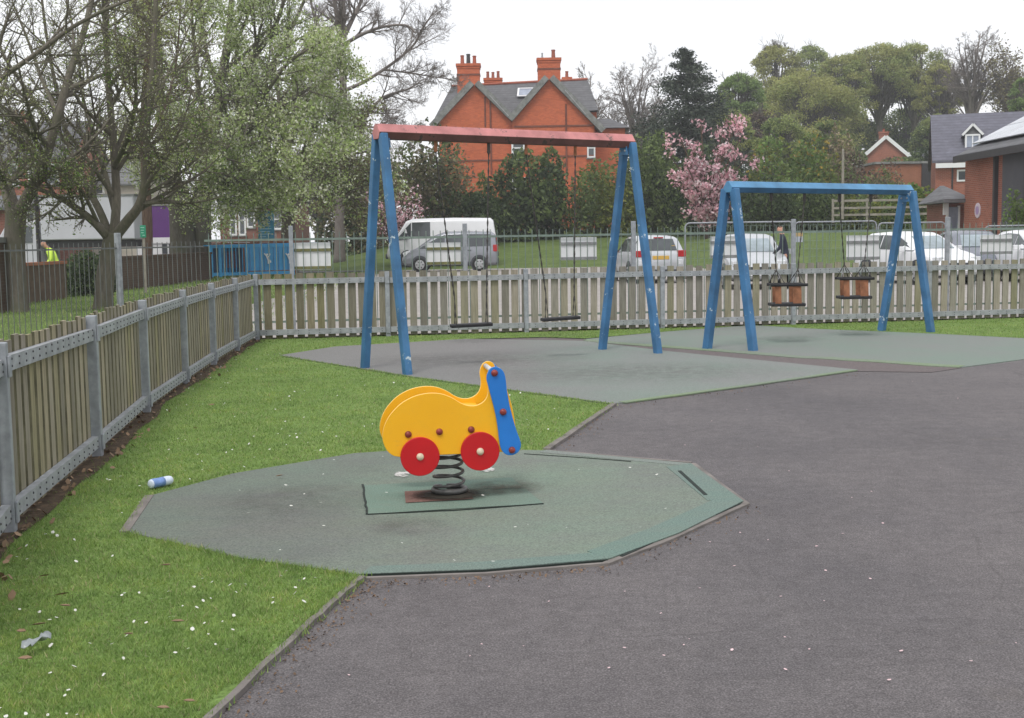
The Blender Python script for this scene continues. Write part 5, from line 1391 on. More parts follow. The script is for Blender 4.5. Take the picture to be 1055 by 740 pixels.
tag(o, 'tall bare timber post rising above the garden rail fence', 'post')
def mesh_panel(label, x0, x1, Y0, Y1, ytop):
    a, b = at(x0, ytop, Y0), at(x1, ytop, Y1); zt = a.z
    a.z = b.z = 0.0
    f = thing('mesh_fence_panel', label, 'fence panel', (a + b) / 2, 'temporary mesh fence panels beyond the parked cars'); og = f.location.copy()
    d = (b - a).normalized(); w = (b - a).length; up = V((0, 0, 1)); A = a - og
    fr = [A + up * 0.1, A + up * (zt - 0.12), A + up * (zt - 0.04) + d * 0.04, A + up * zt + d * 0.12, A + up * zt + d * (w - 0.12), A + up * (zt - 0.04) + d * (w - 0.04), A + up * (zt - 0.12) + d * w, A + up * 0.1 + d * w]
    mb = MB(); mb.tube(fr, 0.026, 6); mb.tube([A + up * 0.2, A + up * 0.2 + d * w], 0.022, 6); mb.build('frame', M['galv'], f, smooth=True)
    mb = MB(); u = 0.16
    while u < w - 0.05: mb.tube([A + up * 0.2 + d * u, A + up * (zt - 0.03) + d * u], 0.006, 3, cap=False); u += 0.16
    z = 0.4
    while z < zt: mb.tube([A + up * z + d * 0.02, A + up * z + d * (w - 0.02)], 0.005, 3, cap=False); z += 0.27
    mb.build('mesh_wires', M['bars'], f)
    for u in (0.0, w):
        mb = MB(); mb.box(A + d * u + up * 0.06, (0.25, 0.62, 0.12)); mb.build('foot', M['concrete'], f, bevel=0.02)
mesh_panel('wire mesh fence panel starting beside the pink blossom, nearest the rear-facing hatchback', 706, 817, 43.0, 43.0, 230)
mesh_panel('wire mesh fence panel behind the walking man and cradle seats', 819, 903, 43.5, 43.7, 229)
mesh_panel('wire mesh fence panel above the roof of the white car', 905, 974, 43.8, 44.0, 230)
mesh_panel('wire mesh fence panel in front of the charcoal cladding at the right edge', 1015, 1100, 41.0, 40.0, 233)
# yellow-topped notice on the mesh
yn = at(823, 244, 43.2); nb = thing('site_notice', 'small ochre and pale notice on the mesh fence by the walking man', 'notice', (yn.x, 43.2, yn.z)); 
mb = MB(); mb.box((0, 0, 0.09), (0.26, 0.02, 0.16)); mb.build('notice_top', paint('ochre', (0.42, 0.30, 0.13), 0.6), nb)
mb = MB(); mb.box((0, 0, -0.09), (0.26, 0.02, 0.19)); mb.build('notice_bottom', paint('pale_blue_notice', (0.36, 0.39, 0.45), 0.6), nb)

# ================================================================== VEHICLES
def car(name, label, cat, paintm, st, wheels, wr=0.31, side_glass=(), front_glass=None, rear_glass=None, glass=None, wind=None, W=1.72,
        plate=None, two_tone=None, pillars=()):
    """st: stations (x, z_low, z_belt, z_top, half width, half roof width), rear to front, x forward"""
    c = thing(name, label, cat)
    glass = glass or M['car_glass']; wind = wind or glass
    def section(s):
        x, zl, zb, zt, w, wt = s
        tum = zt - zb
        return [V((x, 0, zl)), V((x, w * 0.80, zl)), V((x, w * 0.97, zl + 0.10)), V((x, w, (zl + zb) / 2 + 0.05)), V((x, w * 0.975, zb)), V((x, wt + (w * 0.975 - wt) * 0.16, zb + tum * 0.84)), V((x, wt * 0.86, zb + tum * 0.97)), V((x, 0, zt))]
    secs = [section(s) for s in st]; n = 8
    mb = MB(); vs = []; full = 2 * n - 2
    for S in secs:
        ring = list(S) + [V((p.x, -p.y, p.z)) for p in reversed(S[1:-1])]
        vs += ring
    fs = []
    for i in range(len(secs) - 1):
        for k in range(full):
            fs.append((i * full + k, i * full + (k + 1) % full, (i + 1) * full + (k + 1) % full, (i + 1) * full + k))
    fs.append(tuple(range(full - 1, -1, -1))); fs.append(tuple((len(secs) - 1) * full + k for k in range(full)))
    mb.add(vs, fs)
    body = mb.build('body', paintm, c, smooth=True)
    md = body.modifiers.new('bevel', 'BEVEL'); md.width = 0.03; md.segments = 2; md.limit_method = 'ANGLE'; md.angle_limit = R(28)
    def pane(q, nm, m, inset=0.05, out=0.012):
        ctr = sum(q, V()) / len(q)
        nrm = (q[2] - q[0]).cross(q[3] - q[1]).normalized()
        if nrm.dot(ctr - V((0, 0, 0.7))) < 0: nrm = -nrm
        qq = [p + (ctr - p).normalized() * inset + nrm * out for p in q]
        qb = [p - nrm * (out + 0.02) for p in qq]
        b = MB(); b.add(qq + qb, [(0, 1, 2, 3), (7, 6, 5, 4), (0, 4, 5, 1), (1, 5, 6, 2), (2, 6, 7, 3), (3, 7, 4, 0)])
        return b.build(nm, m, c)
    for (i, j) in side_glass:
        for sg in (1, -1):
            f = lambda p: V((p.x, p.y * sg, p.z))
            pane([f(secs[i][4].lerp(secs[i][5], 0.06)), f(secs[j][4].lerp(secs[j][5], 0.06)), f(secs[j][5]), f(secs[i][5])], 'side_window', glass, 0.035)
    for g, nm, m in ((front_glass, 'windscreen', wind), (rear_glass, 'rear_window', glass)):
        if g:
            i, j = g; f = lambda p: V((p.x, -p.y, p.z))
            a, b = secs[i], secs[j]
            if nm == 'windscreen': lo_, hi_ = b, a
            else: lo_, hi_ = a, b
            pane([lo_[6], f(lo_[6]), f(hi_[6]), hi_[6]], nm, m, 0.07, 0.02)
    for wx in wheels:
        for sg in (1, -1):
            w = W / 2
            b = MB(); b.lathe((wx, sg * (w - 0.03), wr + 0.02), (0, sg, 0), [(wr + 0.07, 0), (wr + 0.07, 0.042), (wr - 0.02, 0.044)], 24); b.build('wheel_arch', M['car_dark'], c)
            b = MB(); b.lathe((wx, sg * (w - 0.16), wr), (0, sg, 0), [(wr * 0.7, 0), (wr, 0.02), (wr, 0.17), (wr * 0.93, 0.19), (wr * 0.66, 0.195)], 24); t = b.build('wheel', M['tyre'], c)
            b = MB(); b.lathe((wx, sg * (w + 0.036), wr), (0, sg, 0), [(wr * 0.66, 0), (wr * 0.62, 0.006), (wr * 0.2, -0.0 + 0.012), (wr * 0.12, 0.02)], 20)
            rm = b.build('rim', M['rim'], t)
            b = MB()
            for kk in range(6):
                a = kk * math.pi / 3
                b.box(V((wx + math.cos(a) * wr * 0.44, sg * (w + 0.052), wr + math.sin(a) * wr * 0.44)), (0.07, 0.008, 0.035), Matrix.Rotation(-a, 3, 'Y'))
            b.build('rim_slots', M['tyre'], t)
    return c, secs
def cbox(c, nm, m, ctr, size, rot=None, bev=0.015):
    b = MB(); b.box(ctr, size, rot); return b.build(nm, m, c, bevel=bev)
def place(c, x, y, z, face):
    """face: direction of the bonnet as an angle about Z, 0 = to the right of the photograph"""
    c.location = (x, y, z); c.rotation_euler = (0, 0, face)
HATCH = [(-1.98, 0.32, 0.60, 0.66, 0.72, 0.62), (-1.93, 0.27, 0.86, 0.92, 0.80, 0.70), (-1.86, 0.26, 0.93, 1.00, 0.83, 0.70), (-1.62, 0.25, 0.95, 1.40, 0.85, 0.60), (-1.45, 0.25, 0.95, 1.46, 0.85, 0.61), (-0.62, 0.24, 0.94, 1.50, 0.855, 0.62), (0.05, 0.24, 0.93, 1.47, 0.855, 0.62), (0.36, 0.24, 0.92, 1.38, 0.855, 0.60), (1.00, 0.24, 0.93, 0.985, 0.85, 0.70), (1.60, 0.25, 0.80, 0.86, 0.82, 0.68), (1.88, 0.27, 0.62, 0.72, 0.76, 0.60), (1.97, 0.33, 0.52, 0.60, 0.68, 0.55)]
HS = dict(side_glass=((3, 5), (5, 6), (6, 8)), front_glass=(7, 8), rear_glass=(2, 3))
def hatch(label, col, name='parked_hatchback', wind=None, glass=None):
    c, secs = car(name, label, 'car', col, HATCH, (-1.22, 1.22), wind=wind, glass=glass, **HS)
    for s in (1, -1):
        cbox(c, 'rear_lamp', M['lamp_red'], (-1.89, s * 0.66, 0.92), (0.16, 0.26, 0.20))
        cbox(c, 'rear_lamp_white', M['lamp_clear'], (-1.955, s * 0.62, 0.66), (0.06, 0.14, 0.16))
        cbox(c, 'headlamp', M['lamp_clear'], (1.80, s * 0.60, 0.70), (0.20, 0.26, 0.15), Matrix.Rotation(-s * 0.35, 3, 'Z'))
        m_ = cbox(c, 'mirror', col, (0.62, s * 0.95, 1.00), (0.12, 0.18, 0.14)); 
    cbox(c, 'rear_plate', M['plate_yellow'], (-1.955, 0, 0.80), (0.04, 0.52, 0.115), None, 0.004)
    cbox(c, 'front_plate', M['upvc'], (1.985, 0, 0.44), (0.03, 0.52, 0.115), None, 0.004)
    cbox(c, 'rear_bumper', M['car_dark'], (-1.955, 0, 0.36), (0.10, 1.45, 0.16), None, 0.03)
    cbox(c, 'grille', M['car_dark'], (1.94, 0, 0.56), (0.08, 0.7, 0.11), None, 0.01)
    cbox(c, 'high_brake_light', M['lamp_red'], (-1.635, 0, 1.415), (0.05, 0.3, 0.035), None, 0.004)
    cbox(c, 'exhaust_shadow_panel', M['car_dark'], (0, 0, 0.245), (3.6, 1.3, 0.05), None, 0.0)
    return c
def put_car(c, xc, Y, face, z=-0.012):
    p = at(xc, 280, Y); place(c, p.x, Y, z, face)
c1 = hatch('pale silver hatchback parked nose away, red rear lamps and yellow plate toward the fence', M['car_silver'])
put_car(c1, 666, 41.0, R(97))
cbox(c1, 'window_sticker', M['plate_yellow'], (-1.77, -0.42, 1.12), (0.012, 0.13, 0.10), Matrix.Rotation(R(-27), 3, 'Y') @ Matrix.Rotation(0, 3, 'Z'), 0.0)
c2 = hatch('silver car with broad pale windscreen behind the small frame first legs', M['car_silver'], wind=M['car_glass_pale'])
put_car(c2, 772, 35.6, R(-93))
c3 = hatch('white car with dark side windows and pale windscreen, half behind the far blue legs', M['car_white'], wind=M['car_glass_pale'])
put_car(c3, 944, 36.6, R(-72))
c4 = hatch('blue grey car with large pale windscreen between the white car and brick building', M['car_bluegrey'], wind=M['car_glass_pale'])
put_car(c4, 1001, 39.0, R(-96))
c5 = hatch('white and blue car cut off by the right edge of the picture', M['car_white'], wind=M['car_glass_pale'])
put_car(c5, 1072, 36.0, R(-90))
for x, Y, lab, cm in ((237, 92, 'white car on the road beyond the orange wall, left of two', M['car_white']), (256, 93, 'silver car on the road beyond the orange wall, in front of the terrace', M['car_silver'])):
    cc = hatch(lab, cm, 'distant_car'); put_car(cc, x, Y, R(175), -0.03)
# grey people carrier, seen from its left flank, nose to the left
MPV = [(-2.12, 0.34, 0.62, 0.70, 0.78, 0.70), (-2.08, 0.28, 1.02, 1.08, 0.85, 0.74), (-2.02, 0.27, 1.06, 1.62, 0.88, 0.70), (-1.86, 0.26, 1.06, 1.76, 0.90, 0.72), (-0.85, 0.26, 1.05, 1.80, 0.90, 0.73), (0.20, 0.26, 1.03, 1.79, 0.90, 0.73), (0.62, 0.26, 1.02, 1.66, 0.90, 0.70), (1.42, 0.26, 1.02, 1.10, 0.89, 0.74), (1.88, 0.27, 0.84, 0.94, 0.85, 0.70), (2.10, 0.30, 0.66, 0.76, 0.78, 0.6), (2.18, 0.36, 0.54, 0.62, 0.68, 0.55)]
mv, _ = car('people_carrier', 'silver grey people carrier parked side on in front of the white minibus', 'car', M['car_midsilver'], MPV, (-1.30, 1.36), 0.32, side_glass=((3, 4), (4, 5), (5, 7)), front_glass=(6, 7), rear_glass=(1, 2), W=1.80, glass=M['car_glass'], wind=M['car_glass'])
for s in (1, -1):
    cbox(mv, 'rear_lamp', M['lamp_red'], (-2.03, s * 0.80, 1.02), (0.22, 0.17, 0.30)); cbox(mv, 'headlamp', M['lamp_clear'], (1.95, s * 0.66, 0.84), (0.34, 0.26, 0.17), Matrix.Rotation(0.35, 3, 'Y'))
    cbox(mv, 'mirror', M['car_midsilver'], (1.0, s * 1.0, 1.10), (0.14, 0.2, 0.2)); cbox(mv, 'sill_moulding', M['car_dark'], (0.0, s * 0.885, 0.36), (1.9, 0.05, 0.14))
    cbox(mv, 'door_handle', M['car_dark'], (0.15, s * 0.905, 0.92), (0.18, 0.03, 0.04), None, 0.005); cbox(mv, 'door_handle', M['car_dark'], (-0.85, s * 0.905, 0.94), (0.18, 0.03, 0.04), None, 0.005)
cbox(mv, 'rear_bumper', M['car_dark'], (-2.10, 0, 0.45), (0.14, 1.6, 0.26), None, 0.04); cbox(mv, 'front_bumper', M['car_dark'], (2.14, 0, 0.40), (0.14, 1.4, 0.2), None, 0.04)
pm = at(465, 278, 57.5); place(mv, pm.x, 57.5, -0.012, R(180))
VAN = [(-2.72, 0.40, 0.80, 0.90, 0.88, 0.80), (-2.68, 0.32, 1.15, 1.25, 0.94, 0.84), (-2.54, 0.30, 1.25, 2.18, 0.97, 0.80), (-2.40, 0.30, 1.25, 2.30, 0.98, 0.82), (-0.6, 0.30, 1.25, 2.34, 0.98, 0.83), (0.55, 0.30, 1.25, 2.33, 0.98, 0.83), (1.50, 0.30, 1.25, 2.31, 0.98, 0.83), (1.78, 0.30, 1.22, 2.20, 0.98, 0.80), (2.32, 0.30, 1.20, 1.36, 0.97, 0.80), (2.58, 0.31, 1.0, 1.10, 0.93, 0.78), (2.70, 0.34, 0.74, 0.86, 0.86, 0.7), (2.75, 0.42, 0.6, 0.7, 0.76, 0.62)]
vn, _ = car('minibus', 'white minibus with dark side windows parked behind the silver grey people carrier', 'minibus', M['car_white'], VAN, (-1.75, 1.70), 0.34, side_glass=((5, 6), (6, 8)), front_glass=(7, 8), W=1.96)
for s in (1, -1):
    cbox(vn, 'rear_lamp', M['lamp_red'], (-2.62, s * 0.90, 1.18), (0.16, 0.12, 0.5)); cbox(vn, 'headlamp', M['lamp_clear'], (2.52, s * 0.72, 0.96), (0.3, 0.3, 0.22))
    cbox(vn, 'mirror', M['car_dark'], (1.75, s * 1.1, 1.45), (0.14, 0.24, 0.3)); cbox(vn, 'side_moulding', M['car_dark'], (0.0, s * 0.965, 0.72), (2.2, 0.05, 0.12))
cbox(vn, 'rear_bumper', M['car_dark'], (-2.70, 0, 0.50), (0.16, 1.75, 0.24), None, 0.04); cbox(vn, 'front_bumper', M['car_dark'], (2.76, 0, 0.46), (0.14, 1.5, 0.24), None, 0.04)
pv = at(457, 275, 63.5); place(vn, pv.x, 63.5, terr(pv.x, 63.5) - 0.012, R(180))

# ================================================================== PEOPLE
def figure(label, loc, face, joints, edges, mats_by, hair_z=None, name='person'):
    """one continuous skinned body; joints {name: (pos, radius)}"""
    names = list(joints); me = bpy.data.meshes.new('skin_src')
    me.from_pydata([joints[n][0] for n in names], [(names.index(a), names.index(b)) for a, b in edges], [])
    src = bpy.data.objects.new('skin_src', me); COL.objects.link(src)
    src.modifiers.new('skin', 'SKIN')
    for i, n in enumerate(names):
        sv = me.skin_vertices[0].data[i]; r_ = joints[n][1]; sv.radius = (r_, r_) if not hasattr(r_, '__len__') else r_
        sv.use_root = (n == 'pelvis')
    sb_ = src.modifiers.new('sub', 'SUBSURF'); sb_.levels = 2; sb_.render_levels = 2
    dg = bpy.context.evaluated_depsgraph_get(); ev = src.evaluated_get(dg)
    m2 = bpy.data.meshes.new_from_object(ev)
    bpy.data.objects.remove(src)
    for m in mats_by[0]: m2.materials.append(m)
    for p in m2.polygons:
        p.material_index = mats_by[1](p.center); p.use_smooth = True
    root = thing(name, label, 'person', loc, None, face)
    b = bpy.data.objects.new('body', m2); COL.objects.link(b); b.parent = root
    return root
def man_joints(lean=0.0, step=0.18, arm=0.1):
    J = {}
    J['pelvis'] = ((0, 0, 0.92), (0.16, 0.12)); J['waist'] = ((lean * 0.2, 0, 1.06), (0.15, 0.11)); J['chest'] = ((lean * 0.55, 0, 1.27), (0.18, 0.125)); J['neck0'] = ((lean * 0.8, 0, 1.43), (0.085, 0.075))
    J['neck'] = ((lean * 0.95, 0, 1.49), 0.055); J['jaw'] = ((lean * 1.15 + 0.03, 0, 1.54), (0.068, 0.075)); J['head'] = ((lean * 1.2 + 0.015, 0, 1.63), (0.078, 0.095)); J['crown'] = ((lean * 1.2, 0, 1.70), (0.055, 0.065))
    J['nose'] = ((lean * 1.2 + 0.105, 0, 1.605), 0.014)
    for s, n in ((1, 'l'), (-1, 'r')):
        J['sh' + n] = ((lean * 0.75, s * 0.19, 1.39), 0.075); J['el' + n] = ((lean * 0.75 + s * arm - 0.02, s * 0.25, 1.11), 0.052); J['wr' + n] = ((lean * 0.75 + s * arm * 1.5 + 0.14, s * 0.22, 0.90), 0.034); J['ha' + n] = ((lean * 0.75 + s * arm * 1.6 + 0.17, s * 0.21, 0.82), (0.024, 0.042))
        J['th' + n] = ((lean * 0.75 + s * arm * 1.6 + 0.20, s * 0.185, 0.84), 0.013)
        for q in range(4): J['fi%d' % q + n] = ((lean * 0.75 + s * arm * 1.6 + 0.155 + q * 0.02, s * 0.205, 0.745 + abs(q - 1.5) * 0.008), 0.009)
        J['hi' + n] = ((0, s * 0.095, 0.86), 0.098); J['kn' + n] = ((s * step * 0.55 + 0.03, s * 0.10, 0.49), 0.066); J['an' + n] = ((s * step - 0.03, s * 0.10, 0.09), 0.045); J['to' + n] = ((s * step + 0.13, s * 0.115, 0.045), (0.04, 0.045))
        J['he' + n] = ((s * step - 0.075, s * 0.10, 0.045), 0.036)
    E = [('pelvis', 'waist'), ('waist', 'chest'), ('chest', 'neck0'), ('neck0', 'neck'), ('neck', 'jaw'), ('jaw', 'head'), ('head', 'crown'), ('head', 'nose')]
    for n in 'lr':
        E += [('chest', 'sh' + n), ('sh' + n, 'el' + n), ('el' + n, 'wr' + n), ('wr' + n, 'ha' + n), ('ha' + n, 'th' + n), ('pelvis', 'hi' + n), ('hi' + n, 'kn' + n), ('kn' + n, 'an' + n), ('an' + n, 'to' + n), ('an' + n, 'he' + n)]
        E += [('ha' + n, 'fi%d' % q + n) for q in range(4)]
    return J, E
J, E = man_joints(0.10, 0.20, 0.10)
def dress(top, legm, shoe, hairm):
    def f(c):
        if c.z > 1.655 or (c.z > 1.58 and c.x < 0.07): return 3
        if c.z > 1.47: return 0
        if c.z < 0.93 and abs(c.y) > 0.165: return 0
        if c.z > 0.90: return 1
        if c.z < 0.075: return 4
        return 2
    return ([M['skin'], top, legm, hairm, shoe], f)
pw = at(809, 300, 34.6)
figure('man in a dark navy jacket walking between the silver car and mesh fence', (pw.x, 34.6, -0.012), R(170), J, E, dress(M['navy'], M['trousers'], M['car_dark'], M['hair']))
J2, E2 = man_joints(0.30, 0.06, 0.03)
ph = at(59, 270, 40.0)
figure('worker in a bright yellow hi vis jacket behind the boarded wall under the lorry', (ph.x, 40.0, -0.10), R(-150), J2, E2, dress(M['hivis'], M['trousers'], M['car_dark'], M['car_dark']))
# ================================================================== TREES AND SHRUBS
def barkmat(name, a, b, moss=None):
    t = NT(name)
    n = t.noise(7, 6, 0.7, stretch=(2.5, 2.5, 0.5))
    c = t.ramp(n, [(0.28, a), (0.7, b)])
    if moss: c = t.mix(t.ramp(t.noise(1.6, 4), [(0.45, 0.0), (0.65, 0.7)]), c, moss)
    t.bump(n, 0.5, 0.02)
    return t.done(c, 0.95, 0.15)
M['bark'] = barkmat('bark', (0.085, 0.076, 0.060), (0.185, 0.166, 0.132), (0.10, 0.105, 0.06))
M['bark_pale'] = barkmat('bark_pale', (0.09, 0.08, 0.066), (0.185, 0.165, 0.135), (0.11, 0.115, 0.07))
M['bark_brown'] = barkmat('bark_brown', (0.055, 0.036, 0.026), (0.13, 0.088, 0.062))
M['bark_far'] = barkmat('bark_far', (0.10, 0.092, 0.082), (0.17, 0.155, 0.14))
M['twig_grey'] = barkmat('twig_grey', (0.15, 0.130, 0.118), (0.26, 0.23, 0.21))
M['l_sparse'] = leafmat('sparse_leaves', [(0.0, (0.224, 0.251, 0.092)), (0.5, (0.330, 0.383, 0.132)), (0.85, (0.422, 0.502, 0.158)), (1.0, (0.554, 0.581, 0.330))], 0.65, 0.6)
M['l_blossom'] = leafmat('pale_blossom_leaves', [(0.0, (0.248, 0.335, 0.108)), (0.42, (0.400, 0.518, 0.184)), (0.68, (0.540, 0.626, 0.313)), (0.84, (0.670, 0.713, 0.518)), (1.0, (0.860, 0.860, 0.799))], 0.65, 0.45)
M['l_whitish'] = leafmat('grey_white_blossom', [(0.0, (0.189, 0.216, 0.101)), (0.4, (0.329, 0.341, 0.202)), (0.7, (0.557, 0.557, 0.430)), (1.0, (0.860, 0.860, 0.759))], 0.65, 0.6)
M['l_brown'] = leafmat('brown_green_buds', [(0.0, (0.120, 0.101, 0.065)), (0.5, (0.208, 0.176, 0.107)), (0.85, (0.277, 0.265, 0.139)), (1.0, (0.416, 0.416, 0.214))], 0.65, 0.4)
M['l_pink'] = leafmat('pink_blossom', [(0.0, (0.530, 0.254, 0.318)), (0.4, (0.784, 0.445, 0.530)), (0.8, (0.850, 0.615, 0.678)), (1.0, (0.850, 0.806, 0.827))])
M['l_dark'] = leafmat('dark_evergreen', [(0.0, (0.031, 0.050, 0.022)), (0.5, (0.067, 0.106, 0.042)), (0.9, (0.112, 0.161, 0.063)), (1.0, (0.182, 0.238, 0.098))], 0.5, 0.4)
M['l_mid'] = leafmat('mid_green', [(0.0, (0.083, 0.121, 0.043)), (0.5, (0.151, 0.212, 0.069)), (0.9, (0.220, 0.295, 0.100)), (1.0, (0.302, 0.363, 0.136))], 0.6, 0.45)
M['l_yellow'] = leafmat('yellow_green', [(0.0, (0.112, 0.144, 0.033)), (0.5, (0.206, 0.250, 0.053)), (0.9, (0.237, 0.263, 0.056)), (1.0, (0.338, 0.300, 0.075))], 0.6, 0.4)
M['l_gold'] = leafmat('golden_flowers', [(0.0, (0.14, 0.13, 0.03)), (0.5, (0.30, 0.22, 0.03)), (1.0, (0.48, 0.34, 0.05))], 0.6, 0.2)
M['l_bright'] = leafmat('fresh_green', [(0.0, (0.075, 0.138, 0.033)), (0.5, (0.144, 0.237, 0.053)), (1.0, (0.237, 0.338, 0.094))], 0.6, 0.4)
M['l_conifer'] = leafmat('conifer', [(0.0, (0.025, 0.041, 0.031)), (0.5, (0.053, 0.074, 0.052)), (1.0, (0.098, 0.121, 0.081))], 0.6, 0.15)
M['l_wood'] = leafmat('woodland_olive', [(0.0, (0.232, 0.246, 0.084)), (0.5, (0.368, 0.383, 0.137)), (1.0, (0.505, 0.512, 0.218))], 0.7, 0.5)
M['l_wood2'] = leafmat('woodland_green', [(0.0, (0.205, 0.253, 0.084)), (0.5, (0.315, 0.376, 0.129)), (1.0, (0.451, 0.512, 0.205))], 0.7, 0.5)
M['l_woodlight'] = leafmat('woodland_fresh', [(0.0, (0.132, 0.198, 0.066)), (0.5, (0.222, 0.324, 0.108)), (1.0, (0.324, 0.432, 0.180))], 0.7, 0.5)
M['l_tan'] = leafmat('tan_stems', [(0.0, (0.16, 0.12, 0.075)), (0.5, (0.25, 0.20, 0.13)), (1.0, (0.34, 0.29, 0.20))], 0.8, 0.1)
M['l_purple'] = leafmat('purple_brown_twigs', [(0.0, (0.085, 0.055, 0.048)), (0.5, (0.14, 0.10, 0.082)), (1.0, (0.19, 0.155, 0.11))], 0.8, 0.1)

def leaf_faces(pts, size, seed, flat=0.0, aspect=0.55):
    """little rhombic leaves at the points; flat -> lie more level"""
    r = np.random.RandomState(seed); P_ = np.array(pts, float).reshape(-1, 3); N = len(P_)
    a = r.normal(size=(N, 3)); a[:, 2] *= (1 - flat); a /= np.linalg.norm(a, axis=1, keepdims=True) + 1e-9
    b = r.normal(size=(N, 3)); b[:, 2] *= (1 - flat); b -= a * (a * b).sum(1, keepdims=True); b /= np.linalg.norm(b, axis=1, keepdims=True) + 1e-9
    s = size * r.uniform(0.55, 1.35, (N, 1)) / 2
    v = np.stack([P_ - a * s, P_ + b * s * aspect, P_ + a * s, P_ - b * s * aspect], 1)
    return v
def crown_obj(name, pts, size, m, parent, seed, flat=0.0, aspect=0.55):
    me = tri_mesh(name, leaf_faces(pts, size, seed, flat, aspect), 4, m)
    o = bpy.data.objects.new(name, me); COL.objects.link(o); o.parent = parent
    return o
def rot_dir(d, ang, az):
    a, b = frame_of(d)
    return (d * math.cos(ang) + (a * math.cos(az) + b * math.sin(az)) * math.sin(ang)).normalized()

class Grow:
    def __init__(s, seed, sides=(6, 5, 4, 3, 3), wob=0.16, up=0.05, minr=0.004):
        s.r = random.Random(seed); s.mb = MB(); s.tips = []; s.sides = sides; s.wob = wob; s.up = up; s.minr = minr
    def limb(s, pts, r0, r1, lv, spec, t0=0.25, n=6):
        """a given polyline; grows children of level lv along it"""
        cu = catmull(pts, n); N = len(cu)
        rad = [r0 + (r1 - r0) * (i / (N - 1)) for i in range(N)]
        s.mb.tube(cu, rad, s.sides[max(lv - 1, 0)])
        L = sum((cu[i + 1] - cu[i]).length for i in range(N - 1))
        s.kids(cu, rad, L, lv, spec, t0)
        return cu, rad
    def kids(s, cu, rad, L, lv, spec, t0):
        if lv >= len(spec): 
            s.tips.append((cu, rad)); return
        cnt, ratio, a0, a1 = spec[lv]
        r = s.r; N = len(cu)
        n = cnt if lv > 0 else cnt
        for k in range(n):
            t = t0 + (1 - t0) * ((k + r.random()) / n)
            i = min(N - 1, int(t * (N - 1))); p = cu[i]; d = (cu[min(i + 1, N - 1)] - cu[max(i - 1, 0)]).normalized()
            ang = R(r.uniform(a0, a1)); az = r.uniform(0, 2 * math.pi)
            nd = rot_dir(d, ang, az)
            nl = L * ratio * r.uniform(0.65, 1.2) * (1.15 - 0.55 * t)
            s.grow(p, nd, nl, max(s.minr, rad[i] * 0.62), lv + 1, spec)
    def grow(s, p, d, L, r0, lv, spec):
        r = s.r; n = 5 if lv <= 2 else (4 if lv == 3 else 3)
        pts = [p.copy()]; rad = [r0]; q = p.copy(); dd = d.copy()
        for i in range(n):
            dd = (dd + V((r.uniform(-1, 1), r.uniform(-1, 1), r.uniform(-1, 1))) * s.wob + V((0, 0, s.up))).normalized()
            q = q + dd * (L / n); pts.append(q.copy()); rad.append(max(s.minr * 0.8, r0 * (1 - 0.8 * (i + 1) / n)))
        s.mb.tube(pts, rad, s.sides[min(lv, len(s.sides) - 1)], cap=False)
        if lv >= len(spec): s.tips.append((pts, rad)); return
        s.kids(pts, rad, L, lv, spec, 0.18)
    def leaf_pts(s, per, scat, seed, frac=1.0, keep=None):
        r = np.random.RandomState(seed); out = []
        for cu, rad in s.tips:
            if s.r.random() > frac: continue
            m = len(cu)
            for k in range(per):
                t = s.r.random() * (m - 1); i = int(t); p = cu[i].lerp(cu[min(i + 1, m - 1)], t - i)
                out.append((p.x, p.y, p.z))
        a = np.array(out).reshape(-1, 3); a = a + r.normal(0, scat, a.shape)
        if keep is not None:
            k = keep(a, r); a = a[k]
        return a

def new_tree(name, label, cat, loc, group=None): return thing(name, label, cat, loc, group)

# ---- trees drawn limb by limb: limbs are traced, everything finer grows from them
def traced_tree(name, label, Y, base, trunks, limbs, spec, leafcfg, bark, seed, depth=1.0, wob=0.16, up=0.05, minr=0.006, group=None):
    b = at(base[0], base[1], Y); b.z = terr(b.x, Y) - 0.03
    root = new_tree(name, label, 'tree', b, group)
    g = Grow(seed, wob=wob, up=up, minr=minr); rr = random.Random(seed + 1)
    for pts, r0, r1 in trunks:
        line = [at(x, y, Y + dy) - b for x, y, dy in pts]
        line[0].z = min(line[0].z, 0.0) - 0.15 if pts[0][1] >= base[1] - 3 else line[0].z
        cu = catmull(line, 6); N = len(cu)
        rad = [r0 + (r1 - r0) * i / (N - 1) for i in range(N)]
        if pts[0][1] >= base[1] - 3:
            for i, f in enumerate((1.45, 1.22, 1.10, 1.04)): rad[i] *= f
        g.mb.tube(cu, rad, 10)
    for pts, r0, r1, t0 in limbs:
        line = [at(x, y, Y + dy * depth) - b for x, y, dy in pts]
        g.limb(line, r0, r1, 0, spec, t0)
    tr = g.mb.build('trunk', bark, root, smooth=True, fix=False)
    for i, (per, scat, size, m, frac, keepf) in enumerate(leafcfg):
        kf = None
        if keepf: kf = lambda a, r, keepf=keepf: keepf(a + np.array([b.x, b.y, b.z]), r)
        pts = g.leaf_pts(per, scat, seed + 31 + i, frac, kf)
        if len(pts): crown_obj('crown', pts, size, m, root, seed + 7 + i)
    return root, g

SPEC_N = [(10, 0.44, 28, 62), (7, 0.55, 25, 60), (6, 0.55, 25, 65)]
SPEC_N2 = [(8, 0.42, 28, 62), (5, 0.55, 25, 60), (5, 0.5, 25, 65)]
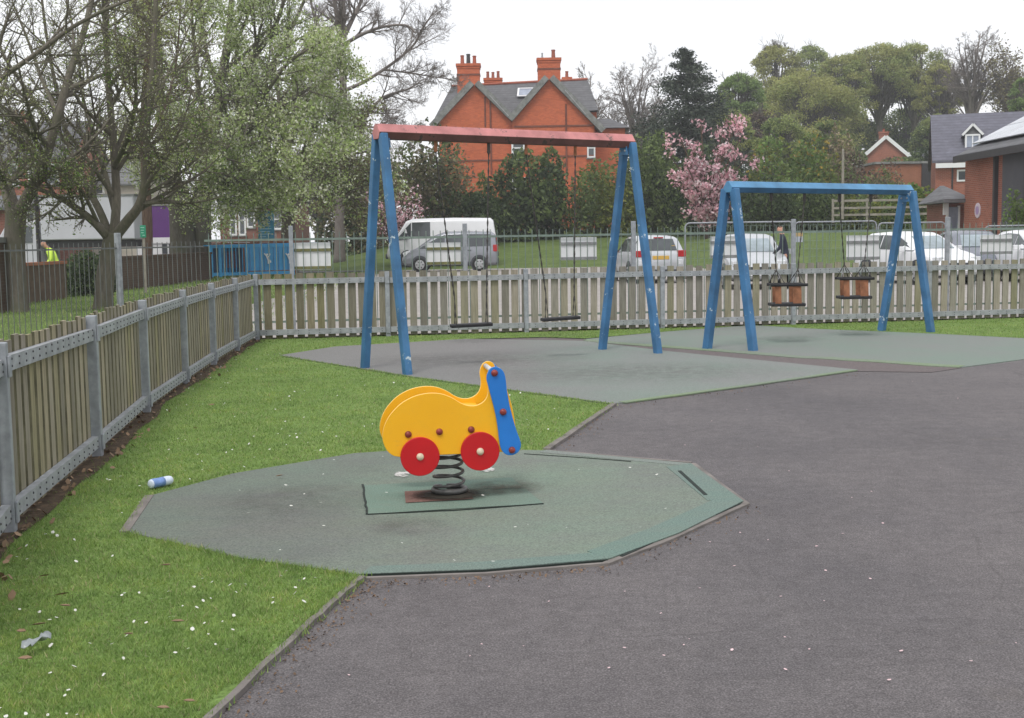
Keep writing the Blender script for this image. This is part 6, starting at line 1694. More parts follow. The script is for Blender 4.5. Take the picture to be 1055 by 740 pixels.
# leaning tree at the left edge
traced_tree('young_tree', 'leaning grey tree at the left edge, forked low, with sparse new leaves', 28.7, (17, 321),
    [([(18, 321, 0), (16, 285, 0), (15, 250, 0), (17, 216, 0)], 0.235, 0.225)],
    [([(15, 222, 0), (6, 190, 0.3), (-10, 140, 0.8), (-22, 60, 1.3), (-28, -40, 1.6)], 0.19, 0.06, 0.25),
     ([(18, 222, 0), (32, 196, -0.2), (46, 165, -0.4), (58, 125, -0.5), (72, 75, -0.3), (90, 20, 0), (104, -50, 0.3)], 0.15, 0.05, 0.2),
     ([(47, 163, -0.4), (33, 140, -1.0), (14, 118, -1.7), (-12, 100, -2.2)], 0.065, 0.02, 0.2),
     ([(60, 118, -0.5), (44, 84, 0.6), (30, 45, 1.4), (12, 0, 2)], 0.06, 0.02, 0.2),
     ([(8, 196, 0.3), (-4, 170, -1), (-14, 150, -2)], 0.06, 0.02, 0.2),
     ([(-20, 98, -3), (5, 78, -3.2), (38, 55, -3.4), (75, 28, -3.6), (118, 6, -3.8), (160, -10, -4)], 0.06, 0.025, 0.2)],
    SPEC_N, [(3, 0.10, 0.050, M['l_sparse'], 0.55, None), (3, 0.12, 0.050, M['l_whitish'], 0.55, None)], M['bark_pale'], 11, wob=0.17)
# multi-stemmed tree leaning to the right
traced_tree('young_tree', 'dark multi-stemmed tree on the verge with spreading limbs and sprouting green leaves', 29.5, (107, 317),
    [([(106, 317, 0), (108, 290, 0), (113, 262, 0), (117, 240, 0)], 0.215, 0.205)],
    [([(114, 248, 0), (98, 230, -0.4), (72, 210, -0.9), (48, 198, -1.4), (10, 186, -2)], 0.115, 0.03, 0.3),
     ([(114, 246, 0), (103, 218, 0.3), (88, 190, 0.6), (74, 160, 1.0), (62, 110, 1.4), (50, 50, 1.8), (42, -10, 2)], 0.11, 0.03, 0.2),
     ([(117, 244, 0), (120, 205, 0.2), (117, 150, 0.3), (112, 90, 0.2), (108, 20, 0.2), (104, -40, 0)], 0.13, 0.05, 0.2),
     ([(119, 243, 0), (132, 227, -0.2), (144, 210, -0.5), (150, 180, -0.7), (152, 120, -0.8), (158, 50, -0.6), (162, -30, -0.5)], 0.13, 0.05, 0.25),
     ([(119, 220, 0.2), (108, 178, 1.0), (96, 138, 1.7), (84, 92, 2.3), (80, 30, 3)], 0.08, 0.025, 0.2),
     ([(118, 172, 0.2), (132, 140, -1), (140, 100, -2), (138, 40, -3)], 0.07, 0.02, 0.2),
     ([(148, 196, -0.6), (164, 172, -1.2), (184, 150, -1.8), (214, 135, -2.4)], 0.055, 0.02, 0.2),
     ([(100, 228, -0.4), (84, 196, -1.2), (66, 178, -1.8), (40, 165, -2.4)], 0.055, 0.018, 0.2)],
    SPEC_N, [(3, 0.11, 0.052, M['l_sparse'], 0.60, None), (8, 0.12, 0.07, M['l_bright'], 0.10, None), (3, 0.12, 0.050, M['l_whitish'], 0.5, None)], M['bark'], 23, wob=0.17)
# straight brown stem further back
traced_tree('slim_tree', 'straight slim tree with brown bark beside the small green sign', 45, (150, 293),
    [([(151, 293, 0), (152, 240, 0), (150, 180, 0), (149, 120, 0), (152, 60, 0)], 0.20, 0.12)],
    [([(152, 62, 0), (154, 20, 0.3), (150, -60, 0.5)], 0.11, 0.03, 0.1), ([(150, 150, 0), (170, 110, 1), (182, 60, 2), (186, 0, 2)], 0.07, 0.02, 0.2),
     ([(150, 130, 0), (132, 95, -1), (120, 50, -1.6), (118, -10, -2)], 0.07, 0.02, 0.2), ([(150, 170, 0), (136, 148, 1.5), (118, 130, 2.5)], 0.05, 0.015, 0.2)],
    SPEC_N, [(3, 0.16, 0.12, M['l_sparse'], 0.7, None), (2, 0.16, 0.10, M['l_whitish'], 0.6, None)], M['bark_brown'], 37)
# big double trunk with pale blossom
traced_tree('blossom_tree', 'big double trunked tree covered in pale green and white blossom', 54, (197, 287),
    [([(189, 287, -0.3), (188, 250, -0.3), (186, 215, -0.3), (182, 190, -0.3)], 0.56, 0.44), ([(206, 287, 0.3), (206, 250, 0.3), (207, 215, 0.3), (211, 190, 0.3)], 0.52, 0.40)],
    [([(182, 194, -0.3), (174, 160, 0.5), (166, 110, 1.0), (163, 40, 1.4), (160, -40, 1.8)], 0.34, 0.09, 0.1),
     ([(211, 194, 0.3), (218, 150, 0.8), (226, 95, 1.2), (236, 30, 1.0), (242, -50, 1)], 0.34, 0.09, 0.1),
     ([(209, 205, 0.3), (232, 165, -1), (258, 132, -2), (292, 108, -2.6), (318, 92, -3)], 0.20, 0.05, 0.2),
     ([(214, 176, 0.3), (246, 120, 1), (276, 75, 1.8), (300, 30, 2.2), (318, -10, 2.5)], 0.22, 0.05, 0.15),
     ([(222, 120, 0.8), (256, 66, -1), (284, 26, -2), (300, -30, -3)], 0.18, 0.05, 0.15),
     ([(184, 200, -0.3), (166, 176, -1.4), (148, 160, -2.2), (128, 152, -3)], 0.16, 0.04, 0.2),
     ([(212, 200, 0.3), (226, 192, -2), (246, 188, -3), (272, 178, -3.8)], 0.12, 0.04, 0.2),
     ([(208, 198, 0.0), (220, 186, -3), (222, 170, -4.5), (236, 150, -5.5)], 0.12, 0.04, 0.2),
     ([(186, 196, 0.0), (184, 176, -2.5), (190, 158, -4), (196, 120, -4.6)], 0.12, 0.04, 0.2),
     ([(272, 80, 1.8), (300, 84, 1), (326, 96, 0.6), (346, 118, 0.2)], 0.10, 0.03, 0.2),
     ([(214, 202, 0), (236, 194, -2), (262, 198, -3), (282, 212, -3.6)], 0.08, 0.025, 0.15), ([(212, 196, 0), (250, 178, -3), (288, 176, -4), (312, 188, -4.6)], 0.09, 0.025, 0.15), ([(214, 206, 0), (230, 206, -3), (246, 212, -4)], 0.06, 0.02, 0.15),
     ([(218, 150, 0.5), (206, 100, -2), (200, 50, -3), (196, -10, -3.5)], 0.13, 0.04, 0.2), ([(226, 95, 1.0), (212, 50, 2), (206, 0, 3), (204, -40, 3)], 0.12, 0.04, 0.2),
     ([(240, 130, -1), (268, 104, -3), (296, 66, -4), (330, 44, -4.6)], 0.12, 0.03, 0.2), ([(300, 84, 1), (326, 64, 1), (346, 60, 0.5), (358, 84, 0)], 0.08, 0.03, 0.2),
     ([(292, 108, -2.6), (326, 116, -3), (350, 128, -3.2), (362, 150, -3)], 0.08, 0.03, 0.2), ([(230, 160, -1), (262, 148, -3), (300, 146, -4), (336, 152, -4.4)], 0.09, 0.03, 0.2),
     ([(168, 120, 1), (152, 84, 2), (142, 40, 2.6), (140, -10, 3)], 0.12, 0.04, 0.2), ([(232, 60, 1), (254, 20, 0), (262, -20, 0)], 0.10, 0.04, 0.2)],
    [(10, 0.42, 28, 65), (6, 0.55, 25, 60), (5, 0.5, 25, 70)],
    [(13, 0.16, 0.125, M['l_blossom'], 0.80, None), (3, 0.22, 0.12, M['l_whitish'], 0.9, None)], M['bark_pale'], 41, up=0.03, minr=0.009)
# brownish tree with a crooked limb behind the hut
traced_tree('budding_tree', 'brown budding tree with a crooked overhanging limb behind the blue hut', 60, (298, 274),
    [([(298, 274, 0), (297, 250, 0), (297, 232, 0), (296, 214, 0)], 0.38, 0.30)],
    [([(296, 216, 0), (286, 196, 0), (270, 184, -0.3), (254, 176, -0.5), (236, 178, -0.8)], 0.22, 0.06, 0.35),
     ([(297, 222, 0), (309, 196, 0.3), (326, 176, 0.6), (350, 162, 1.0), (378, 156, 1.4)], 0.20, 0.05, 0.25),
     ([(296, 214, 0), (297, 170, 0.5), (292, 130, 0.8), (286, 90, 1), (280, 50, 1.2)], 0.24, 0.06, 0.15),
     ([(298, 206, 0), (316, 150, -1), (332, 112, -1.6), (342, 78, -2)], 0.18, 0.05, 0.15),
     ([(299, 218, 0), (324, 200, -2), (346, 200, -3), (372, 206, -3.6)], 0.14, 0.04, 0.2),
     ([(312, 190, 0), (334, 156, -1), (352, 136, -1.4), (372, 130, -1.6)], 0.12, 0.03, 0.2), ([(326, 176, 0.6), (352, 182, -1), (378, 186, -2), (396, 196, -2.5)], 0.10, 0.03, 0.2),
     ([(297, 200, 0), (276, 150, -1.8), (262, 118, -2.6), (250, 92, -3.2)], 0.16, 0.04, 0.2)],
    [(10, 0.45, 28, 65), (6, 0.55, 25, 60), (5, 0.5, 25, 70)],
    [(6, 0.24, 0.15, M['l_brown'], 0.9, None), (4, 0.22, 0.15, M['l_blossom'], 0.8, None)], M['bark'], 53, up=0.02, minr=0.009)
# tall bare tree behind
traced_tree('bare_tree', 'tall bare tree with one long bent limb reaching toward the villa chimneys', 68, (350, 268),
    [([(350, 268, 0), (350, 200, 0), (352, 140, 0), (354, 96, 0)], 0.27, 0.20), ([(354, 96, 0), (352, 60, 0), (350, 35, 0)], 0.20, 0.14)],
    [([(353, 94, 0), (372, 86, -0.4), (392, 74, -0.8), (414, 58, -1.2), (428, 44, -1.4), (436, 28, -1.5), (446, 14, -1.6)], 0.11, 0.03, 0.3),
     ([(394, 72, -0.8), (420, 75, -1), (445, 79, -1.2), (466, 82, -1.4)], 0.06, 0.02, 0.3),
     ([(354, 134, 0), (376, 118, -1), (396, 100, -1.6), (420, 92, -2), (436, 82, -2.4)], 0.12, 0.02, 0.25),
     ([(392, 104, -1.6), (402, 122, -2), (410, 130, -2.3)], 0.05, 0.015, 0.2),
     ([(350, 36, 0), (346, 10, 0), (338, -30, 0.4)], 0.18, 0.06, 0.1), ([(351, 44, 0), (362, 22, 0.5), (374, -4, 1), (382, -40, 1)], 0.15, 0.05, 0.15),
     ([(351, 48, 0), (372, 36, -1.2), (394, 28, -2), (418, 26, -2.6), (428, 34, -3)], 0.11, 0.03, 0.15), ([(350, 40, 0), (354, 14, -1), (354, -30, -1.6)], 0.14, 0.05, 0.15),
     ([(351, 60, 0), (336, 44, 1), (324, 20, 1.5), (318, -20, 2)], 0.13, 0.04, 0.15), ([(354, 108, 0), (340, 92, 1.6), (322, 70, 2.4)], 0.10, 0.03, 0.2),
     ([(352, 120, 0), (372, 128, -2), (396, 134, -3), (420, 140, -4)], 0.08, 0.02, 0.2)],
    [(11, 0.42, 25, 60), (7, 0.58, 25, 60), (6, 0.58, 25, 65), (4, 0.55, 25, 60)],
    [], M['twig_grey'], 61, wob=0.15, up=0.04, minr=0.006)

# ------------------------------------------------------------------ shrubs
def bush(name, label, x0, x1, ytop, ybot, Y, m, size, n, seed, lobes=26, depth=None, cat='shrub', parts=None, flat=0.0, group=None, stems=True, jag=0.25, hang=None):
    a, b = at(x0, ytop, Y), at(x1, ytop, Y); zt = (a.z + b.z) / 2; xc = (a.x + b.x) / 2; zb = min(terr(xc, Y), at((x0 + x1) / 2, ybot, Y).z)
    hw, hh = (b.x - a.x) / 2 * 1.1, (zt - zb); dp = depth or hw * 0.8
    root = thing(name, label, cat, (xc, Y, zb), group)
    r = np.random.RandomState(seed)
    # lobes fill an egg-shaped volume
    C = []; Rd = []
    while len(C) < lobes:
        p = r.uniform(-1, 1, 3); q = np.array([p[0], p[1], p[2] * 0.5 + 0.5])
        e = (p[0] ** 2 + p[1] ** 2) ** 1.4 + (max(0, q[2] - 0.2) / 0.8) ** 3.2
        if e > 1: continue
        rad = r.uniform(0.20, 0.36)
        C.append((p[0] * (1.04 - rad * 0.55), p[1] * (1.04 - rad * 0.55), 0.04 + q[2] * (0.96 - rad * 0.75))); Rd.append(rad)
    C = np.array(C); Rd = np.array(Rd)
    out = []
    li = r.randint(0, lobes, n)
    d = r.normal(size=(n, 3)); d /= np.linalg.norm(d, axis=1, keepdims=True)
    rad = Rd[li] * (1 - jag + 1.35 * jag * r.rand(n) ** 0.6)
    pts = C[li] + d * rad[:, None]
    pts = np.stack([pts[:, 0] * hw, pts[:, 1] * dp, np.maximum(pts[:, 2], 0.0) * hh], 1)
    if parts is None: parts = [(m, 1.0)]
    lob_u = r.rand(lobes); acc = 0.0; tot = sum(p[1] for p in parts)
    for mm, w in parts:
        k = (lob_u[li] + r.normal(0, 0.05, n)); sel = (k >= acc) & (k < acc + w / tot) if mm is not parts[-1][0] else (k >= acc)
        if mm is parts[0][0] and len(parts) > 1: sel = k < acc + w / tot
        acc += w / tot
        if sel.sum() > 4: crown_obj('foliage', pts[sel], size, mm, root, seed + 3, flat)
    if stems:
        g = MB(); rr = random.Random(seed)
        for i in range(9):
            t = C[rr.randrange(lobes)]; s0 = V((t[0] * hw * 0.2, t[1] * dp * 0.2, -0.1)); s1 = V((t[0] * hw, t[1] * dp, t[2] * hh))
            g.tube([s0, s0.lerp(s1, 0.5) + V((0, 0, hh * 0.08)), s1], [0.05, 0.035, 0.012], 5)
        g.build('stems', M['bark'], root, smooth=True, fix=False)
    return root
# hedge and bushes behind the minibus, from left to right
bush('laurel_bush', 'dark laurel bush under the villa window, behind the rear of the minibus', 506, 594, 157, 240, 74, M['l_dark'], 0.30, 9000, 101, 34, parts=[(M['l_dark'], 0.8), (M['l_mid'], 0.2)])
bush('twiggy_bush', 'tall brownish twiggy bush in front of the villa left gable', 398, 492, 132, 240, 73, M['l_brown'], 0.26, 8500, 102, 36, parts=[(M['l_brown'], 0.55), (M['l_dark'], 0.3), (M['l_mid'], 0.15)], jag=0.5)
bush('laurel_bush', 'low dark evergreen bush between the brownish bush and laurel', 455, 520, 196, 240, 71, M['l_dark'], 0.26, 5200, 103, 24)
bush('leafy_bush', 'mid green bush with small yellowish leaves left of the laurel', 486, 524, 172, 240, 76, M['l_mid'], 0.24, 4200, 104, 22, parts=[(M['l_mid'], 0.6), (M['l_yellow'], 0.4)], jag=0.45)
bush('leafy_bush', 'yellow green shrub before the villa right corner', 574, 652, 160, 240, 75, M['l_yellow'], 0.24, 6500, 105, 28, parts=[(M['l_yellow'], 0.55), (M['l_mid'], 0.45)])
bush('leafy_bush', 'broad rounded mid green bush behind the far legs of the tall frame', 628, 712, 134, 242, 77, M['l_mid'], 0.26, 9500, 106, 34, parts=[(M['l_mid'], 0.8), (M['l_dark'], 0.2)])
bush('laurel_bush', 'dark evergreen mass low behind the pink blossom', 688, 776, 150, 244, 75, M['l_dark'], 0.27, 8500, 107, 32, parts=[(M['l_dark'], 0.85), (M['l_mid'], 0.15)])
bush('laurel_bush', 'dark evergreen bush under the low blue crossbeam, left part', 752, 822, 178, 242, 70, M['l_dark'], 0.24, 6500, 108, 28, parts=[(M['l_dark'], 0.75), (M['l_mid'], 0.25)])
bush('leafy_bush', 'bright yellow green bush rising above the low blue crossbeam', 768, 862, 134, 225, 82, M['l_bright'], 0.27, 9000, 109, 34, parts=[(M['l_bright'], 0.5), (M['l_yellow'], 0.25), (M['l_mid'], 0.15), (M['l_gold'], 0.10)], jag=0.4)
bush('leafy_bush', 'dense green bush under the low blue crossbeam behind the cradle swings', 806, 868, 188, 240, 69, M['l_mid'], 0.22, 6000, 110, 26, parts=[(M['l_mid'], 0.6), (M['l_dark'], 0.4)])
bush('feathery_shrub', 'tan feathery shrub with bare pale stems before the small gabled house', 848, 886, 130, 205, 84, M['l_tan'], 0.22, 3000, 111, 22, jag=0.6)
bush('twiggy_bush', 'purple brown twiggy shrub in front of the small gabled house', 858, 925, 158, 215, 80, M['l_purple'], 0.20, 5200, 112, 28, parts=[(M['l_purple'], 0.7), (M['l_mid'], 0.3)], jag=0.55)
bush('leafy_bush', 'light green garden shrub above the rail fence, beside the brick outbuilding', 898, 962, 186, 230, 66, M['l_yellow'], 0.20, 4600, 113, 24, parts=[(M['l_bright'], 0.5), (M['l_yellow'], 0.5)])
bush('leafy_bush', 'olive garden shrub behind the rail fence, left of the light green one', 858, 905, 192, 232, 65, M['l_mid'], 0.20, 4200, 114, 22, parts=[(M['l_mid'], 0.55), (M['l_yellow'], 0.45)])
bush('leafy_bush', 'loose olive bush in front of the orange brick outbuilding', 884, 935, 166, 205, 78, M['l_mid'], 0.20, 3200, 115, 20, parts=[(M['l_brown'], 0.5), (M['l_mid'], 0.5)], jag=0.5)
bush('leafy_bush', 'green climber shrub against the charcoal cladding at the right edge', 1034, 1066, 196, 250, 41.5, M['l_bright'], 0.13, 2600, 116, 18, parts=[(M['l_mid'], 0.6), (M['l_bright'], 0.4)], jag=0.45)
bush('garden_hedge', 'dark clipped hedge between boarded wall and brown brick wall', 62, 118, 256, 306, 37, M['l_dark'], 0.10, 7000, 117, 40, depth=0.7, cat='hedge')
bush('leafy_bush', 'small round dark shrub on the lawn behind the blue hut', 255, 272, 236, 252, 66, M['l_mid'], 0.13, 1200, 118, 12)
bush('low_shrub', 'low brown shrub under the budding tree branches, left of the pink cherry', 330, 402, 188, 246, 74, M['l_brown'], 0.24, 5200, 119, 26, parts=[(M['l_dark'], 0.5), (M['l_brown'], 0.5)], jag=0.5)
# cherry beside the minibus, magnolia by the hedge
def blossom_shrub(label, base, Y, tips, seed, size, per, name):
    b = at(base[0], base[1], Y); b.z = terr(b.x, Y) - 0.1
    root = thing(name, label, 'tree', b); g = Grow(seed, wob=0.18, up=0.02, minr=0.012); rr = random.Random(seed)
    for (x, y, dy) in tips:
        e = at(x, y, Y + dy) - b; m1 = V((e.x * 0.35, e.y * 0.35, e.z * 0.55))
        g.limb([V((0, 0, -0.1)), m1 * 0.5, m1, e], 0.09, 0.025, 0, [(5, 0.30, 25, 60), (4, 0.5, 25, 60)], 0.45)
    g.mb.build('trunk', M['bark_brown'], root, smooth=True, fix=False)
    r = np.random.RandomState(seed); pts = g.leaf_pts(1, 0.05, seed, 1.0)
    pts = pts[r.rand(len(pts)) < 0.62]; blobs = np.repeat(pts, per, 0) + r.normal(0, 0.15, (len(pts) * per, 3))
    crown_obj('blossom', blobs, size, M['l_pink'], root, seed)
    return root
blossom_shrub('pink magnolia in full blossom in front of the dark evergreens', (728, 246), 71, [(700, 140, 0), (722, 128, 0.8), (748, 122, 0.5), (764, 140, 0), (772, 158, -0.6), (740, 158, -1), (708, 170, -1), (698, 190, -0.6), (722, 196, -1.2), (745, 190, -1.2), (756, 206, -0.8), (714, 214, -0.8), (735, 214, -1), (690, 160, 0.3), (758, 128, 0)], 201, 0.23, 20, 'pink_magnolia')
blossom_shrub('pink cherry in blossom drooping over the front of the minibus', (405, 262), 67, [(380, 196, 0), (400, 186, 0.3), (418, 196, -0.3), (436, 205, -0.5), (442, 212, -0.8), (424, 216, -0.8), (408, 210, -0.8), (388, 214, -0.5)], 203, 0.18, 8, 'pink_cherry')

# ------------------------------------------------------------------ conifer
def conifer(label, x, ytop, ybot, Y, hwpx, seed):
    b = at(x, ybot, Y); top = at(x, ytop, Y); zb = terr(b.x, Y); h = top.z - zb; hw = hwpx * Y / F0
    root = thing('conifer', label, 'tree', (b.x, Y, zb)); r = np.random.RandomState(seed); rr = random.Random(seed)
    g = MB(); g.tube([V((0, 0, -0.2)), V((0.05, 0, h * 0.5)), V((0, 0, h * 0.98))], [0.34, 0.2, 0.03], 8)
    pts = []; z = h * 0.16
    while z < h * 0.985:
        f = 1 - (z - h * 0.16) / (h * 0.84); L0 = hw * (0.05 + 1.0 * f ** 1.0)
        nb = int(6 + 6 * f)
        for k in range(nb):
            az = rr.uniform(0, 6.28); L = L0 * rr.uniform(0.62, 1.16)
            d = V((math.cos(az), math.sin(az), 0)); p0 = V((0, 0, z + rr.uniform(-0.2, 0.2)))
            p1 = p0 + d * L * 0.6 + V((0, 0, -0.06 * L)); p2 = p0 + d * L + V((0, 0, 0.02 * L + 0.1))
            g.tube([p0, p1, p2], [0.05 * f + 0.02, 0.03, 0.01], 4, cap=False)
            n = int(70 + 260 * L / hw)
            t = r.rand(n) ** 0.7; base = np.array([(p0 * (1 - u) ** 2 + p1 * 2 * u * (1 - u) + p2 * u * u)[:] for u in t])
            s = 0.10 + 0.22 * L * (1 - t) [:, None] * 0.5
            base += r.normal(0, 1, (n, 3)) * np.array([1, 1, 0.55]) * (0.16 + 0.10 * L * (0.4 + t[:, None])) * 0.8
            pts.append(base)
        z += h * 0.036 * rr.uniform(0.8, 1.2)
    g.build('trunk', M['bark'], root, smooth=True, fix=False)
    crown_obj('crown', np.concatenate(pts), 0.27, M['l_conifer'], root, seed, 0.35, 0.4)
    return root
conifer('dark pointed conifer standing between the villa and the wooded hill', 707, 49, 190, 96, 80, 301)

# ------------------------------------------------------------------ bare and leafy trees of the hill behind
def far_tree(name, label, x, ytop, ybase, Y, hwpx, seed, spec, leaf=None, size=0.3, per=3, scat=0.4, bark=None, fork=0.35, nl=7, spread=(20, 55), minr=0.02, r0=0.35, wob=0.16, up=0.06, frac=1.0, flat=0.2, ztrunk=None, parts=None, fitz=True):
    b = at(x, ybase, Y); zb = terr(b.x, Y) if ztrunk is None else ztrunk; zt = at(x, ytop, Y).z; h = zt - zb; hw = hwpx * Y / F0
    root = thing(name, label, 'tree', (b.x, Y, zb - 0.2)); g = Grow(seed, (6, 5, 4, 3, 3), wob, up, minr); rr = random.Random(seed)
    hf = h * fork; tp = [V((0, 0, -0.1)), V((rr.uniform(-.2, .2), 0, hf * 0.5)), V((rr.uniform(-.3, .3), rr.uniform(-.3, .3), hf))]
    g.mb.tube(catmull(tp, 4), [r0 * 1.3] + [r0 * (1 - 0.25 * i / 8) for i in range(8)], 8)
    for k in range(nl):
        az = 2 * math.pi * k / nl + rr.uniform(-0.4, 0.4); f = rr.uniform(0.35, 0.92) if k else 0.15
        e = V((math.cos(az) * hw * f, math.sin(az) * hw * f * 0.8, h * (0.98 - 0.42 * f * f) * rr.uniform(0.9, 1.0)))
        s0 = tp[2] * rr.uniform(0.7, 1.0); m1 = s0.lerp(e, 0.45) + V((-math.cos(az) * hw * 0.04, 0, h * 0.06)); 
        g.limb([s0, m1, e], r0 * 0.55, r0 * 0.12, 0, spec, 0.25, 5)
    g.mb.build('trunk', bark or M['bark_far'], root, smooth=True, fix=False)
    if leaf is not None:
        pts = g.leaf_pts(per, scat, seed + 5, frac)
        z = pts[:, 2]; pts = pts[(z > h * 0.12)]
        crown_obj('crown', pts, size, leaf, root, seed + 2, flat)
    return root
SB = [(8, 0.42, 25, 60), (6, 0.5, 25, 60), (5, 0.5, 25, 60)]
SL = [(9, 0.42, 28, 65), (6, 0.5, 28, 65)]
far_tree('bare_tree', 'bare winter tree with fine twigs between the villa and conifer', 657, 58, 200, 112, 44, 401, SB + [(4, 0.55, 25, 60)], bark=M['twig_grey'], fork=0.3, nl=13, minr=0.012, r0=0.30)
far_tree('bare_tree', 'small bare tree showing just over the villa roof end', 606, 66, 200, 120, 26, 402, SB, bark=M['twig_grey'], fork=0.4, nl=7, minr=0.02)

def dome_tree(label, x, ytop, ybase, Y, hwpx, seed, mats, n=9000, size=0.30, low=0.45, lobes=46, r0=0.38, bark=None, fork=0.4, name='woodland_tree', twigs=0.0):
    """spreading tree: flattened leaf clumps over a dome, limbs running out to them"""
    b = at(x, ybase, Y); zb = terr(b.x, Y); h = at(x, ytop, Y).z - zb; hw = hwpx * Y / F0
    root = thing(name, label, 'tree', (b.x, Y, zb - 0.2)); r = np.random.RandomState(seed); rr = random.Random(seed)
    n = int(n * 2.0); size *= 0.72; lobes = int(lobes * 2.1); C = []; Rd = []
    for k in range(lobes):
        az = r.uniform(0, 6.283); f = math.sqrt(r.rand()) * 0.97
        zz = low + (1 - low) * math.sqrt(max(0.0, 1 - f * f)); inner = r.rand()
        if inner < 0.35: zz = low * 0.8 + (zz - low * 0.8) * r.uniform(0.2, 0.85)
        rad = r.uniform(0.11, 0.24)
        C.append((math.cos(az) * hw * f * (1 - rad * 0.5), math.sin(az) * hw * f * (1 - rad * 0.5), h * (zz - rad * 0.30 * (hw / h)))); Rd.append(rad * hw)
    C = np.array(C); Rd = np.array(Rd)
    w = Rd ** 2; li = r.choice(lobes, n, p=w / w.sum())
    d = r.normal(size=(n, 3)); d /= np.linalg.norm(d, axis=1, keepdims=True); d[:, 2] *= 0.62
    pts = C[li] + d * (Rd[li] * (0.45 + 0.75 * r.rand(n)))[:, None]
    lu = r.rand(lobes)[li] * 0.7 + 0.3 * r.rand(n); acc = 0
    for mm, ww in mats:
        sel = (lu >= acc) & (lu < acc + ww + 1e-6); acc += ww
        if sel.sum(): crown_obj('crown', pts[sel], size, mm, root, seed + 1, 0.2)
    g = Grow(seed, (6, 5, 4, 3, 3), 0.15, 0.05, 0.02)
    hf = h * fork; tp = [V((0, 0, -0.1)), V((rr.uniform(-.2, .2), 0, hf * 0.5)), V((rr.uniform(-.4, .4), rr.uniform(-.3, .3), hf))]
    g.mb.tube(catmull(tp, 4), [r0 * 1.3] + [r0 * (1 - 0.2 * i / 8) for i in range(8)], 8)
    for k in range(lobes):
        e = V(C[k]); s0 = tp[2] * rr.uniform(0.6, 1.0); m1 = s0.lerp(e, 0.5) + V((0, 0, h * 0.05)); 
        if k % 3 == 0: g.limb([s0, m1, e], r0 * 0.42, 0.035, 0, [(6, 0.35, 25, 60), (4, 0.5, 25, 60)], 0.35, 4)
        else: g.mb.tube([m1 * 0.8, m1, e], [0.07, 0.05, 0.02], 4)
    if twigs:
        for k in range(lobes):
            if rr.random() < twigs:
                for q in range(4): g.grow(V(C[k]) + V((0, 0, Rd[k] * 0.3)), V((rr.uniform(-.5, .5), rr.uniform(-.5, .5), 1)).normalized(), Rd[k] * 1.1, 0.03, 3, [(1, 1, 1, 1)] * 3 + [(5, 0.5, 20, 50)])
    g.mb.build('trunk', bark or M['bark_far'], root, smooth=True, fix=False)
    return root
L1, L2, L3, LM, LD = M['l_wood'], M['l_wood2'], M['l_woodlight'], M['l_mid'], M['l_dark']
dome_tree('fresh light green tree right beside the conifer', 762, 74, 182, 118, 33, 403, [(L3, 0.75), (L2, 0.25)], 11000, 0.30, 0.35)
dome_tree('tall olive tree with bare topmost twigs on the hill crest', 800, 46, 176, 150, 36, 404, [(L1, 0.8), (M['l_purple'], 0.2)], 11000, 0.34, 0.4, twigs=0.5)
dome_tree('rounded green tree top behind the hill crest trees', 834, 46, 172, 170, 30, 405, [(L2, 0.8), (L3, 0.2)], 8000, 0.38, 0.4)
dome_tree('broad olive tree low on the hill above the yellow green bush', 832, 74, 182, 132, 58, 406, [(L1, 0.75), (L2, 0.25)], 16000, 0.32, 0.3, 64)
dome_tree('olive tree with spreading dome left of the sky gap', 868, 55, 176, 142, 36, 407, [(L1, 0.6), (L2, 0.4)], 9000, 0.32, 0.55, fork=0.45)
dome_tree('tall tree with dark trunks and flat green canopy above the small gabled house', 905, 45, 174, 144, 42, 408, [(L2, 0.55), (L1, 0.45)], 8500, 0.32, 0.66, 40, fork=0.5, bark=M['bark'])
dome_tree('tall canopy tree joining the flat green canopy left of the slate roof', 940, 45, 174, 146, 40, 409, [(L1, 0.5), (L2, 0.5)], 8500, 0.32, 0.64, 40, fork=0.5, bark=M['bark'])
dome_tree('olive tree leaning over the slate roof ridge', 966, 66, 172, 138, 26, 410, [(L1, 1.0)], 6500, 0.32, 0.45)
far_tree('bare_tree', 'tall bare tree standing above the dormer roof', 1001, 27, 168, 128, 40, 411, SB + [(4, 0.55, 25, 60)], bark=M['twig_grey'], fork=0.35, nl=13, minr=0.011, r0=0.36)
far_tree('woodland_tree', 'brown twiggy tree over the right end of the slate roof', 1038, 46, 168, 126, 30, 412, SB, M['l_brown'], 0.28, 2, 0.4, nl=11, fork=0.3, bark=M['twig_grey'], minr=0.016)
dome_tree('bright green tree cut by the right edge above the solar panels', 1056, 76, 170, 110, 24, 413, [(L3, 0.8), (L2, 0.2)], 6500, 0.28, 0.35)
dome_tree('dark green tree low in the wood behind the small gabled house', 930, 112, 180, 152, 46, 414, [(LM, 0.6), (L2, 0.4)], 9000, 0.36, 0.25)
dome_tree('dark green understorey tree left of the small gabled house', 874, 116, 180, 148, 38, 415, [(LM, 0.6), (L2, 0.4)], 8000, 0.36, 0.25)
dome_tree('brown twiggy tree low on the slope above the pink magnolia', 782, 112, 190, 116, 36, 416, [(M['l_purple'], 0.7), (L1, 0.3)], 8500, 0.26, 0.25, twigs=0.3)
dome_tree('dark green tree behind the slate roof left verge', 968, 116, 176, 134, 30, 417, [(LM, 0.5), (L2, 0.5)], 7000, 0.32, 0.25)
dome_tree('dull green tree filling the slope between conifer and olive trees', 752, 112, 195, 108, 32, 418, [(L2, 0.7), (L1, 0.3)], 8500, 0.28, 0.25)
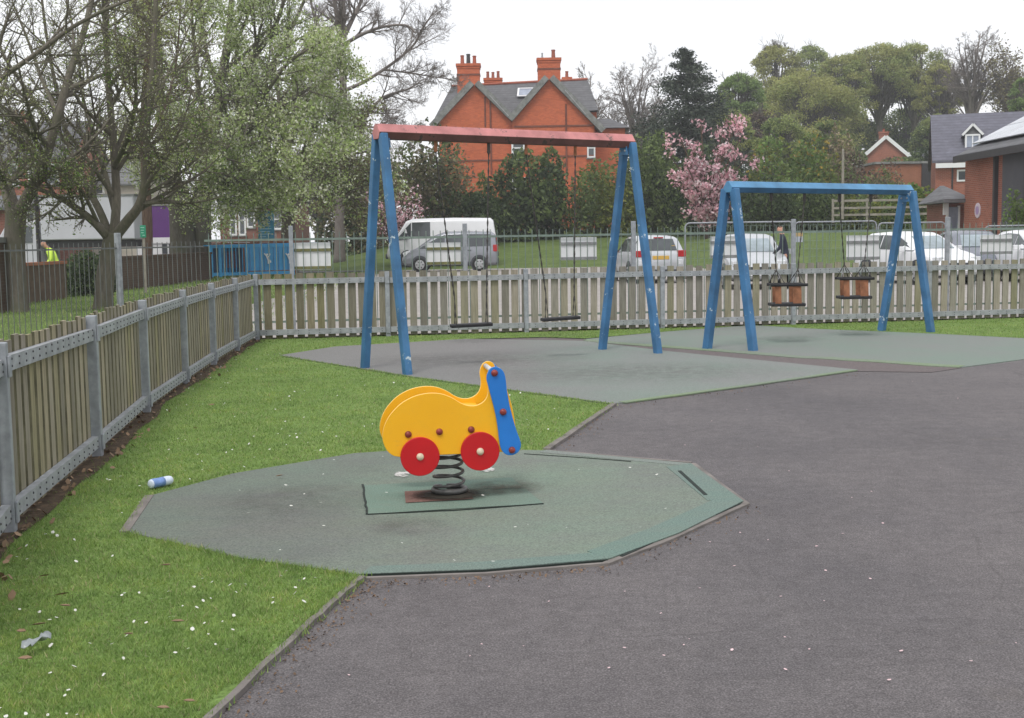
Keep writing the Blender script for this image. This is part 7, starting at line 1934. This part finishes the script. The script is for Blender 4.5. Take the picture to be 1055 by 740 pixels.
# trees closing the view between the houses on the left
dome_tree('dull tree beyond the road, left of the hut sign', 330, 150, 246, 120, 44, 420, [(M['l_brown'], 0.7), (L1, 0.3)], 9000, 0.30, 0.3)
dome_tree('dark rounded tree beyond the road behind the pink cherry', 392, 158, 250, 110, 40, 421, [(LM, 0.5), (M['l_brown'], 0.5)], 9000, 0.28, 0.25)
dome_tree('distant tree behind the double trunk', 205, 200, 250, 130, 16, 422, [(L2, 1.0)], 3500, 0.30, 0.3)

dome_tree('olive understorey tree filling the slope above the golden flowered bush', 806, 118, 190, 106, 34, 430, [(L2, 0.6), (LM, 0.4)], 9000, 0.26, 0.2)
dome_tree('greyish understorey tree above the tan feathery shrub', 850, 124, 190, 108, 34, 431, [(L1, 0.6), (LM, 0.4)], 9000, 0.26, 0.2)
bush('hill_bush', 'wide olive bush on the slope left of the small gabled house', 842, 892, 150, 185, 104, LM, 0.24, 5200, 432, 26, parts=[(LM, 0.6), (M['l_brown'], 0.4)])
bush('hill_bush', 'low dark bush on the slope under the small gabled house', 884, 958, 161, 185, 106, LM, 0.24, 5200, 433, 26, parts=[(LM, 0.7), (M['l_dark'], 0.3)])
bush('hill_bush', 'dark bush between the small gabled house and the slate roof', 934, 968, 150, 185, 112, LM, 0.24, 3600, 434, 20, parts=[(LM, 0.6), (M['l_dark'], 0.4)])
# ================================================================== AIR
mb = MB(); mb.box((0, 90, 16.0), (300, 260, 36.0))
hz_ = mb.build('haze', [], origin=(0, 0, 0)) if False else None
me = bpy.data.meshes.new('haze'); me.from_pydata(mb.v, [], mb.f)
hm = bpy.data.materials.new('haze'); hm.use_nodes = True; hn_ = hm.node_tree
for n_ in list(hn_.nodes):
    if n_.type == 'BSDF_PRINCIPLED': hn_.nodes.remove(n_)
pv_ = hn_.nodes.new('ShaderNodeVolumePrincipled'); pv_.inputs['Color'].default_value = (0.93, 0.95, 0.98, 1); pv_.inputs['Density'].default_value = 0.0008; pv_.inputs['Anisotropy'].default_value = 0.0
hn_.links.new(pv_.outputs[0], hn_.nodes['Material Output'].inputs['Volume'])
me.materials.append(hm); ho = bpy.data.objects.new('haze', me); COL.objects.link(ho); tag(ho, kind='stuff')
# ================================================================== LIGHT
wd_ = bpy.data.worlds.new('World'); scene.world = wd_; wd_.use_nodes = True
nt = wd_.node_tree; bg = nt.nodes['Background']; out = nt.nodes['World Output']
SUN_EL, SUN_AZ = R(58), R(200)
sky = nt.nodes.new('ShaderNodeTexSky'); sky.sky_type = 'NISHITA'; sky.sun_disc = False
sky.sun_elevation = SUN_EL; sky.sun_rotation = SUN_AZ; sky.air_density = 1.2; sky.dust_density = 3.0
nt.links.new(sky.outputs[0], bg.inputs['Color']); bg.inputs['Strength'].default_value = 0.10
# the closed cloud deck that covers most of the blue
bg2 = nt.nodes.new('ShaderNodeBackground'); tc = nt.nodes.new('ShaderNodeTexCoord')
mp = nt.nodes.new('ShaderNodeMapping'); mp.inputs['Scale'].default_value = (1.0, 1.0, 3.2); nt.links.new(tc.outputs['Generated'], mp.inputs[0])
nz = nt.nodes.new('ShaderNodeTexNoise'); nz.inputs['Scale'].default_value = 1.9; nz.inputs['Detail'].default_value = 6; nt.links.new(mp.outputs[0], nz.inputs['Vector'])
cr = nt.nodes.new('ShaderNodeValToRGB'); cr.color_ramp.elements[0].position = 0.3; cr.color_ramp.elements[0].color = (0.80, 0.805, 0.845, 1)
cr.color_ramp.elements[1].position = 0.7; cr.color_ramp.elements[1].color = (0.965, 0.965, 0.98, 1)
nt.links.new(nz.outputs['Fac'], cr.inputs[0]); nt.links.new(cr.outputs[0], bg2.inputs['Color']); bg2.inputs['Strength'].default_value = 0.93
ms = nt.nodes.new('ShaderNodeMixShader'); ms.inputs[0].default_value = 0.86
nt.links.new(bg.outputs[0], ms.inputs[1]); nt.links.new(bg2.outputs[0], ms.inputs[2]); nt.links.new(ms.outputs[0], out.inputs['Surface'])
sl = bpy.data.lights.new('sun', 'SUN'); sl.energy = 1.1; sl.angle = R(16); sl.color = (1.0, 0.965, 0.92)
so_ = bpy.data.objects.new('sun', sl); COL.objects.link(so_)
# Nishita: rotation 0 puts the sun towards +Y, turning clockwise seen from above
sd = V((math.sin(SUN_AZ) * math.cos(SUN_EL), math.cos(SUN_AZ) * math.cos(SUN_EL), math.sin(SUN_EL)))
so_.rotation_euler = sd.to_track_quat('Z', 'Y').to_euler()
so_.location = (0, 0, 60)
vs_ = scene.view_settings
vs_.view_transform = 'Standard'; vs_.look = 'None'; vs_.exposure = 0.56; vs_.gamma = 1.0; vs_.use_curve_mapping = False
scene.render.engine = 'CYCLES'
scene.cycles.max_bounces = 8; scene.cycles.diffuse_bounces = 5; scene.cycles.volume_bounces = 0; scene.cycles.transmission_bounces = 6; scene.cycles.max_bounces = 8; scene.cycles.transparent_max_bounces = 8
scene.cycles.use_denoising = True
